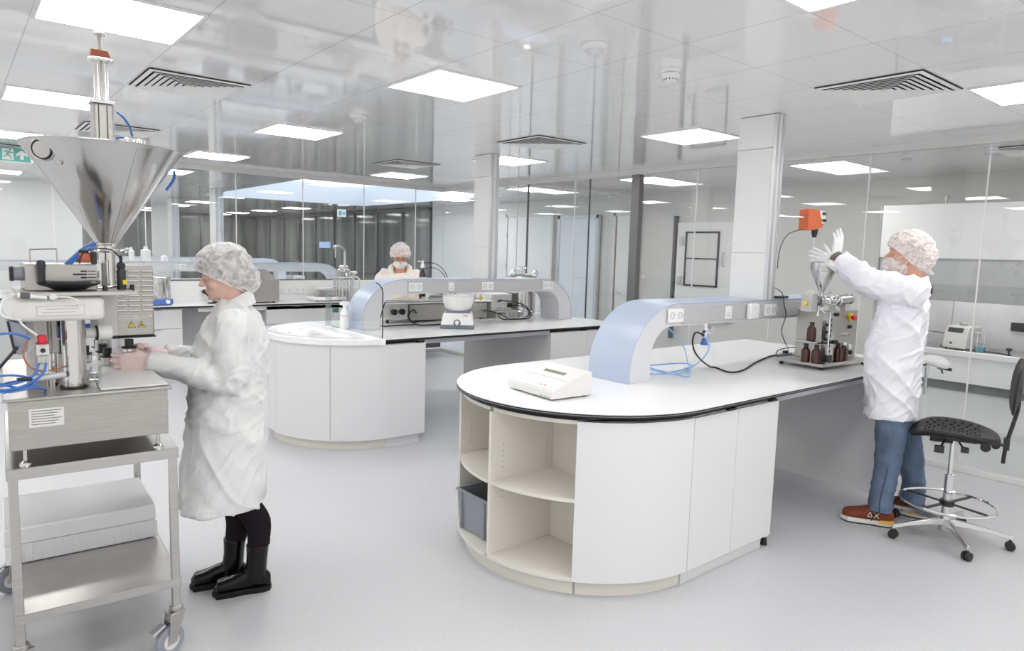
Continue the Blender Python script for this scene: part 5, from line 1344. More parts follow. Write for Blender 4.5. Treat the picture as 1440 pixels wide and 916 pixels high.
# bottles at the sink
w_ = atz(485, 463, BZ)
t = thing('spray_bottle', 'white spray bottle with orange line left of the blue arch', 'spray bottle', (w_.x, w_.y, BZ))
bx, by = w_.x, w_.y
z = BZ+.001
MB().lathe([(.040, 0), (.043, .004), (.043, .135), (.040, .155), (.022, .185), (.017, .195)], (bx, by, z), 28).build('bottle_body', 'milky', t)
MB().lathe([(.0436, .120), (.0436, .125)], (bx, by, z), 28, cap=False).build('orange_line', 'ink_red', t)
MB().cyl((bx, by, z+.193), (bx, by, z+.215), .018).add(*exy([(-.05, .225), (-.045, .245), (-.02, .256), (.03, .250), (.045, .232), (.02, .215), (-.02, .214)], -.013, .013), Matrix.Translation((bx, by, z)) @ Matrix.Rotation(R(-15), 4, 'Z')).add(*exy([(.012, .222), (.035, .215), (.052, .18), (.046, .178), (.028, .205), (.008, .212)], -.006, .006), Matrix.Translation((bx, by, z)) @ Matrix.Rotation(R(-15), 4, 'Z')).build('spray_head', 'plug_white', t, bevel=.003)
w2 = atz(473, 461, BZ)
t = thing('clear_bottle', 'clear bottle with dark green cap beside the white spray bottle', 'bottle', (w2.x, w2.y+.02, BZ))
MB().lathe([(.033, .001), (.035, .004), (.035, .125), (.026, .145)], (w2.x, w2.y+.02, BZ), 24).build('bottle_body', 'glassware', t)
MB().lathe([(.028, 0), (.029, .002), (.029, .04), (.026, .043), (0, .043)], (w2.x, w2.y+.02, BZ+.143), 24).build('cap', 'green', t)
w3 = atz(467, 459, BZ)
t = thing('measuring_cylinder', 'tall clear measuring cylinder left of the green-capped bottle', 'measuring cylinder', (w3.x-.01, w3.y+.06, BZ))
MB().lathe([(.045, .001), (.046, .006), (.028, .012), (.027, .30), (.030, .305), (.025, .30), (.025, .014)], (w3.x-.01, w3.y+.06, BZ), 28, cap=False).build('cylinder', 'glassware', t)
m = MB()
for k in range(10): m.torus((w3.x-.01, w3.y+.06, BZ+.05+k*.022), .0275, .0006, seg=24, s2=4, a0=R(200), a1=R(280 if k % 2 else 300))
m.build('scale_mark', 'ink_soft', t)

# ------------------------------------------------------------------ things on the wall bench
YB = 8.95
def wb(px, y=YB): return atz(px, 434, BZ).x if 0 else aty(px, 433, y).x
t = thing('steel_bath', 'beige steel box with sloping lid behind the shoulder of the woman', 'steel cabinet', (3.05, 9.02, BZ))
MB().bb(2.80, 3.33, 8.86, 9.22, BZ+.015, BZ+.31).build('housing', 'steel_brushed', t, bevel=.006)
MB().loft([[V(2.82, 8.90, BZ+.31), V(3.31, 8.90, BZ+.31), V(3.31, 9.21, BZ+.31), V(2.82, 9.21, BZ+.31)], [V(2.86, 8.98, BZ+.43), V(3.20, 8.98, BZ+.43), V(3.20, 9.19, BZ+.43), V(2.86, 9.19, BZ+.43)]]).build('sloping_lid', 'steel_brushed', t, bevel=.006)
for x in (2.86, 3.27): MB().cyl((x, 8.9, BZ+.0005), (x, 8.9, BZ+.016), .018).build('foot', 'black_plastic', t)
# canister on a blue hotplate
hx1 = aty(226, 432, 8.95).x
t = thing('hot_plate', 'blue hot plate half hidden behind the louvred motor housing', 'hot plate', (hx1-.1, 9.0, BZ))
MB().bb(hx1-.30, hx1+.12, 8.86, 9.14, BZ+.01, BZ+.075).build('housing', 'blue_dev', t, bevel=.006)
MB().cyl((hx1+.06, 8.86, BZ+.045), (hx1+.06, 8.845, BZ+.045), .024, seg=24).build('dial', 'plug_white', t)
MB().bb(hx1-.28, hx1+.10, 8.88, 9.12, BZ+.075, BZ+.082).build('heating_plate', 'steel', t)
for x in (hx1-.26, hx1+.09): MB().cyl((x, 8.9, BZ+.0005), (x, 8.9, BZ+.011), .012).build('foot', 'black_plastic', t)
t = thing('steel_pot', 'ribbed steel pot standing on the blue hot plate', 'pot', (hx1+.01, 9.0, BZ+.083))
pp = [(.10, 0)]
MB().lathe([(.112, 0), (.114, .004), (.114, .23), (.119, .235), (.119, .245), (.108, .250), (.02, .256), (0, .256)], (hx1+.005, 9.0, BZ+.083), 40).build('pot_body', 'steel_polished', t)
m = MB()
for k in range(16): a = R(22.5*k); m.cyl((hx1+.005+.1145*math.cos(a), 9.0+.1145*math.sin(a), BZ+.085), (hx1+.005+.1145*math.cos(a), 9.0+.1145*math.sin(a), BZ+.31), .004, seg=6)
m.build('rib', 'chrome', t)
# plug with lead
px0 = 2.52
t = MB().cyl((px0, 9.30, 1.06), (px0, 9.25, 1.06), .028, seg=20).tube([(px0, 9.26, 1.06), (px0+.0, 9.2, 1.03), (px0+.05, 9.12, .96), (px0+.10, 9.05, .937), (px0+.22, 8.98, .94), (px0+.12, 8.92, .937), (px0-.05, 8.96, .937), (px0+.05, 9.04, .94), (px0+.26, 9.1, .96), (px0+.23, 9.2, 1.03), (px0+.22, 9.3, 1.06)], .008, 8, smooth=6).build('plug_lead', 'rubber', None)
tag(t, 'black plug with curled lead before the face of the woman', 'plug lead')
t = thing('bench_scale', 'white flat bench scale on the wall bench behind the sink', 'scale', (4.02, 8.98, BZ))
MB().bb(3.80, 4.28, 8.85, 9.12, BZ+.012, BZ+.06).build('housing', 'plastic_white', t, bevel=.015, bseg=3)
MB().lathe([(.12, 0), (.125, .004), (.12, .008)], (4.03, 9.0, BZ+.062), 36, sx=1.3).build('weighing_plate', 'steel_polished', t)
for x in (3.86, 4.2): MB().cyl((x, 8.9, BZ+.0005), (x, 8.9, BZ+.013), .014).build('foot', 'black_plastic', t)
t = thing('white_shelf', 'white raised shelf on posts above the bench scale', 'shelf', (4.2, 9.2, BZ))
MB().bb(3.98, 4.75, 9.0, 9.28, BZ+.15, BZ+.175).build('shelf_board', 'plastic_white', t, bevel=.003)
for x in (4.02, 4.71): MB().cyl((x, 9.2, BZ+.001), (x, 9.2, BZ+.15), .012).build('post', 'chrome', t)
t = MB().bb(4.40, 4.5, 9.1, 9.2, BZ+.177, BZ+.20).build('tape_roll_box', 'ink_soft', None, bevel=.004); tag(t, 'small dark item lying on the white raised shelf', 'box')
t = MB().bb(4.50, 4.63, 9.05, 9.17, BZ+.177, BZ+.26).build('white_box', 'plastic_white', None, bevel=.004); tag(t, 'small white box on the raised shelf left of the vessel', 'box')
# ribbed steel/glass vessel with pipe and mushroom valve
vc = aty(481, 433, 8.92); vx = vc.x; vy = 8.92
t = thing('dispensing_vessel', 'tall ribbed clear vessel with bent pipe left of the blue arch', 'vessel', (vx, vy, BZ))
MB().lathe([(.12, .001), (.135, .01), (.135, .32), (.12, .36), (.07, .40), (.06, .42)], (vx+.02, vy, BZ), 36).build('vessel_body', 'glassware', t)
m = MB()
for k in range(18): a = R(20*k); m.tube([(vx+.02+.137*math.cos(a), vy+.137*math.sin(a), BZ+.02), (vx+.02+.137*math.cos(a), vy+.137*math.sin(a), BZ+.32), (vx+.02+.075*math.cos(a), vy+.075*math.sin(a), BZ+.40)], .005, 6)
m.torus((vx+.02, vy, BZ+.2), .138, .006).torus((vx+.02, vy, BZ+.33), .132, .006)
m.build('wire_cage', 'plastic_offwhite', t)
MB().lathe([(.08, 0), (.09, .01), (.09, .03), (.06, .05), (.02, .06)], (vx+.02, vy, BZ+.40), 30).cyl((vx-.05, vy, BZ+.47), (vx+.09, vy, BZ+.47), .008).cyl((vx-.03, vy, BZ+.49), (vx+.07, vy, BZ+.49), .006).build('steel_head', 'steel_polished', t)
MB().tube([(vx+.04, vy, BZ+.46), (vx+.04, vy, BZ+.66), (vx+.02, vy, BZ+.73), (vx-.04, vy, BZ+.76), (vx-.10, vy, BZ+.75)], .018, 10, smooth=6).ball((vx-.11, vy, BZ+.75), .028, 14, 10).cyl((vx-.10, vy, BZ+.60), (vx-.10, vy, BZ+.74), .009).build('bent_pipe', 'steel_polished', t)
mv = aty(497, 386, vy)
t = thing('mushroom_valve', 'white mushroom valve with curved tube beside the ribbed vessel', 'valve', (mv.x, vy, BZ))
MB().cyl((mv.x, vy, BZ+.001), (mv.x, vy, mv.z-.02), .012).cyl((mv.x, vy, BZ+.001), (mv.x, vy, BZ+.02), .06, seg=24).build('stand', 'plastic_white', t)
MB().lathe([(.02, 0), (.022, .03), (.05, .05), (.052, .065), (.04, .075), (0, .078)], (mv.x, vy, mv.z-.03), 24).build('valve_head', 'plug_white', t)
MB().tube([(mv.x-.09, vy, mv.z-.04), (mv.x, vy, mv.z-.035), (mv.x+.07, vy, mv.z-.05), (mv.x+.10, vy, mv.z-.11), (mv.x+.095, vy, mv.z-.24)], .012, 8, smooth=6).build('curved_tube', 'milky', t)
# black rod tool on bench
t = MB().cyl((3.98, 9.0, BZ+.27), (4.10, 9.0, BZ+.24), .014).tube([(4.10, 9.0, BZ+.24), (4.3, 9.0, BZ+.21), (4.45, 9.0, BZ+.195)], .007, 8).build('probe_wand', 'plug_white', None)
bpy.data.objects.remove(t)

# things standing around the person at the back
t = thing('wash_bottle', 'dark bottle with white label right of the masked person', 'bottle', (0, 0, 0))
c_ = aty(594, 392, 6.35); t.location = (c_.x, 6.35, BZ)
MB().lathe([(.036, .001), (.038, .005), (.038, .46), (.03, .50), (.014, .53), (.014, .56)], (c_.x, 6.35, BZ), 24).build('bottle_body', 'amber_dark', t)
MB().lathe([(.0388, .37), (.0388, .45)], (c_.x, 6.35, BZ), 24, cap=False).build('label', 'paper', t)
MB().lathe([(.02, .55), (.022, .58), (.012, .60), (.01, .63)], (c_.x, 6.35, BZ), 16).tube([(c_.x, 6.35, BZ+.62), (c_.x-.06, 6.35, BZ+.62)], .006, 8).build('pump_cap', 'plug_white', t)
d0 = aty(595, 398, 6.42)
t = thing('wire_hoop', 'thin dark wire hoops standing in front of the masked person', 'wire hoop', (d0.x-.02, 6.42, BZ+.2))
MB().torus((d0.x+.08, 6.42, 1.30), .235, .004, (.1, 1, 0), 40, 6, R(60), R(200)).build('wire_arc', 'rubber', t)
MB().torus((d0.x+.10, 6.42, 1.28), .20, .0035, (.1, 1, 0), 40, 6, R(60), R(200)).build('wire_arc', 'rubber', t)
MB().bb(d0.x-.16, d0.x+.14, 6.38, 6.46, BZ+.001, 1.10).build('hoop_base', 'plastic_white', t, bevel=.01)
MB().cyl((d0.x-.03, 6.42, 1.1), (d0.x-.03, 6.42, 1.44), .006).cyl((d0.x-.0, 6.42, 1.1), (d0.x-.0, 6.42, 1.44), .006).build('steel_rod', 'steel', t)
k0 = aty(626, 391, 8.95)
t = thing('wooden_block', 'small tan block on a white box right of the masked person', 'block', (k0.x, 8.95, BZ))
MB().bb(k0.x-.12, k0.x+.12, 8.9, 9.05, BZ+.001, k0.z-.03).build('white_box', 'plastic_white', t, bevel=.004)
MB().bb(k0.x-.08, k0.x+.08, 8.92, 9.02, k0.z-.029, k0.z+.01).build('tan_block', 'kraft', t, bevel=.004)

# ------------------------------------------------------------------ things beyond the rear glass
for px_, w, h_, lab in ((185, .04, .20, 'slim white bottle on the far gantry right of the hopper outlet'), (205, .07, .22, 'white pump bottle on the far gantry beside the slim bottle'), (231, .05, .10, 'small white jar on the far gantry before the pillar')):
    p = aty(px_, 362, 11.35)
    t = MB().lathe([(w, 0), (w, h_*.7), (w*.4, h_*.82), (w*.4, h_)], (p.x, 11.35, 1.392), 18).build('white_bottle', 'plastic_white', None); tag(t, lab, 'bottle')
sc0 = atx(449, 340, 8.66); sc1 = atx(463, 349, 8.66)
t = MB().bb(8.66, 8.70, sc1.y, sc0.y, sc1.z, sc0.z).build('wall_screen', 'screen_blue', None); tag(t, 'pale blue lit screen on the dark glazing far behind', 'screen')
for x, w, h_, lab, mt_ in ((2.6, .35, .18, 'low white appliance under the far gantry', 'plastic_white'), (3.3, .3, .22, 'grey appliance under the far gantry', 'plastic_grey'), (4.0, .45, .14, 'dark flat appliance under the far gantry', 'dark_grey'), (4.55, .2, .25, 'white upright box under the end of the far gantry', 'plastic_white')):
    t = thing('bench_appliance', lab, 'appliance', (x, 11.35, BZ))
    MB().bb(x-w/2, x+w/2, 11.2, 11.5, BZ+.001, BZ+h_).build('housing', mt_, t, bevel=.01)
    MB().bb(x-w*.3, x+w*.3, 11.195, 11.2, BZ+h_*.5, BZ+h_*.8).build('front_panel', 'dark_grey', t)
# ------------------------------------------------------------------ black draughtsman chair
cc_ = atz(1340, 742, 0); CX, CY = 4.675, 1.425
ch = thing('work_chair', 'black high swivel work chair with chrome foot ring in the right foreground', 'chair', (CX, CY, 0))
def cb(name, mb, mats, parent=ch, **k): return mb.build(name, mats, parent, **k)
casters = [atz(1258, 758, .03), atz(1256, 728, .03), atz(1365, 790, .03), atz(1420, 773, .03)]
angs = [math.atan2(p.y-CY, p.x-CX) for p in casters]
base_a = R(-142)
cb('base_hub', MB().lathe([(.030, .045), (.034, .05), (.036, .10), (.030, .12), (.026, .15)], (CX, CY, 0), 28), 'cast_alu')
for k in range(5):
    a = base_a+R(72*k); d = V(math.cos(a), math.sin(a), 0); n_ = V(-d.y, d.x, 0)
    def sec(r, w, h, z): c0 = V(CX, CY, z)+d*r; return [c0+n_*w-V(0, 0, h), c0+n_*w*.6+V(0, 0, h), c0-n_*w*.6+V(0, 0, h), c0-n_*w-V(0, 0, h)]
    lg = cb('base_leg', MB().loft([sec(.025, .024, .020, .105), sec(.12, .019, .016, .105), sec(.25, .014, .012, .092), sec(.330, .012, .011, .078), sec(.343, .010, .014, .074)]), 'cast_alu', bevel=.003)
    e = V(CX, CY, 0)+d*.333
    cp = cb('castor', MB().cyl(e+V(0, 0, .045), e+V(0, 0, .068), .009), 'black_plastic')
    wv = n_ if k % 2 else (n_*.6+d*.8).normalized()
    cb('castor_wheel', MB().lathe([(.010, -.022), (.024, -.021), (.0265, -.016), (.0265, -.004), (.018, -.003), (.018, .003), (.0265, .004), (.0265, .016), (.024, .021), (.010, .022)], e+V(0, 0, .027), 24, wv), 'black_plastic', cp)
cb('gas_column', MB().cyl((CX, CY, .10), (CX, CY, .40), .025, seg=28).lathe([(.026, 0), (.028, .002), (.028, .012), (.024, .014)], (CX, CY, .395), 28), 'chrome')
cb('piston_rod', MB().cyl((CX, CY, .40), (CX, CY, .62), .014, seg=20), 'chrome')
cb('foot_ring', MB().torus((CX, CY, .225), .255, .0095, seg=56, s2=10), 'chrome')
m = MB()
for k in range(4):
    a = base_a+R(40+90*k); m.box((CX+.12*math.cos(a), CY+.13*math.sin(a), .222), (.245, .022, .008), (0, 0, a))
m.cyl((CX, CY, .205), (CX, CY, .24), .040, seg=24)
cb('ring_spoke', m, 'black_plastic', bevel=.002)
# the sitter would look left-forward in the picture
fa = math.atan2(.965, -.30)
CT = Matrix.Translation((CX, CY, .02)) @ Matrix.Rotation(fa, 4, 'Z')      # local +x = front of seat
# moulded seat
m = MB(); NX, NY = 16, 16; top = []; 
def seatz(u, v): return .030*(-(u-.1)**2*.9) + .016*(abs(v)**2.2) - .028*max(0, u-.55)**1.3*2 + .018*max(0, -u-.6) - .006*math.cos(min(1, math.hypot(u, v))*PI)
rings = []
def so(t_, s=1.): 
    a = 2*PI*t_; c_, s_ = math.cos(a), math.sin(a); n_ = 2.9
    x = .235*math.copysign(abs(c_)**(2/n_), c_)*s; y = .24*math.copysign(abs(s_)**(2/n_), s_)*s*(1-.08*(c_ < 0)*abs(c_)); return x, y
for s_ in (0.02, .25, .5, .72, .88, .97, 1.0):
    rg_ = []
    for i in range(56):
        x, y = so(i/56, s_); rg_.append(V(x, y, .672+seatz(x/.235, y/.24)-(0 if s_ < .97 else (.004 if s_ < .99 else .016))))
    rings.append(rg_)
for s_, dz in ((.96, .034), (.85, .042), (.5, .044), (.02, .044)):
    rg_ = []
    for i in range(56):
        x, y = so(i/56, s_); rg_.append(V(x, y, .672+seatz(x/.235, y/.24)-dz))
    rings.append(rg_)
m.loft(rings, mt=CT); se = cb('seat', m, 'seat_black', smooth=60)
# oval grips moulded into the seat
for i in range(-3, 4):
    for j in range(-2, 4):
        x, y = i*.042+(.02 if j % 2 else 0), (j-.5)*.062
        cb('seat_grip', MB().lathe([(.013, -.001), (.013, .0018), (.009, .002), (.009, -.001)], (x, y, .672+seatz(x/.235, y/.24)+.001), 14, sx=.7, sy=1.3, mt=CT), 'rubber', se)
# mechanism
cb('seat_plate', MB().box((0, 0, .618), (.24, .16, .022), mt=CT).box((.06, .0, .60), (.12, .12, .03), mt=CT), 'black_plastic', bevel=.004)
cb('lever', MB().cyl((.04, .08, .605), (.06, .20, .59), .006, mt=CT).box((.065, .215, .578), (.05, .035, .04), mt=CT).cyl((-.03, .07, .605), (-.05, .19, .598), .006, mt=CT).box((-.06, .20, .59), (.04, .03, .03), mt=CT), 'black_plastic', bevel=.003)
cb('tilt_knob', MB().cyl((-.16, .05, .60), (-.16, .10, .60), .026, seg=20, mt=CT).cyl((-.21, -.03, .605), (-.21, .03, .605), .022, mt=CT), 'black_plastic')
cb('backrest_arm', MB().box((-.18, 0, .61), (.16, .05, .012), mt=CT).tube([(-.255, 0, .50), (-.262, 0, .62), (-.285, 0, .75), (-.300, 0, .86), (-.285, 0, .97)], .011, 10, smooth=6, mt=CT).box((-.262, 0, .62), (.03, .045, .07), mt=CT), 'black_plastic', bevel=.002)
# backrest shell
m = MB(); rings = []
for side in (0, 1):
    for s_ in ([.02, .3, .6, .85, 1.0] if side == 0 else [1.0, .85, .6, .3, .02]):
        rg_ = []
        for i in range(44):
            a = 2*PI*i/44; y = .185*s_*math.copysign(abs(math.cos(a))**.8, math.cos(a))*(1-.12*math.sin(a)); z = .165*s_*math.copysign(abs(math.sin(a))**.8, math.sin(a))
            x = -.262+.55*y*y-.020*math.cos(z*7)+.30*max(0, z)**1.5*(-1) - (0 if side == 0 else .028*(1-s_*.75)+.004)
            rg_.append(V(x, y, .965+z))
        rings.append(rg_)
m.loft(rings, mt=CT); cb('backrest', m, 'seat_black', smooth=60)
cb('back_hub', MB().cyl((-.29, 0, .955), (-.335, 0, .955), .030, seg=24, mt=CT), 'plastic_grey')

# ------------------------------------------------------------------ behind the right glass wall: extraction bench
XF = 8.0
hb = thing('fume_hood', 'large white fume hood with grey sash band behind the glass wall', 'fume hood', (8.37, 1.6, 0))
def hbb(name, mb, mats, parent=hb, **k): return mb.build(name, mats, parent, **k)
YL = 3.33
m = MB().bb(XF, 8.70, -1.2, YL, 1.735, 2.30); hbb('canopy', m, 'hood_white', bevel=.004)
for y in (-.1, 1.52): hbb('panel_gap', MB().bb(XF-.002, XF, y-.003, y+.003, 1.74, 2.29), 'bar_grey', smooth=0)
hbb('side_edge', MB().bb(XF-.01, 8.7, YL, YL+.012, .78, 2.30), 'hood_dark')
hbb('upper_sash', MB().bb(XF+.02, XF+.035, -1.2, YL-.01, 1.47, 1.735), 'hood_grey')
hbb('control_band', MB().bb(XF-.01, XF+.04, -1.2, YL-.01, 1.30, 1.47), 'hood_dark', bevel=.003)
dsp = hbb('display_frame', MB().bb(XF-.018, XF-.009, 2.76, 2.92, 1.36, 1.45), 'black_plastic', bevel=.002)
hbb('display', MB().bb(XF-.0195, XF-.0175, 2.785, 2.895, 1.372, 1.438), 'screen_blue', dsp)
hbb('rear_lining', MB().bb(8.62, 8.66, -1.2, YL, .78, 1.74), 'hood_white')
hbb('left_lining', MB().bb(XF+.04, 8.62, YL-.02, YL, .78, 1.74), 'hood_white')
hbb('work_surface', MB().bb(XF-.02, 8.62, -1.2, YL, .765, .79), 'steel', bevel=.004)
hbb('front_lip', MB().bb(XF-.045, XF-.0, -1.2, YL, .735, .80), 'hood_white', bevel=.012, bseg=3)
hbb('front_apron', MB().bb(XF-.01, XF+.02, -1.2, YL, .47, .735), 'hood_white')
hbb('under_void', MB().bb(XF+.06, XF+.10, -1.2, YL, .37, .47), 'floor_band')
hbb('lower_cabinet', MB().bb(XF+.10, 8.60, -1.2, YL, .0, .37), 'hood_white')
hbb('socket', MB().bb(8.60, 8.62, 2.05, 2.20, 1.0, 1.09), 'black_plastic', bevel=.004)
hbb('inner_lamp', MB().bb(XF+.25, XF+.33, 1.9, 2.9, 1.715, 1.73), 'light_panel')
hbb('hook', MB().tube([(XF+.1, 2.75, 2.30), (XF+.1, 2.75, 2.37), (XF+.1, 2.72, 2.39)], .008, 8).bb(XF+.06, XF+.2, 2.5, 2.78, 2.30, 2.305), 'steel')
def onh(px, py, z=.79): return atz(px, py, z)
g = atx(1348, 488, 8.15)
t = thing('titrator', 'cream bench instrument with dark display inside the fume hood', 'instrument', (8.2, g.y, .79))
yy = g.y
TT = Matrix.Translation((8.20, yy, .79)) @ Matrix.Rotation(R(-14), 4, 'Z')
MB().loft([[V(-.12, -.12, .015), V(.14, -.12, .015), V(.14, .12, .015), V(-.12, .12, .015)], [V(-.10, -.12, .17), V(.14, -.12, .17), V(.14, .12, .17), V(-.10, .12, .17)], [V(-.06, -.12, .25), V(.14, -.12, .25), V(.14, .12, .25), V(-.06, .12, .25)]], mt=TT).build('housing', 'plastic_offwhite', t, bevel=.012, bseg=3)
MB().box((-.085, .01, .205), (.012, .15, .05), (0, R(-64+90), 0), mt=TT).build('display', 'lcd_dark', t)
MB().box((-.113, .02, .07), (.008, .12, .09), mt=TT).build('front_cover', 'plastic_white', t, bevel=.01)
MB().cyl((-.12, .03, .07), (-.114, .03, .07), .012, mt=TT).build('button', 'black_plastic', t)
MB().lathe([(.035, 0), (.035, .02), (.02, .03)], (.02, 0, .252), 20, mt=TT).build('top_cap', 'steel', t)
for a, b in ((-.09, -.09), (-.09, .09), (.1, -.09), (.1, .09)): MB().cyl((a, b, .0005), (a, b, .016), .012, mt=TT).build('foot', 'black_plastic', t)
g = atx(1379, 490, 8.1)
t = thing('beaker_stand', 'clear beaker of blue liquid right of the cream instrument', 'beaker', (8.08, g.y, .79))
MB().lathe([(.045, .001), (.048, .004), (.048, .10)], (8.08, g.y, .79), 28, cap=False).build('beaker', 'glassware', t)
MB().lathe([(.044, .003), (.046, .06), (0, .06)], (8.08, g.y, .79), 24).build('blue_liquid', 'blue_liquid', t)
MB().tube([(8.08, g.y+.03, .84), (8.08, g.y+.03, 1.0)], .004, 8).tube([(8.08, g.y-.03, .84), (8.08, g.y-.03, 1.03)], .004, 8).bb(8.07, 8.09, g.y-.06, g.y+.06, .99, 1.0).build('electrode', 'plastic_white', t)
g = atx(1337, 470, 8.35)
t = thing('lab_stand', 'thin steel clamp stand left of the cream instrument in the hood', 'clamp stand', (8.35, g.y, .79))
MB().cyl((8.35, g.y, .79), (8.35, g.y, 1.30), .006).build('rod', 'steel', t)
MB().bb(8.27, 8.43, g.y-.07, g.y+.07, .7905, .80).build('stand_base', 'dark_grey', t, bevel=.003)
MB().cyl((8.35, g.y-.02, .93), (8.35, g.y+.38, .95), .005).ball((8.35, g.y+.38, .95), .028, 14, 10).ball((8.35, g.y, .93), .022, 12, 8).build('clamp_arm', 'dark_grey', t)
g = atx(1419, 494, 8.1)
t = thing('black_knob_tool', 'small black upright knob tool on the hood surface behind the chair back', 'tool', (8.1, g.y, .79))
MB().lathe([(.02, .001), (.02, .01), (.008, .015), (.008, .04), (.028, .055), (.024, .075), (0, .078)], (8.1, g.y, .79), 20).build('knob', 'black_plastic', t)
MB().tube([(8.1, g.y+.02, .80), (8.1, g.y+.15, .806), (8.1, g.y+.32, .80)], .006, 8).build('flat_lead', 'black_plastic', t)
# white stool behind the glass
g = atx(1303, 550, 7.4); sx1, sy1 = 7.35, g.y
t = thing('lab_stool', 'white swivel stool behind the glass partly hidden by the man', 'stool', (sx1, sy1, 0))
MB().loft([[V(sx1+.20*math.cos(2*PI*i/28)*f, sy1+.20*math.sin(2*PI*i/28)*f, z+.03*math.cos(4*PI*i/28)*f) for i in range(28)] for f, z in ((.1, .70), (.8, .70), (1, .715), (1, .735), (.9, .75), (.1, .74))]).build('seat', 'plastic_white', t)
MB().cyl((sx1, sy1-.10, .69), (sx1-.03, sy1-.22, .68), .02, .015).tube([(sx1, sy1-.12, .69), (sx1, sy1-.14, .63)], .008, 8).build('lever', 'black_plastic', t)
MB().cyl((sx1, sy1, .38), (sx1, sy1, .70), .016).build('piston_rod', 'chrome', t); MB().cyl((sx1, sy1, .10), (sx1, sy1, .40), .028).build('gas_column', 'plastic_white', t)
for k in range(5):
    a = R(72*k+10); e = V(sx1+.26*math.cos(a), sy1+.26*math.sin(a), 0)
    MB().tube([(sx1, sy1, .12), (e.x, e.y, .075)], .014, 8).build('base_leg', 'plastic_white', t)
    MB().cyl(e+V(-.012, 0, .026), e+V(.012, 0, .026), .026, seg=20).build('castor_wheel', 'plastic_grey', t)
# ------------------------------------------------------------------ people
from mathutils import noise as mnoise
def fuse(mb, name, mats, parent, voxel=.006, iters=4, wrinkle=None, cut=None, fac=.5, smooth=180):
    # merge the lofted volumes into one continuous skin
    me = bpy.data.meshes.new('tmp'); me.from_pydata([tuple(v) for v in mb.v], [], mb.f)
    bm = bmesh.new(); bm.from_mesh(me); bmesh.ops.recalc_face_normals(bm, faces=bm.faces); bm.to_mesh(me); bm.free()
    o = bpy.data.objects.new('tmp', me); C.objects.link(o)
    r = o.modifiers.new('r', 'REMESH'); r.mode = 'VOXEL'; r.voxel_size = voxel
    s = o.modifiers.new('s', 'SMOOTH'); s.iterations = iters; s.factor = fac
    dg = bpy.context.evaluated_depsgraph_get(); dg.update()
    m2 = bpy.data.meshes.new_from_object(o.evaluated_get(dg)); bpy.data.objects.remove(o); bpy.data.meshes.remove(me)
    bm = bmesh.new(); bm.from_mesh(m2)
    if wrinkle:
        bm.normal_update()
        for v in bm.verts: v.co += v.normal*wrinkle(v.co, v.normal)
    if cut:
        for co_, no_ in cut:
            bmesh.ops.bisect_plane(bm, geom=bm.verts[:]+bm.edges[:]+bm.faces[:], plane_co=co_, plane_no=no_, clear_outer=True)
    inv = wm(parent).inverted()
    bm.transform(inv)
    bm.to_mesh(m2); bm.free()
    m2.materials.clear()
    for k in ([mats] if isinstance(mats, str) else mats): m2.materials.append(M[k])
    m2.polygons.foreach_set('use_smooth', [True]*len(m2.polygons))
    m2.name = name
    ob = bpy.data.objects.new(name, m2); C.objects.link(ob); ob.parent = parent
    return ob
def ringe(c, a, b, n=28, p=2.2):
    # superellipse ring about c with half axes a, b (vectors)
    out = []
    for i in range(n):
        t = 2*PI*i/n; ct, s_ = math.cos(t), math.sin(t)
        out.append(Vector(c)+Vector(a)*math.copysign(abs(ct)**(2/p), ct)+Vector(b)*math.copysign(abs(s_)**(2/p), s_))
    return out
class Person:
    def __init__(s, label, ox, oy, F):
        F = Vector((F[0], F[1], 0)).normalized(); s.F = F; s.L = Vector((-F.y, F.x, 0)); s.o = Vector((ox, oy, 0))
        s.yaw = math.atan2(F.y, F.x)
        s.root = thing('person', label, 'person', (ox, oy, 0), s.yaw)
        s.M = Matrix.Translation(s.o) @ Matrix.Rotation(s.yaw, 4, 'Z')
    def J(s, px, py, yl):
        d = ray(px, py); t = ((s.o-O0).dot(s.L)+yl)/d.dot(s.L); w_ = O0+d*t
        l_ = w_-s.o; return V(l_.dot(s.F), yl, w_.z)
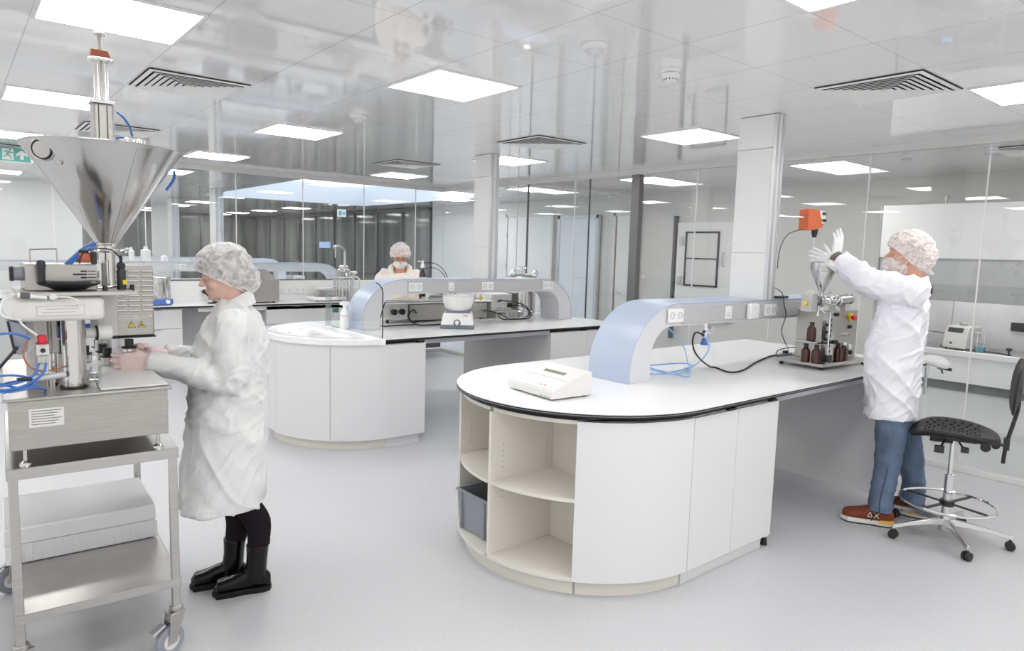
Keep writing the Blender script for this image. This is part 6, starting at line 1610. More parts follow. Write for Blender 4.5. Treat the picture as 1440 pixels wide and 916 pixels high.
def headmesh(m, Hc, sc=1., male=False):
    # Hc: matrix placing the head centre; x forward, z up
    tb = [(.1145, .006, -.02, .010), (.108, .040, -.055, .040), (.092, .066, -.080, .060), (.065, .082, -.094, .072), (.035, .088, -.099, .077), (.018, .089, -.099, .0775), (.002, .082, -.097, .0755),
          (-.012, .080, -.094, .0735), (-.030, .082, -.087, .0695), (-.048, .083, -.075, .064), (-.062, .0835, -.062, .0585), (-.078, .082, -.047, .052), (-.094, .081, -.030, .044), (-.108, .074, -.012, .034), (-.116, .055, .005, .020)]
    rings = []
    for z, xf, xb, w_ in tb:
        rg_ = []
        for i in range(32):
            t = 2*PI*i/32; ct, st_ = math.cos(t), math.sin(t)
            cx_ = (xf+xb)/2; p_ = 2.25
            x = cx_+(xf-xb)/2*math.copysign(abs(ct)**(2/p_), ct); y = w_*math.copysign(abs(st_)**(2/p_), st_)
            rg_.append(V(x*sc, y*sc, z*sc))
        rings.append(rg_)
    m.loft(rings[::-1], mt=Hc)
    g = 1.12 if male else 1.
    def S(*a): return tuple(k*sc for k in a)
    # nose, brow, lips, chin, ears
    m.tube([S(.080, 0, .012), S(.090*1, 0, -.008), S(.1055*1 + (.004 if male else 0), 0, -.030)], [.007*sc, .0085*sc*g, .0105*sc*g], 10, mt=Hc)
    m.ball(S(.1045, 0, -.031), .0095*sc*g, 12, 8, (1, 1, .85), mt=Hc)
    for sg in (-1, 1): m.ball(S(.094, sg*.010, -.035), .0075*sc, 10, 8, (1.1, .9, .8), mt=Hc)
    for sg in (-1, 1): m.ball(S(.080, sg*.030, .017), .012*sc, 12, 8, (.8, 1.7, .5), mt=Hc)
    m.ball(S(.0865, 0, -.056), .009*sc, 12, 8, (.8, 1.9, .45), mt=Hc); m.ball(S(.085, 0, -.066), .009*sc, 12, 8, (.8, 1.7, .55), mt=Hc)
    m.ball(S(.078, 0, -.098), .014*sc, 12, 8, (.9, 1.2, .9), mt=Hc)
    for sg in (-1, 1): m.ball(S(.048, sg*.050, -.035), .026*sc, 12, 8, (1, .7, .9), mt=Hc)
    for sg in (-1, 1):
        m.ball(S(-.008, sg*.0775, -.008), .030*sc, 14, 10, (.62, .28, 1.), mt=Hc, rot=(R(sg*-8), R(-10), R(sg*-20)))
def facebits(root, Hc, sc=1., closed=True, male=False, lips=True):
    def S(*a): return tuple(k*sc for k in a)
    e = MB(); b = MB(); w_ = MB()
    for sg in (-1, 1):
        w_.ball(S(.0715, sg*.031, -.002), .0125*sc, 16, 10, (.85, 1.1, .75), mt=Hc)
        e.tube([S(.0785, sg*.019, -.006), S(.0835, sg*.030, -.0085), S(.0785, sg*.042, -.006)], [.001*sc, .0017*sc, .001*sc], 6, mt=Hc)
        b.tube([S(.0895, sg*.018, .019), S(.0905, sg*.030, .0235), S(.081, sg*.046, .020)], [.0016*sc, .0026*sc, .001*sc], 6, mt=Hc)
    if not closed: pass
    w_.build('eyelid', 'skin_pale' if lips else 'skin', root); e.build('eyelash', 'brow', root); b.build('eyebrow', 'hair_grey' if male else 'brow', root)
    if lips:
        MB().ball(S(.0895, 0, -.0565), .0065*sc, 14, 8, (.7, 2.4, .45), mt=Hc).ball(S(.0885, 0, -.0655), .0065*sc, 14, 8, (.75, 2.1, .55), mt=Hc).build('lips', 'lips', root)
def hand(m, wr, d, n, t, curl=(30, 35, 25), spread=6, sc=1., thumb=(.55, .65, .5), tcurl=20):
    d = Vector(d).normalized(); n = Vector(n); n = (n-n.dot(d)*d).normalized(); t = Vector(t); t = (t-t.dot(d)*d-t.dot(n)*n).normalized()
    W_ = Vector(wr)
    # palm
    rs = []
    for s_, w_, h_ in ((-.02, .026, .019), (0, .028, .018), (.03, .037, .016), (.06, .041, .0145), (.085, .040, .0125), (.093, .036, .010)):
        rs.append(ringe(W_+d*s_*sc, t*w_*sc, n*h_*sc, 20, 2.6))
    m.loft(rs)
    m.ball(W_+(d*.035+t*.026+n*.010)*sc, .019*sc, 12, 8, (1, 1, 1))
    for k, (off, ln, r_) in enumerate(((.030, .074, .0088), (.0105, .082, .0092), (-.0095, .076, .0087), (-.029, .060, .0078))):
        c_ = curl[k] if isinstance(curl[0], (tuple, list)) else curl
        base = W_+(d*(.086-.004*abs(k-1))+t*off)*sc
        ang_ = R((1.5-k)*spread); dd_ = (d*math.cos(ang_)+t*math.sin(ang_)).normalized()
        pts = [base-dd_*.018*sc, base]; acc = 0; p_ = base
        for q_, f in enumerate((.46, .31, .23)):
            acc += c_[q_]; v_ = dd_*math.cos(R(acc))+n*math.sin(R(acc)); p_ = p_+v_*ln*f*sc; pts.append(p_)
        m.tube(pts, [r_*1.08*sc, r_*1.08*sc, r_*sc, r_*.94*sc, r_*.74*sc], 10); m.ball(pts[-1], r_*.76*sc, 10, 8)
        for j in (2, 3): m.ball(pts[j], r_*1.02*sc, 10, 8)
    b0 = W_+(d*.020+t*.024+n*.006)*sc; td = (d*thumb[0]+t*thumb[1]+n*thumb[2]).normalized()
    p1 = b0+td*.045*sc; td2 = (td*math.cos(R(tcurl))+(d*.8+n*.4).normalized()*math.sin(R(tcurl))).normalized(); p2 = p1+td2*.032*sc; td3 = (td2+(d*.5+n*.2)*.35).normalized(); p3 = p2+td3*.026*sc
    m.tube([b0, p1, p2, p3], [.014*sc, .0115*sc, .0105*sc, .0078*sc], 12); m.ball(p3, .008*sc, 10, 8); m.ball(p2, .0106*sc, 10, 8)
def legs(m, P, feet, paths, f=.88):
    for (fx, fy), (pts, rr_) in zip(feet, paths):
        m.tube(pts+[V(fx, fy, .045)], [r*f for r in rr_[:-1]]+[.033, .024], 18, smooth=4, mt=P.M)
        m.ball((fx+.03, fy, .045), .02, 14, 8, (2.6, 1., .7), mt=P.M)
def foot_shape(m, fx, fy, L_, w_, h_, z0, P, toe_up=.0, ang=0., heel=.07):
    # shoe loft along its length
    T = P.M @ Matrix.Translation((fx, fy, 0)) @ Matrix.Rotation(ang, 4, 'Z')
    prof = [(-heel, .55, .60), (-heel+.02, .82, .85), (.0, .88, 1.0), (.04, .85, .98), (.07, .88, .90), (.11, .96, .74), (.15, 1., .64), (.172, .93, .60), (L_-heel-.012, .72, .52), (L_-heel, .42, .34)]
    rs = []
    for x, fw, fh in prof:
        if x > L_-heel: x = L_-heel-.001
        hh = h_*fh; rs.append([V(x, w_*fw*math.copysign(abs(math.cos(2*PI*i/20))**.8, math.cos(2*PI*i/20)), z0+hh/2+hh/2*math.copysign(abs(math.sin(2*PI*i/20))**.85, math.sin(2*PI*i/20))) for i in range(20)])
    m.loft(rs, mt=T); m.ball((L_-heel-.048, 0, z0+h_*.27), 1, 18, 12, (.050, w_*.86, h_*.30), mt=T); return T
def sole(m, fx, fy, L_, w_, z0, z1, P, ang=0., heel=.07, grow=1.08):
    T = P.M @ Matrix.Translation((fx, fy, 0)) @ Matrix.Rotation(ang, 4, 'Z')
    pl = []
    key = [(-heel-.004, .0), (-heel+.004, .55), (-heel+.03, .82), (.0, .85), (.05, .78), (.11, .96), (.15, 1.), (.18, .95), (L_-heel-.03, .80), (L_-heel-.012, .55), (L_-heel-.002, .28), (L_-heel+.004, .0)]
    pl = [(x, w_*grow*f) for x, f in key]+[(x, -w_*grow*f) for x, f in key[-2:0:-1]]
    m.prism(pl, z0, z1, T); return T
def folds(seed, amp=.010, sx=5., sz=2.2, amp2=.004):
    off = Vector((seed*3.1, seed*1.7, seed*.9))
    def f(co, no):
        wv = Vector((mnoise.noise(co*3+off), mnoise.noise(co*3-off), mnoise.noise(co*2+off*2)))*.10
        c2 = co+wv
        v1 = mnoise.noise(Vector(((c2.x+c2.z*.5)*sx, (c2.y-c2.z*.4)*sx, c2.z*sz))+off)
        v3 = mnoise.noise(Vector(((c2.x-c2.z*.8)*sx*1.9, (c2.y+c2.z*.8)*sx*1.9, c2.z*sz*1.2))-off)
        rid = (1-min(1, abs(v1)*2.4))**2; rid2 = (1-min(1, abs(v3)*2.6))**2
        return amp*(rid-.35)+amp*.6*(rid2-.3)+amp2*mnoise.noise(c2*16)
    return f

# ================================================================== the woman at the trolley
P = Person('woman in a white fibre coat, hair net and black boots filling jars at the trolley', 1.055, 3.30, (-.957, .29)); J = P.J
root = P.root
hc = J(311, 386, 0)
print('woman head', hc, 'neck', J(333, 432, 0), 'hand', J(200, 516, .10), J(228, 500, -.06))
Hc = P.M @ Matrix.Translation(hc+V(-.005, 0, 0)) @ Matrix.Rotation(R(13), 4, 'Y')
HcL = Matrix.Translation(hc+V(-.005, 0, 0)) @ Matrix.Rotation(R(13), 4, 'Y')
body = MB()
headmesh(body, Hc, .98)
nb = J(336, 440, 0)
body.tube([P.M @ V(nb.x-.01, 0, nb.z-.05), P.M @ V(nb.x, 0, nb.z+.02), Hc @ V(-.028, 0, -.05), Hc @ V(-.02, 0, 0)], [.062, .053, .051, .05], 18)
trs = [(.84, .035, .125, .165), (.93, .04, .12, .16), (1.05, .04, .098, .125), (1.17, .06, .115, .14), (1.28, .045, .105, .155), (1.34, .035, .075, .13), (1.385, .035, .05, .06)]
body.loft([ringe(V(cx_, 0, z), V(a, 0, 0), V(0, b_, 0)) for z, cx_, a, b_ in trs], mt=P.M)
fL = (.0, .078); fR = (-.0, -.078)
fl = P.M.inverted() @ Vector((1.085, 3.232, 0)); frr = P.M.inverted() @ Vector((1.02, 3.372, 0))
fL = (fl.x, fl.y); fR = (frr.x, frr.y)
cxw = J(311, 600, 0).x
LP = [([V(.02+cxw*.3, sg*.08, .90), V(.02+cxw*.25, sg*.082, .74), V(.02+fx*.4, (sg*.082+fy)/2, .58), V(.025+fx*.6, (sg*.04+fy)/1.5, .46), V(fx*.85-.022, fy, .34), V(fx-.012, fy, .20), V(fx-.005, fy, .10)], [.098, .088, .070, .060, .060, .046, .042]) for (fx, fy), sg in ((fL, 1), (fR, -1))]
legs(body, P, (fL, fR), LP)
# arms
sL = V(.03, .165, 1.315); sR = V(.03, -.165, 1.315)
eL = J(322, 535, .20); wL = J(209, 510, .125); wL.z += .006; eR = V(eL.x+.02, -.20, eL.z+.02); wR = J(232, 500, -.07)
body.tube([P.M @ sL, P.M @ ((sL+eL)/2), P.M @ eL, P.M @ ((eL+wL)/2), P.M @ wL], [.050, .043, .038, .032, .020], 14)
body.tube([P.M @ sR, P.M @ ((sR+eR)/2), P.M @ eR, P.M @ ((eR+wR)/2), P.M @ wR], [.050, .043, .038, .032, .020], 14)
Rm = P.M.to_3x3()
dL = Rm @ (J(168, 519, .115)-wL); dL.z = max(dL.z, -.012); body.tube([P.M @ wL, P.M @ wL+dL.normalized()*.05], [.018, .010], 10); print('WL', P.M @ wL, P.M @ wL+dL)
fuse(body, 'body', 'skin_pale', root, .0048, 5, fac=.5)
facebits(root, Hc, .98)
# gloves with five fingers
g1 = MB(); hand(g1, P.M @ wL, dL, Rm @ V(0, -1, 0), Rm @ V(.0, 0, 1), ((28, 38, 20), (30, 38, 22), (32, 38, 22), (34, 38, 22)), 2.0, 1.18, (.85, .35, .55), 10)
g1.tube([P.M @ wL-dL.normalized()*.03, P.M @ wL+dL.normalized()*.01], [.032, .030], 16)
fuse(g1, 'glove', 'glove_thin', root, .0025, 3, fac=.35)
jarw = Vector((hj.x, 3.36, hj.z+.01))
dR = (jarw-(P.M @ wR)); g2 = MB(); dR2 = dR.normalized()
wRr = jarw-dR2*.105-(Rm @ V(0, 1, 0))*.028
hand(g2, wRr, dR2, Rm @ V(0, 1, 0), V(0, 0, 1), ((35, 45, 30), (38, 45, 30), (40, 45, 30), (42, 45, 30)), 3, .93, (.8, .25, .6), 20)
g2.tube([P.M @ wR, wRr+dR2*.01], [.030, .027], 16)
fuse(g2, 'glove', 'glove_thin', root, .0025, 3, fac=.35)
# tights, boots
m = MB()
for pts, rr_ in LP: m.tube(pts, rr_, 20, smooth=5, mt=P.M)
m.build('tights', 'tights', root)
for (fx, fy) in (fL, fR):
    b = MB()
    b.tube([V(fx-.012, fy, .235), V(fx-.008, fy, .16), V(fx+.0, fy, .09), V(fx+.01, fy, .05)], [.053, .048, .050, .045], 24, smooth=3, mt=P.M)
    foot_shape(b, fx, fy, .258, .044, .098, .018, P)
    bt = fuse(b, 'boot', 'boot', root, .0035, 6, fac=.5)
    s_ = MB(); sole(s_, fx, fy, .262, .043, .0, .026, P, grow=1.14); s_.build('boot_sole', 'boot_sole', bt, bevel=.004)
    pt_ = MB().add(*exy([(-.004, 0), (.010, 0), (.012, .03), (-.006, .03)], -.002, .002), P.M @ Matrix.Translation((fx-.064, fy, .225)))
    pt_.build('pull_tab', 'boot_sole', bt)
# coat
lv = [(422, 310, 349), (434, 302, 356), (448, 292, 367), (468, 281, 375), (500, 270, 379), (540, 266, 379), (590, 262, 378), (640, 256, 376), (680, 253, 374), (706, 252, 371)]
ws = [.085, .13, .185, .205, .20, .195, .205, .215, .225, .228]
m = MB(); rs = []
for (py, pf0, pb0), w_ in zip(lv, ws):
    a = J(pf0, py, 0); b = J(pb0, py, 0); z = (a.z+b.z)/2
    rs.append(ringe(V((a.x+b.x)/2, 0, z), V((a.x-b.x)/2, 0, 0), V(0, w_, 0), 36, 2.3))
m.loft(rs[::-1], mt=P.M)
def sleeve(s0, e0, w0, r): 
    m.tube([P.M @ (s0+V(0, -.02*(1 if s0.y > 0 else -1), .0)), P.M @ s0, P.M @ ((s0+e0)/2), P.M @ e0, P.M @ ((e0+w0)*.5), P.M @ (e0*.15+w0*.85), P.M @ w0], r, 18, smooth=3)
sleeve(sL+V(0, .012, .0), eL, wL+V(.0, 0, 0), [.078, .082, .078, .075, .062, .052, .043])
sleeve(sR, eR, wR, [.078, .080, .075, .070, .058, .048, .040])
coat = fuse(m, 'lab_coat', 'coat_nonwoven', root, .0075, 4, wrinkle=folds(2, .013, 7., 2.6, .003))
# collar
cn = J(329, 422, 0)
m = MB(); rs = []
for k, (dz, r_) in enumerate(((-.050, .098), (-.015, .086), (.010, .078), (.014, .074), (.0, .073), (-.04, .080))):
    rs.append([V(cn.x+r_*math.cos(t_), r_*1.02*math.sin(t_), cn.z+dz-.040*math.cos(t_)) for t_ in [2*PI*i/32 for i in range(32)]])
m.loft(rs, cap=False, mt=P.M); m.build('coat_collar', 'coat_nonwoven', root, smooth=80)
# coat seams: thin raised lines
m = MB().tube([P.M @ J(346, 437, .135), P.M @ J(348, 470, .235), P.M @ J(351, 500, .26)], .0022, 6, smooth=6).build('shoulder_seam', 'coat_nonwoven', root)
# hair and net
def hairnet(Hc, sc, hairmat, netmat, bun, root, plane, low=0., noh=False, back=0.):
    h = MB()
    h.ball((-.012*sc, 0, .030*sc), 1, 24, 16, (.112*sc, .088*sc, .096*sc), mt=Hc)
    if bun: h.ball((-.095*sc, 0, -.035*sc), 1, 18, 12, (.050*sc, .060*sc, .060*sc), mt=Hc).ball((-.06*sc, 0, -.0*sc), 1, 18, 12, (.07*sc, .08*sc, .085*sc), mt=Hc)
    if not noh:
        fuse(h, 'hair', hairmat, root, .006, 3, wrinkle=folds(5, .003, 30, 12, .003), cut=[(Hc @ V(.090*sc, 0, .048*sc), -(Hc.to_3x3() @ Vector(plane)))])
    n_ = MB()
    n_.ball((-.014*sc, 0, .036*sc), 1, 32, 20, ((.128+.0)*sc, .106*sc, .110*sc), mt=Hc)
    n_.ball((-.052*sc-back, 0, .0*sc), 1, 24, 16, (.095*sc, .100*sc, .098*sc), mt=Hc)
    if bun: n_.ball((-.098*sc, 0, -.038*sc), 1, 24, 16, (.064*sc, .074*sc, .072*sc), mt=Hc)
    def wr(co, no):
        a = mnoise.noise(Vector((co.x*14, co.y*14, co.z*26))); b_ = mnoise.noise(co*36+Vector((3, 1, 2))); return .008*(1-min(1, abs(a)*3))**2+.002*b_
    return fuse(n_, 'hair_net', netmat, root, .005, 2, wrinkle=wr, cut=[(Hc @ V(.098*sc, 0, .040*sc), -(Hc.to_3x3() @ Vector(plane)))])
hairnet(Hc, .98, 'hair_dark', 'net_white', True, root, (-.62, 0, .79))
# elastic edge of the net
def elastic(Hc, sc, plane, root, mat):
    nrm = Vector(plane).normalized(); c0 = V(.098*sc, 0, .040*sc)
    # section of the main ellipsoid with the plane
    pts = []
    ctr = V(-.03*sc, 0, .02*sc); ctr = ctr-nrm*((ctr-c0).dot(nrm)); u_ = V(nrm.z, 0, -nrm.x).normalized()
    for i in range(40):
        t_ = 2*PI*i/40; pts.append(Hc @ (ctr+u_*math.cos(t_)*.128*sc+V(0, 1, 0)*math.sin(t_)*.088*sc+V(0, 0, .002*math.sin(9*t_))))
    MB().tube(pts+[pts[0]], .0030, 6).build('elastic_band', mat, root)
elastic(Hc, .98, (-.62, 0, .79), root, 'net_white')

# ================================================================== the man at the bottle filler
P = Person('man in a white lab coat, jeans and rust sneakers reaching up over the small hopper', 4.675, 1.70, (-.38, .925)); J = P.J; root = P.root; Rm = P.M.to_3x3()
hc = J(1275, 358, 0)
print('man head', hc, 'hem', J(1214, 577, 0), J(1290, 590, 0), 'sh', J(1283, 408, .19), 'wr', J(1172, 366, .12))
Hc = P.M @ Matrix.Translation(hc) @ Matrix.Rotation(R(-6), 4, 'Y') @ Matrix.Rotation(R(8), 4, 'Z')
body = MB(); sm = 1.06
headmesh(body, Hc, sm, True)
nb = J(1286, 400, 0)
body.tube([P.M @ V(nb.x-.01, 0, nb.z-.06), P.M @ V(nb.x, 0, nb.z+.02), Hc @ V(-.03, 0, -.06), Hc @ V(-.02, 0, 0)], [.075, .066, .064, .06], 18)
zz0 = nb.z
lv = [(396, 1268, 1297), (404, 1258, 1301), (414, 1248, 1305), (430, 1236, 1307), (460, 1224, 1305), (490, 1217, 1302), (520, 1215, 1299), (550, 1215, 1295), (578, 1214, 1292), (584, 1214, 1291)]
ws = [.09, .15, .20, .225, .225, .225, .225, .225, .23, .23]
prof_ = []
for (py, pf0, pb0), w_ in zip(lv, ws):
    a = J(pf0, py, 0); b = J(pb0, py, 0); prof_.append(((a.z+b.z)/2, (a.x+b.x)/2, (a.x-b.x)/2, w_))
print('man prof', [tuple(round(k, 3) for k in p) for p in prof_])
def mx_at(z):
    for (z1, c1, *_), (z0, c0, *_) in zip(prof_[:-1], prof_[1:]):
        if z0 <= z <= z1: return c0+(c1-c0)*(z-z0)/(z1-z0)
    return prof_[-1][1] if z < prof_[-1][0] else prof_[0][1]
trs = [(z, mx_at(z)-.0, a, b_) for z, a, b_ in ((.92, .12, .165), (1.03, .13, .17), (1.15, .13, .165), (1.28, .125, .17), (1.40, .12, .18), (1.48, .09, .16), (1.54, .05, .08))]
body.loft([ringe(V(cx_, 0, z), V(a, 0, 0), V(0, b_, 0)) for z, cx_, a, b_ in trs], mt=P.M)
li = P.M.inverted() @ Vector((4.545, 1.760, 0)); ri = P.M.inverted() @ Vector((4.895, 1.70, 0))
fL = (li.x, li.y); fR = (ri.x, ri.y)
LP = [([V(mx_at(.92), sg*.10, .92), V(mx_at(.8)*.8+fx*.1, sg*.105, .76), V(.02+fx*.55, (sg*.105+fy)/2, .52), V(fx*.8, fy, .34), V(fx-.005, fy, .20), V(fx-.002, fy, .095)], [.108, .102, .084, .074, .070, .076]) for (fx, fy), sg in ((fL, 1), (fR, -1))]
legs(body, P, (fL, fR), LP, .78)
sL = J(1284, 412, .19); sR = V(sL.x, -.19, sL.z)
eL = J(1222, 393, .22); wL = J(1174, 364, .13); wR = J(1172, 372, -.13); eR = V((sR.x+wR.x)/2+.02, -.23, (sR.z+wR.z)/2-.06)
body.tube([P.M @ sL, P.M @ ((sL+eL)/2), P.M @ eL, P.M @ ((eL+wL)/2), P.M @ wL], [.056, .050, .043, .034, .014], 14)
body.tube([P.M @ sR, P.M @ ((sR+eR)/2), P.M @ eR, P.M @ ((eR+wR)/2), P.M @ wR], [.056, .050, .043, .034, .014], 14)
fuse(body, 'body', 'skin', root, .0055, 4)
facebits(root, Hc, sm, male=True, lips=False)
# gloved hands
dL = Rm @ (J(1184, 320, .12)-wL)
g1 = MB(); hand(g1, P.M @ wL+dL.normalized()*.012, dL, Rm @ V(.8, -.5, 0), Rm @ V(-.5, -.8, 0), ((10, 12, 10), (6, 10, 8), (8, 10, 8), (12, 14, 10)), 2.5, 1.08, (.75, .5, .45), 14)
g1.tube([P.M @ wL-dL.normalized()*.05, P.M @ wL+dL.normalized()*.02], [.036, .034], 16)
fuse(g1, 'glove', 'glove_white', root, .0032, 3, fac=.35)
wr_ = P.M @ wR; dR = Rm @ (J(1131, 348, -.20)-wR)
g2 = MB(); hand(g2, wr_, dR, Rm @ V(0, .9, -.4), Rm @ V(.1, .3, 1), ((12, 16, 10), (14, 18, 10), (18, 20, 12), (22, 22, 14)), 5, 1.08, (.6, .7, .2), 10)
g2.tube([wr_-dR.normalized()*.04, wr_+dR.normalized()*.02], [.036, .034], 16)
fuse(g2, 'glove', 'glove_white', root, .0032, 3, fac=.35)
ud = (Rm @ (wL-eL)).normalized()
m = MB().lathe([(.036, 0), (.040, .004), (.041, .018), (.037, .022), (.041, .026), (.041, .044), (.036, .05)], P.M @ wL-ud*.035+V(0, 0, .002), 28, (ud+V(0, 0, .35)).normalized()).build('sleeve_cuff', 'cuff_olive', root)
# coat
m = MB(); rs = []
for z, cx_, hx_2, w_ in prof_: rs.append(ringe(V(cx_, 0, z), V(hx_2-.008, 0, 0), V(0, w_, 0), 36, 2.4))
m.loft(rs[::-1], mt=P.M)
sleeve(sL+V(.01, .0, 0), eL, wL-V(.03, 0, .0), [.10, .098, .092, .080, .066, .058, .054])
sleeve(sR, eR, wR-V(.05, 0, .02), [.098, .095, .085, .072, .062, .055, .050])
fuse(m, 'lab_coat', 'coat_cotton', root, .008, 4, wrinkle=folds(7, .016, 6.5, 2.6, .004))
cn = J(1284, 396, 0)
m = MB(); rs = []
for k, (dz, r_) in enumerate(((-.05, .105), (0, .086), (.022, .080), (.026, .076), (.0, .078), (-.04, .09))):
    rs.append([V(cn.x+r_*math.cos(t_), r_*1.05*math.sin(t_), cn.z+dz-.015-.03*math.cos(t_)) for t_ in [2*PI*i/32 for i in range(32)]])
m.loft(rs, cap=False, mt=P.M); m.build('coat_collar', 'coat_cotton', root, smooth=80)
MB().tube([P.M @ J(1253, 434, .226), P.M @ J(1262, 436, .235), P.M @ J(1270, 434, .235)], .002, 6, smooth=5).build('chest_pocket_seam', 'bar_side', root)
# jeans
for pts, rr_ in LP:
    m = MB(); m.tube(pts, rr_, 26, smooth=5, mt=P.M)
    def jw(co, no): return .007*mnoise.noise(Vector((co.x*6, co.y*6, co.z*22)))+.006*mnoise.noise(Vector((co.x*10, co.y*10, co.z*(34 if co.z < .26 else 12)+4)))
    fuse(m, 'trouser_leg', 'denim', root, .008, 3, wrinkle=jw)
m = MB().loft([ringe(V(mx_at(.84), 0, .84), V(.12, 0, 0), V(0, .19, 0)), ringe(V(mx_at(.96), 0, .96), V(.13, 0, 0), V(0, .17, 0)), ringe(V(mx_at(1.04), 0, 1.04), V(.13, 0, 0), V(0, .165, 0))], mt=P.M); m.build('trouser_waist', 'denim', root)
fx, fy = fL
MB().tube([P.M @ V(fx*.6+.02, fy+.092-.02, .56), P.M @ V(fx*.8, fy+.077, .36), P.M @ V(fx, fy+.074, .20), P.M @ V(fx, fy+.080, .10)], .0022, 6, smooth=5).build('side_seam', 'denim_dark', root)
# sneakers
for (fx, fy), an in ((fL, R(4)), (fR, R(-10))):
    b = MB(); T = foot_shape(b, fx, fy, .295, .046, .10, .028, P, ang=an, heel=.085)
    b.tube([V(-.03, 0, .08), V(-.02, 0, .125)], [.044, .047], 18, mt=T)
    sh = fuse(b, 'sneaker', 'shoe_rust', root, .004, 5)
    s1 = MB(); sole(s1, fx, fy, .302, .046, .008, .034, P, an, .085, 1.16); s1.build('midsole', 'shoe_white', sh, bevel=.004)
    s2 = MB(); sole(s2, fx, fy, .298, .046, .0, .0085, P, an, .083, 1.10); s2.build('outsole', 'shoe_dark', sh)
    k = MB().add(*exy([(-.088, .026), (.01, .026), (-.01, .042), (-.084, .050)], -.0535, .0535), T).build('heel_wedge', 'shoe_yellow', sh, bevel=.004)
    MB().tube([V(-.025, 0, .108), V(-.018, 0, .138)], [.047, .049], 22, mt=T).build('shoe_collar', 'shoe_dark', sh)
    lc = MB()
    for q_ in range(4):
        x = .035+.024*q_; z = .128-.017*q_; lc.tube([V(x-.006, -.035, z-.014), V(x+.004, 0, z+.004), V(x-.006, .035, z-.014)], .0035, 6, smooth=4, mt=T)
    lc.tube([V(.03, 0, .13), V(.05, .03, .135), V(.075, .035, .105), V(.10, .045, .08)], .003, 6, smooth=4, mt=T).tube([V(.03, 0, .13), V(.01, .04, .12), V(.03, .052, .07), V(.045, .05, .035)], .003, 6, smooth=4, mt=T)
    lc.build('laces', 'shoe_dark', sh)
    if fy > 0:
        a = MB(); yy = .0505
        for p0, p1 in (((.062, .052), (.078, .082)), ((.078, .082), (.046, .082 if 0 else .056)), ((.046, .056), (.062, .052)), ((.000, .052), (.034, .082)), ((.034, .052), (.004, .084))):
            pass
        def seg(p0, p1): a.tube([V(p0[0], .0505-(p0[1]-.05)*.16, p0[1]), V(p1[0], .0505-(p1[1]-.05)*.16, p1[1])], .0024, 6, mt=T)
        seg((.066, .058), (.052, .088)); seg((.052, .088), (.040, .060)); seg((.066, .058), (.040, .060)); seg((.030, .056), (.002, .088)); seg((.002, .056), (.030, .090))
        a.build('shoe_emblem', 'shoe_white', sh)
# hair net, face mask
hairnet(Hc, sm*1.0, 'hair_grey', 'net_pink', False, root, (-.60, 0, .80), back=.012)
elastic(Hc, sm, (-.60, 0, .80), root, 'net_white')
mk = MB().ball((.052*sm, 0, -.072*sm), 1, 28, 18, (.062*sm, .074*sm, .060*sm), mt=Hc).ball((.02*sm, 0, -.085*sm), 1, 22, 14, (.06*sm, .070*sm, .048*sm), mt=Hc)
def wr2(co, no): return .004*(1-abs(mnoise.noise(co*26))*3)
mko = fuse(mk, 'face_mask', 'net_white', root, .0045, 2, wrinkle=wr2, cut=[(Hc @ V(.085*sm, 0, -.030*sm), Hc.to_3x3() @ V(-.10, 0, 1)), (Hc @ V(-.005*sm, 0, -.06*sm), Hc.to_3x3() @ V(-1, 0, .35))])
MB().tube([Hc @ V(.06*sm, .066*sm, -.035*sm), Hc @ V(.02*sm, .082*sm, -.005*sm), Hc @ V(-.02*sm, .09*sm, .02*sm)], .0018, 6, smooth=4).tube([Hc @ V(.03*sm, .07*sm, -.09*sm), Hc @ V(0, .078*sm, -.04*sm), Hc @ V(-.01*sm, .085*sm, 0)], .0018, 6, smooth=4).build('mask_strap', 'mask_white', root)
# loose flap of the net at the nape
a0 = Hc @ V(-.09*sm, 0, -.05*sm)
fp = MB().loft([ringe(Hc @ V(-.085*sm, 0, -.055*sm), Hc.to_3x3() @ V(.02, 0, .045), Hc.to_3x3() @ V(0, .06, 0), 20), ringe(Hc @ V(-.125*sm, 0, -.075*sm), Hc.to_3x3() @ V(.008, 0, .030), Hc.to_3x3() @ V(0, .045, 0), 20), ringe(Hc @ V(-.160*sm, 0, -.095*sm), Hc.to_3x3() @ V(.003, 0, .006), Hc.to_3x3() @ V(0, .015, 0), 20)])
fp.build('net_flap', 'net_white', root)

# ================================================================== the masked person at the back
q0 = aty(563, 365, 6.98)
P = Person('masked person in a cream coat and pink hair net looking down behind the middle bench', q0.x, q0.y, (-q0.x, -q0.y)); J = P.J; root = P.root; Rm = P.M.to_3x3()
hz_ = J(563, 360, 0)
print('p3', q0, hz_)
hcl = V(.07, .0, hz_.z-.005)
ql = J(563, 362, 0)
hcl = V(.08, 0, 1.62)
# find the height where the head projects to its place
d_ = ray(564, 364); 
def zfor(px, py, xl, yl):
    w_ = P.M @ V(xl, yl, 0); d = ray(px, py); t = math.hypot(w_.x, w_.y)/math.hypot(d.x, d.y); return (O0+d*t).z
hcl = V(.08, 0, zfor(563, 361, .08, 0))
Hc = P.M @ Matrix.Translation(hcl) @ Matrix.Rotation(R(24), 4, 'Y')
s3 = 1.08
body = MB(); headmesh(body, Hc, s3)
zs_ = hcl.z-.165
body.tube([P.M @ V(.0, 0, zs_-.04), P.M @ V(.015, 0, zs_+.04), Hc @ V(-.03, 0, -.05), Hc @ V(-.02, 0, 0)], [.066, .058, .056, .055], 18)
k_ = zs_/1.40
trs = [(.86, .0, .12, .165), (.95, .0, .12, .165), (1.06, .0, .11, .145), (1.18, .0, .12, .16), (1.29, .0, .11, .175), (1.35, .0, .08, .15), (1.40, .0, .05, .06)]
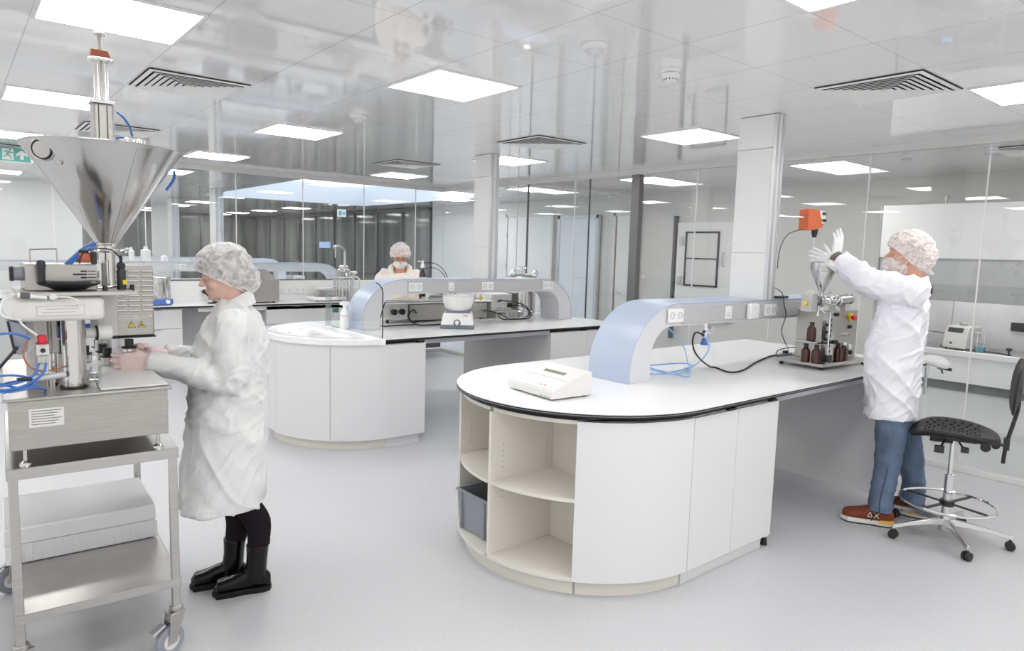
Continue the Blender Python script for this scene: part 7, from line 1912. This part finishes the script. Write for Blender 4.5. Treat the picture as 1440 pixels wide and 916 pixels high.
body.loft([ringe(V(cx_, 0, z*k_), V(a, 0, 0), V(0, b_, 0)) for z, cx_, a, b_ in trs], mt=P.M)
legs(body, P, ((0, .10), (0, -.10)), [([V(0, sg*.09, .9), V(0, sg*.10, .60), V(0, sg*.10, .3), V(0, sg*.10, .09)], [.1, .09, .075, .07]) for sg in (1, -1)], .8)
sh_z = 1.33*k_
for sg in (1, -1):
    s0 = V(0, sg*.19, sh_z); e0 = V(.06, sg*.25, sh_z-.28); w0 = V(.26, sg*.15, sh_z-.31)
    body.tube([P.M @ s0, P.M @ e0, P.M @ w0], [.05, .04, .028], 14, smooth=3)
    g = MB(); hand(g, P.M @ w0, Rm @ V(1, -sg*.2, -.1), Rm @ V(0, -sg*.3, -1), Rm @ V(.1, -sg*1., 0), (20, 25, 15), 4, 1., (.7, .6, .2), 12); fuse(g, 'glove', 'glove_white', root, .0045, 2)
fuse(body, 'body', 'skin', root, .0065, 4)
facebits(root, Hc, s3, lips=False)
m = MB(); rs = []
for z, a, b_ in ((.50, .17, .25), (.8, .165, .235), (1.0, .16, .22), (1.18, .16, .225), (1.28, .15, .235), (1.335, .125, .215), (1.375, .10, .14)):
    rs.append(ringe(V(.02, 0, z*k_), V(a, 0, 0), V(0, b_, 0), 32, 2.4))
m.loft(rs, mt=P.M)
for sg in (1, -1):
    s0 = V(0, sg*.19, sh_z); e0 = V(.06, sg*.26, sh_z-.28); w0 = V(.24, sg*.155, sh_z-.31)
    m.tube([P.M @ (s0-V(0, sg*.04, 0)), P.M @ s0, P.M @ e0, P.M @ w0], [.085, .085, .072, .05], 18, smooth=3)
fuse(m, 'protective_coat', 'coat_cream', root, .011, 5, wrinkle=folds(11, .010, 7, 3, .004))
m = MB()
m.tube([P.M @ V(.10, .0, 1.20*k_), P.M @ V(.10, .075, 1.33*k_), P.M @ V(.02, .105, 1.42*k_), P.M @ V(-.07, .06, 1.45*k_), P.M @ V(-.085, 0, 1.455*k_), P.M @ V(-.07, -.06, 1.45*k_), P.M @ V(.02, -.105, 1.42*k_), P.M @ V(.10, -.075, 1.33*k_), P.M @ V(.12, .0, 1.19*k_)], [.012, .028, .036, .04, .04, .04, .036, .028, .012], 14, smooth=5)
m.build('hood_collar', 'kraft' if 0 else 'coat_cream', root, smooth=80)
bx_ = MB()
for sg in (1, -1):
    bx_.tube([V(0, sg*.10, .60), V(0, sg*.10, .3), V(0, sg*.10, .09)], [.09, .075, .07], 20, smooth=3, mt=P.M)
bx_.build('trousers', 'coat_cream', root)
for sg in (1, -1):
    b = MB(); foot_shape(b, 0, sg*.10, .27, .045, .09, .012, P); so_ = b.build('shoe', 'plastic_white', root, smooth=60)
hairnet(Hc, s3, 'hair_grey', 'net_pink', False, root, (-.52, 0, .85), noh=False)
mk = MB().ball((.050, 0, -.062), 1, 28, 18, (.060, .074, .062), mt=Hc).ball((.03, 0, -.08), 1, 22, 14, (.058, .066, .046), mt=Hc)
fuse(mk, 'face_mask', 'mask_white', root, .0045, 2, wrinkle=wr2, cut=[(Hc @ V(.085, 0, -.020), Hc.to_3x3() @ V(-.15, 0, 1)), (Hc @ V(.01, 0, -.05), Hc.to_3x3() @ V(-1, 0, .3))])
gl = MB()
for sg in (1, -1): gl.torus(Hc @ V(.098, sg*.032, -.004), .022, .0016, Hc.to_3x3() @ V(1, sg*.15, 0), 24, 6); gl.tube([Hc @ V(.095, sg*.054, 0), Hc @ V(.05, sg*.082, .0), Hc @ V(-.02, sg*.082, .0)], .0022, 6)
gl.tube([Hc @ V(.101, .010, 0), Hc @ V(.105, 0, .003), Hc @ V(.101, -.010, 0)], .0016, 6)
gl.build('glasses', 'brown', root)
# ------------------------------------------------------------------ even white world fill, added through the side left open behind the camera
w = bpy.data.worlds.new('world'); scene.world = w; w.use_nodes = True
bg = w.node_tree.nodes['Background']; bg.inputs[0].default_value = (1, .985, .965, 1); bg.inputs[1].default_value = 1.0
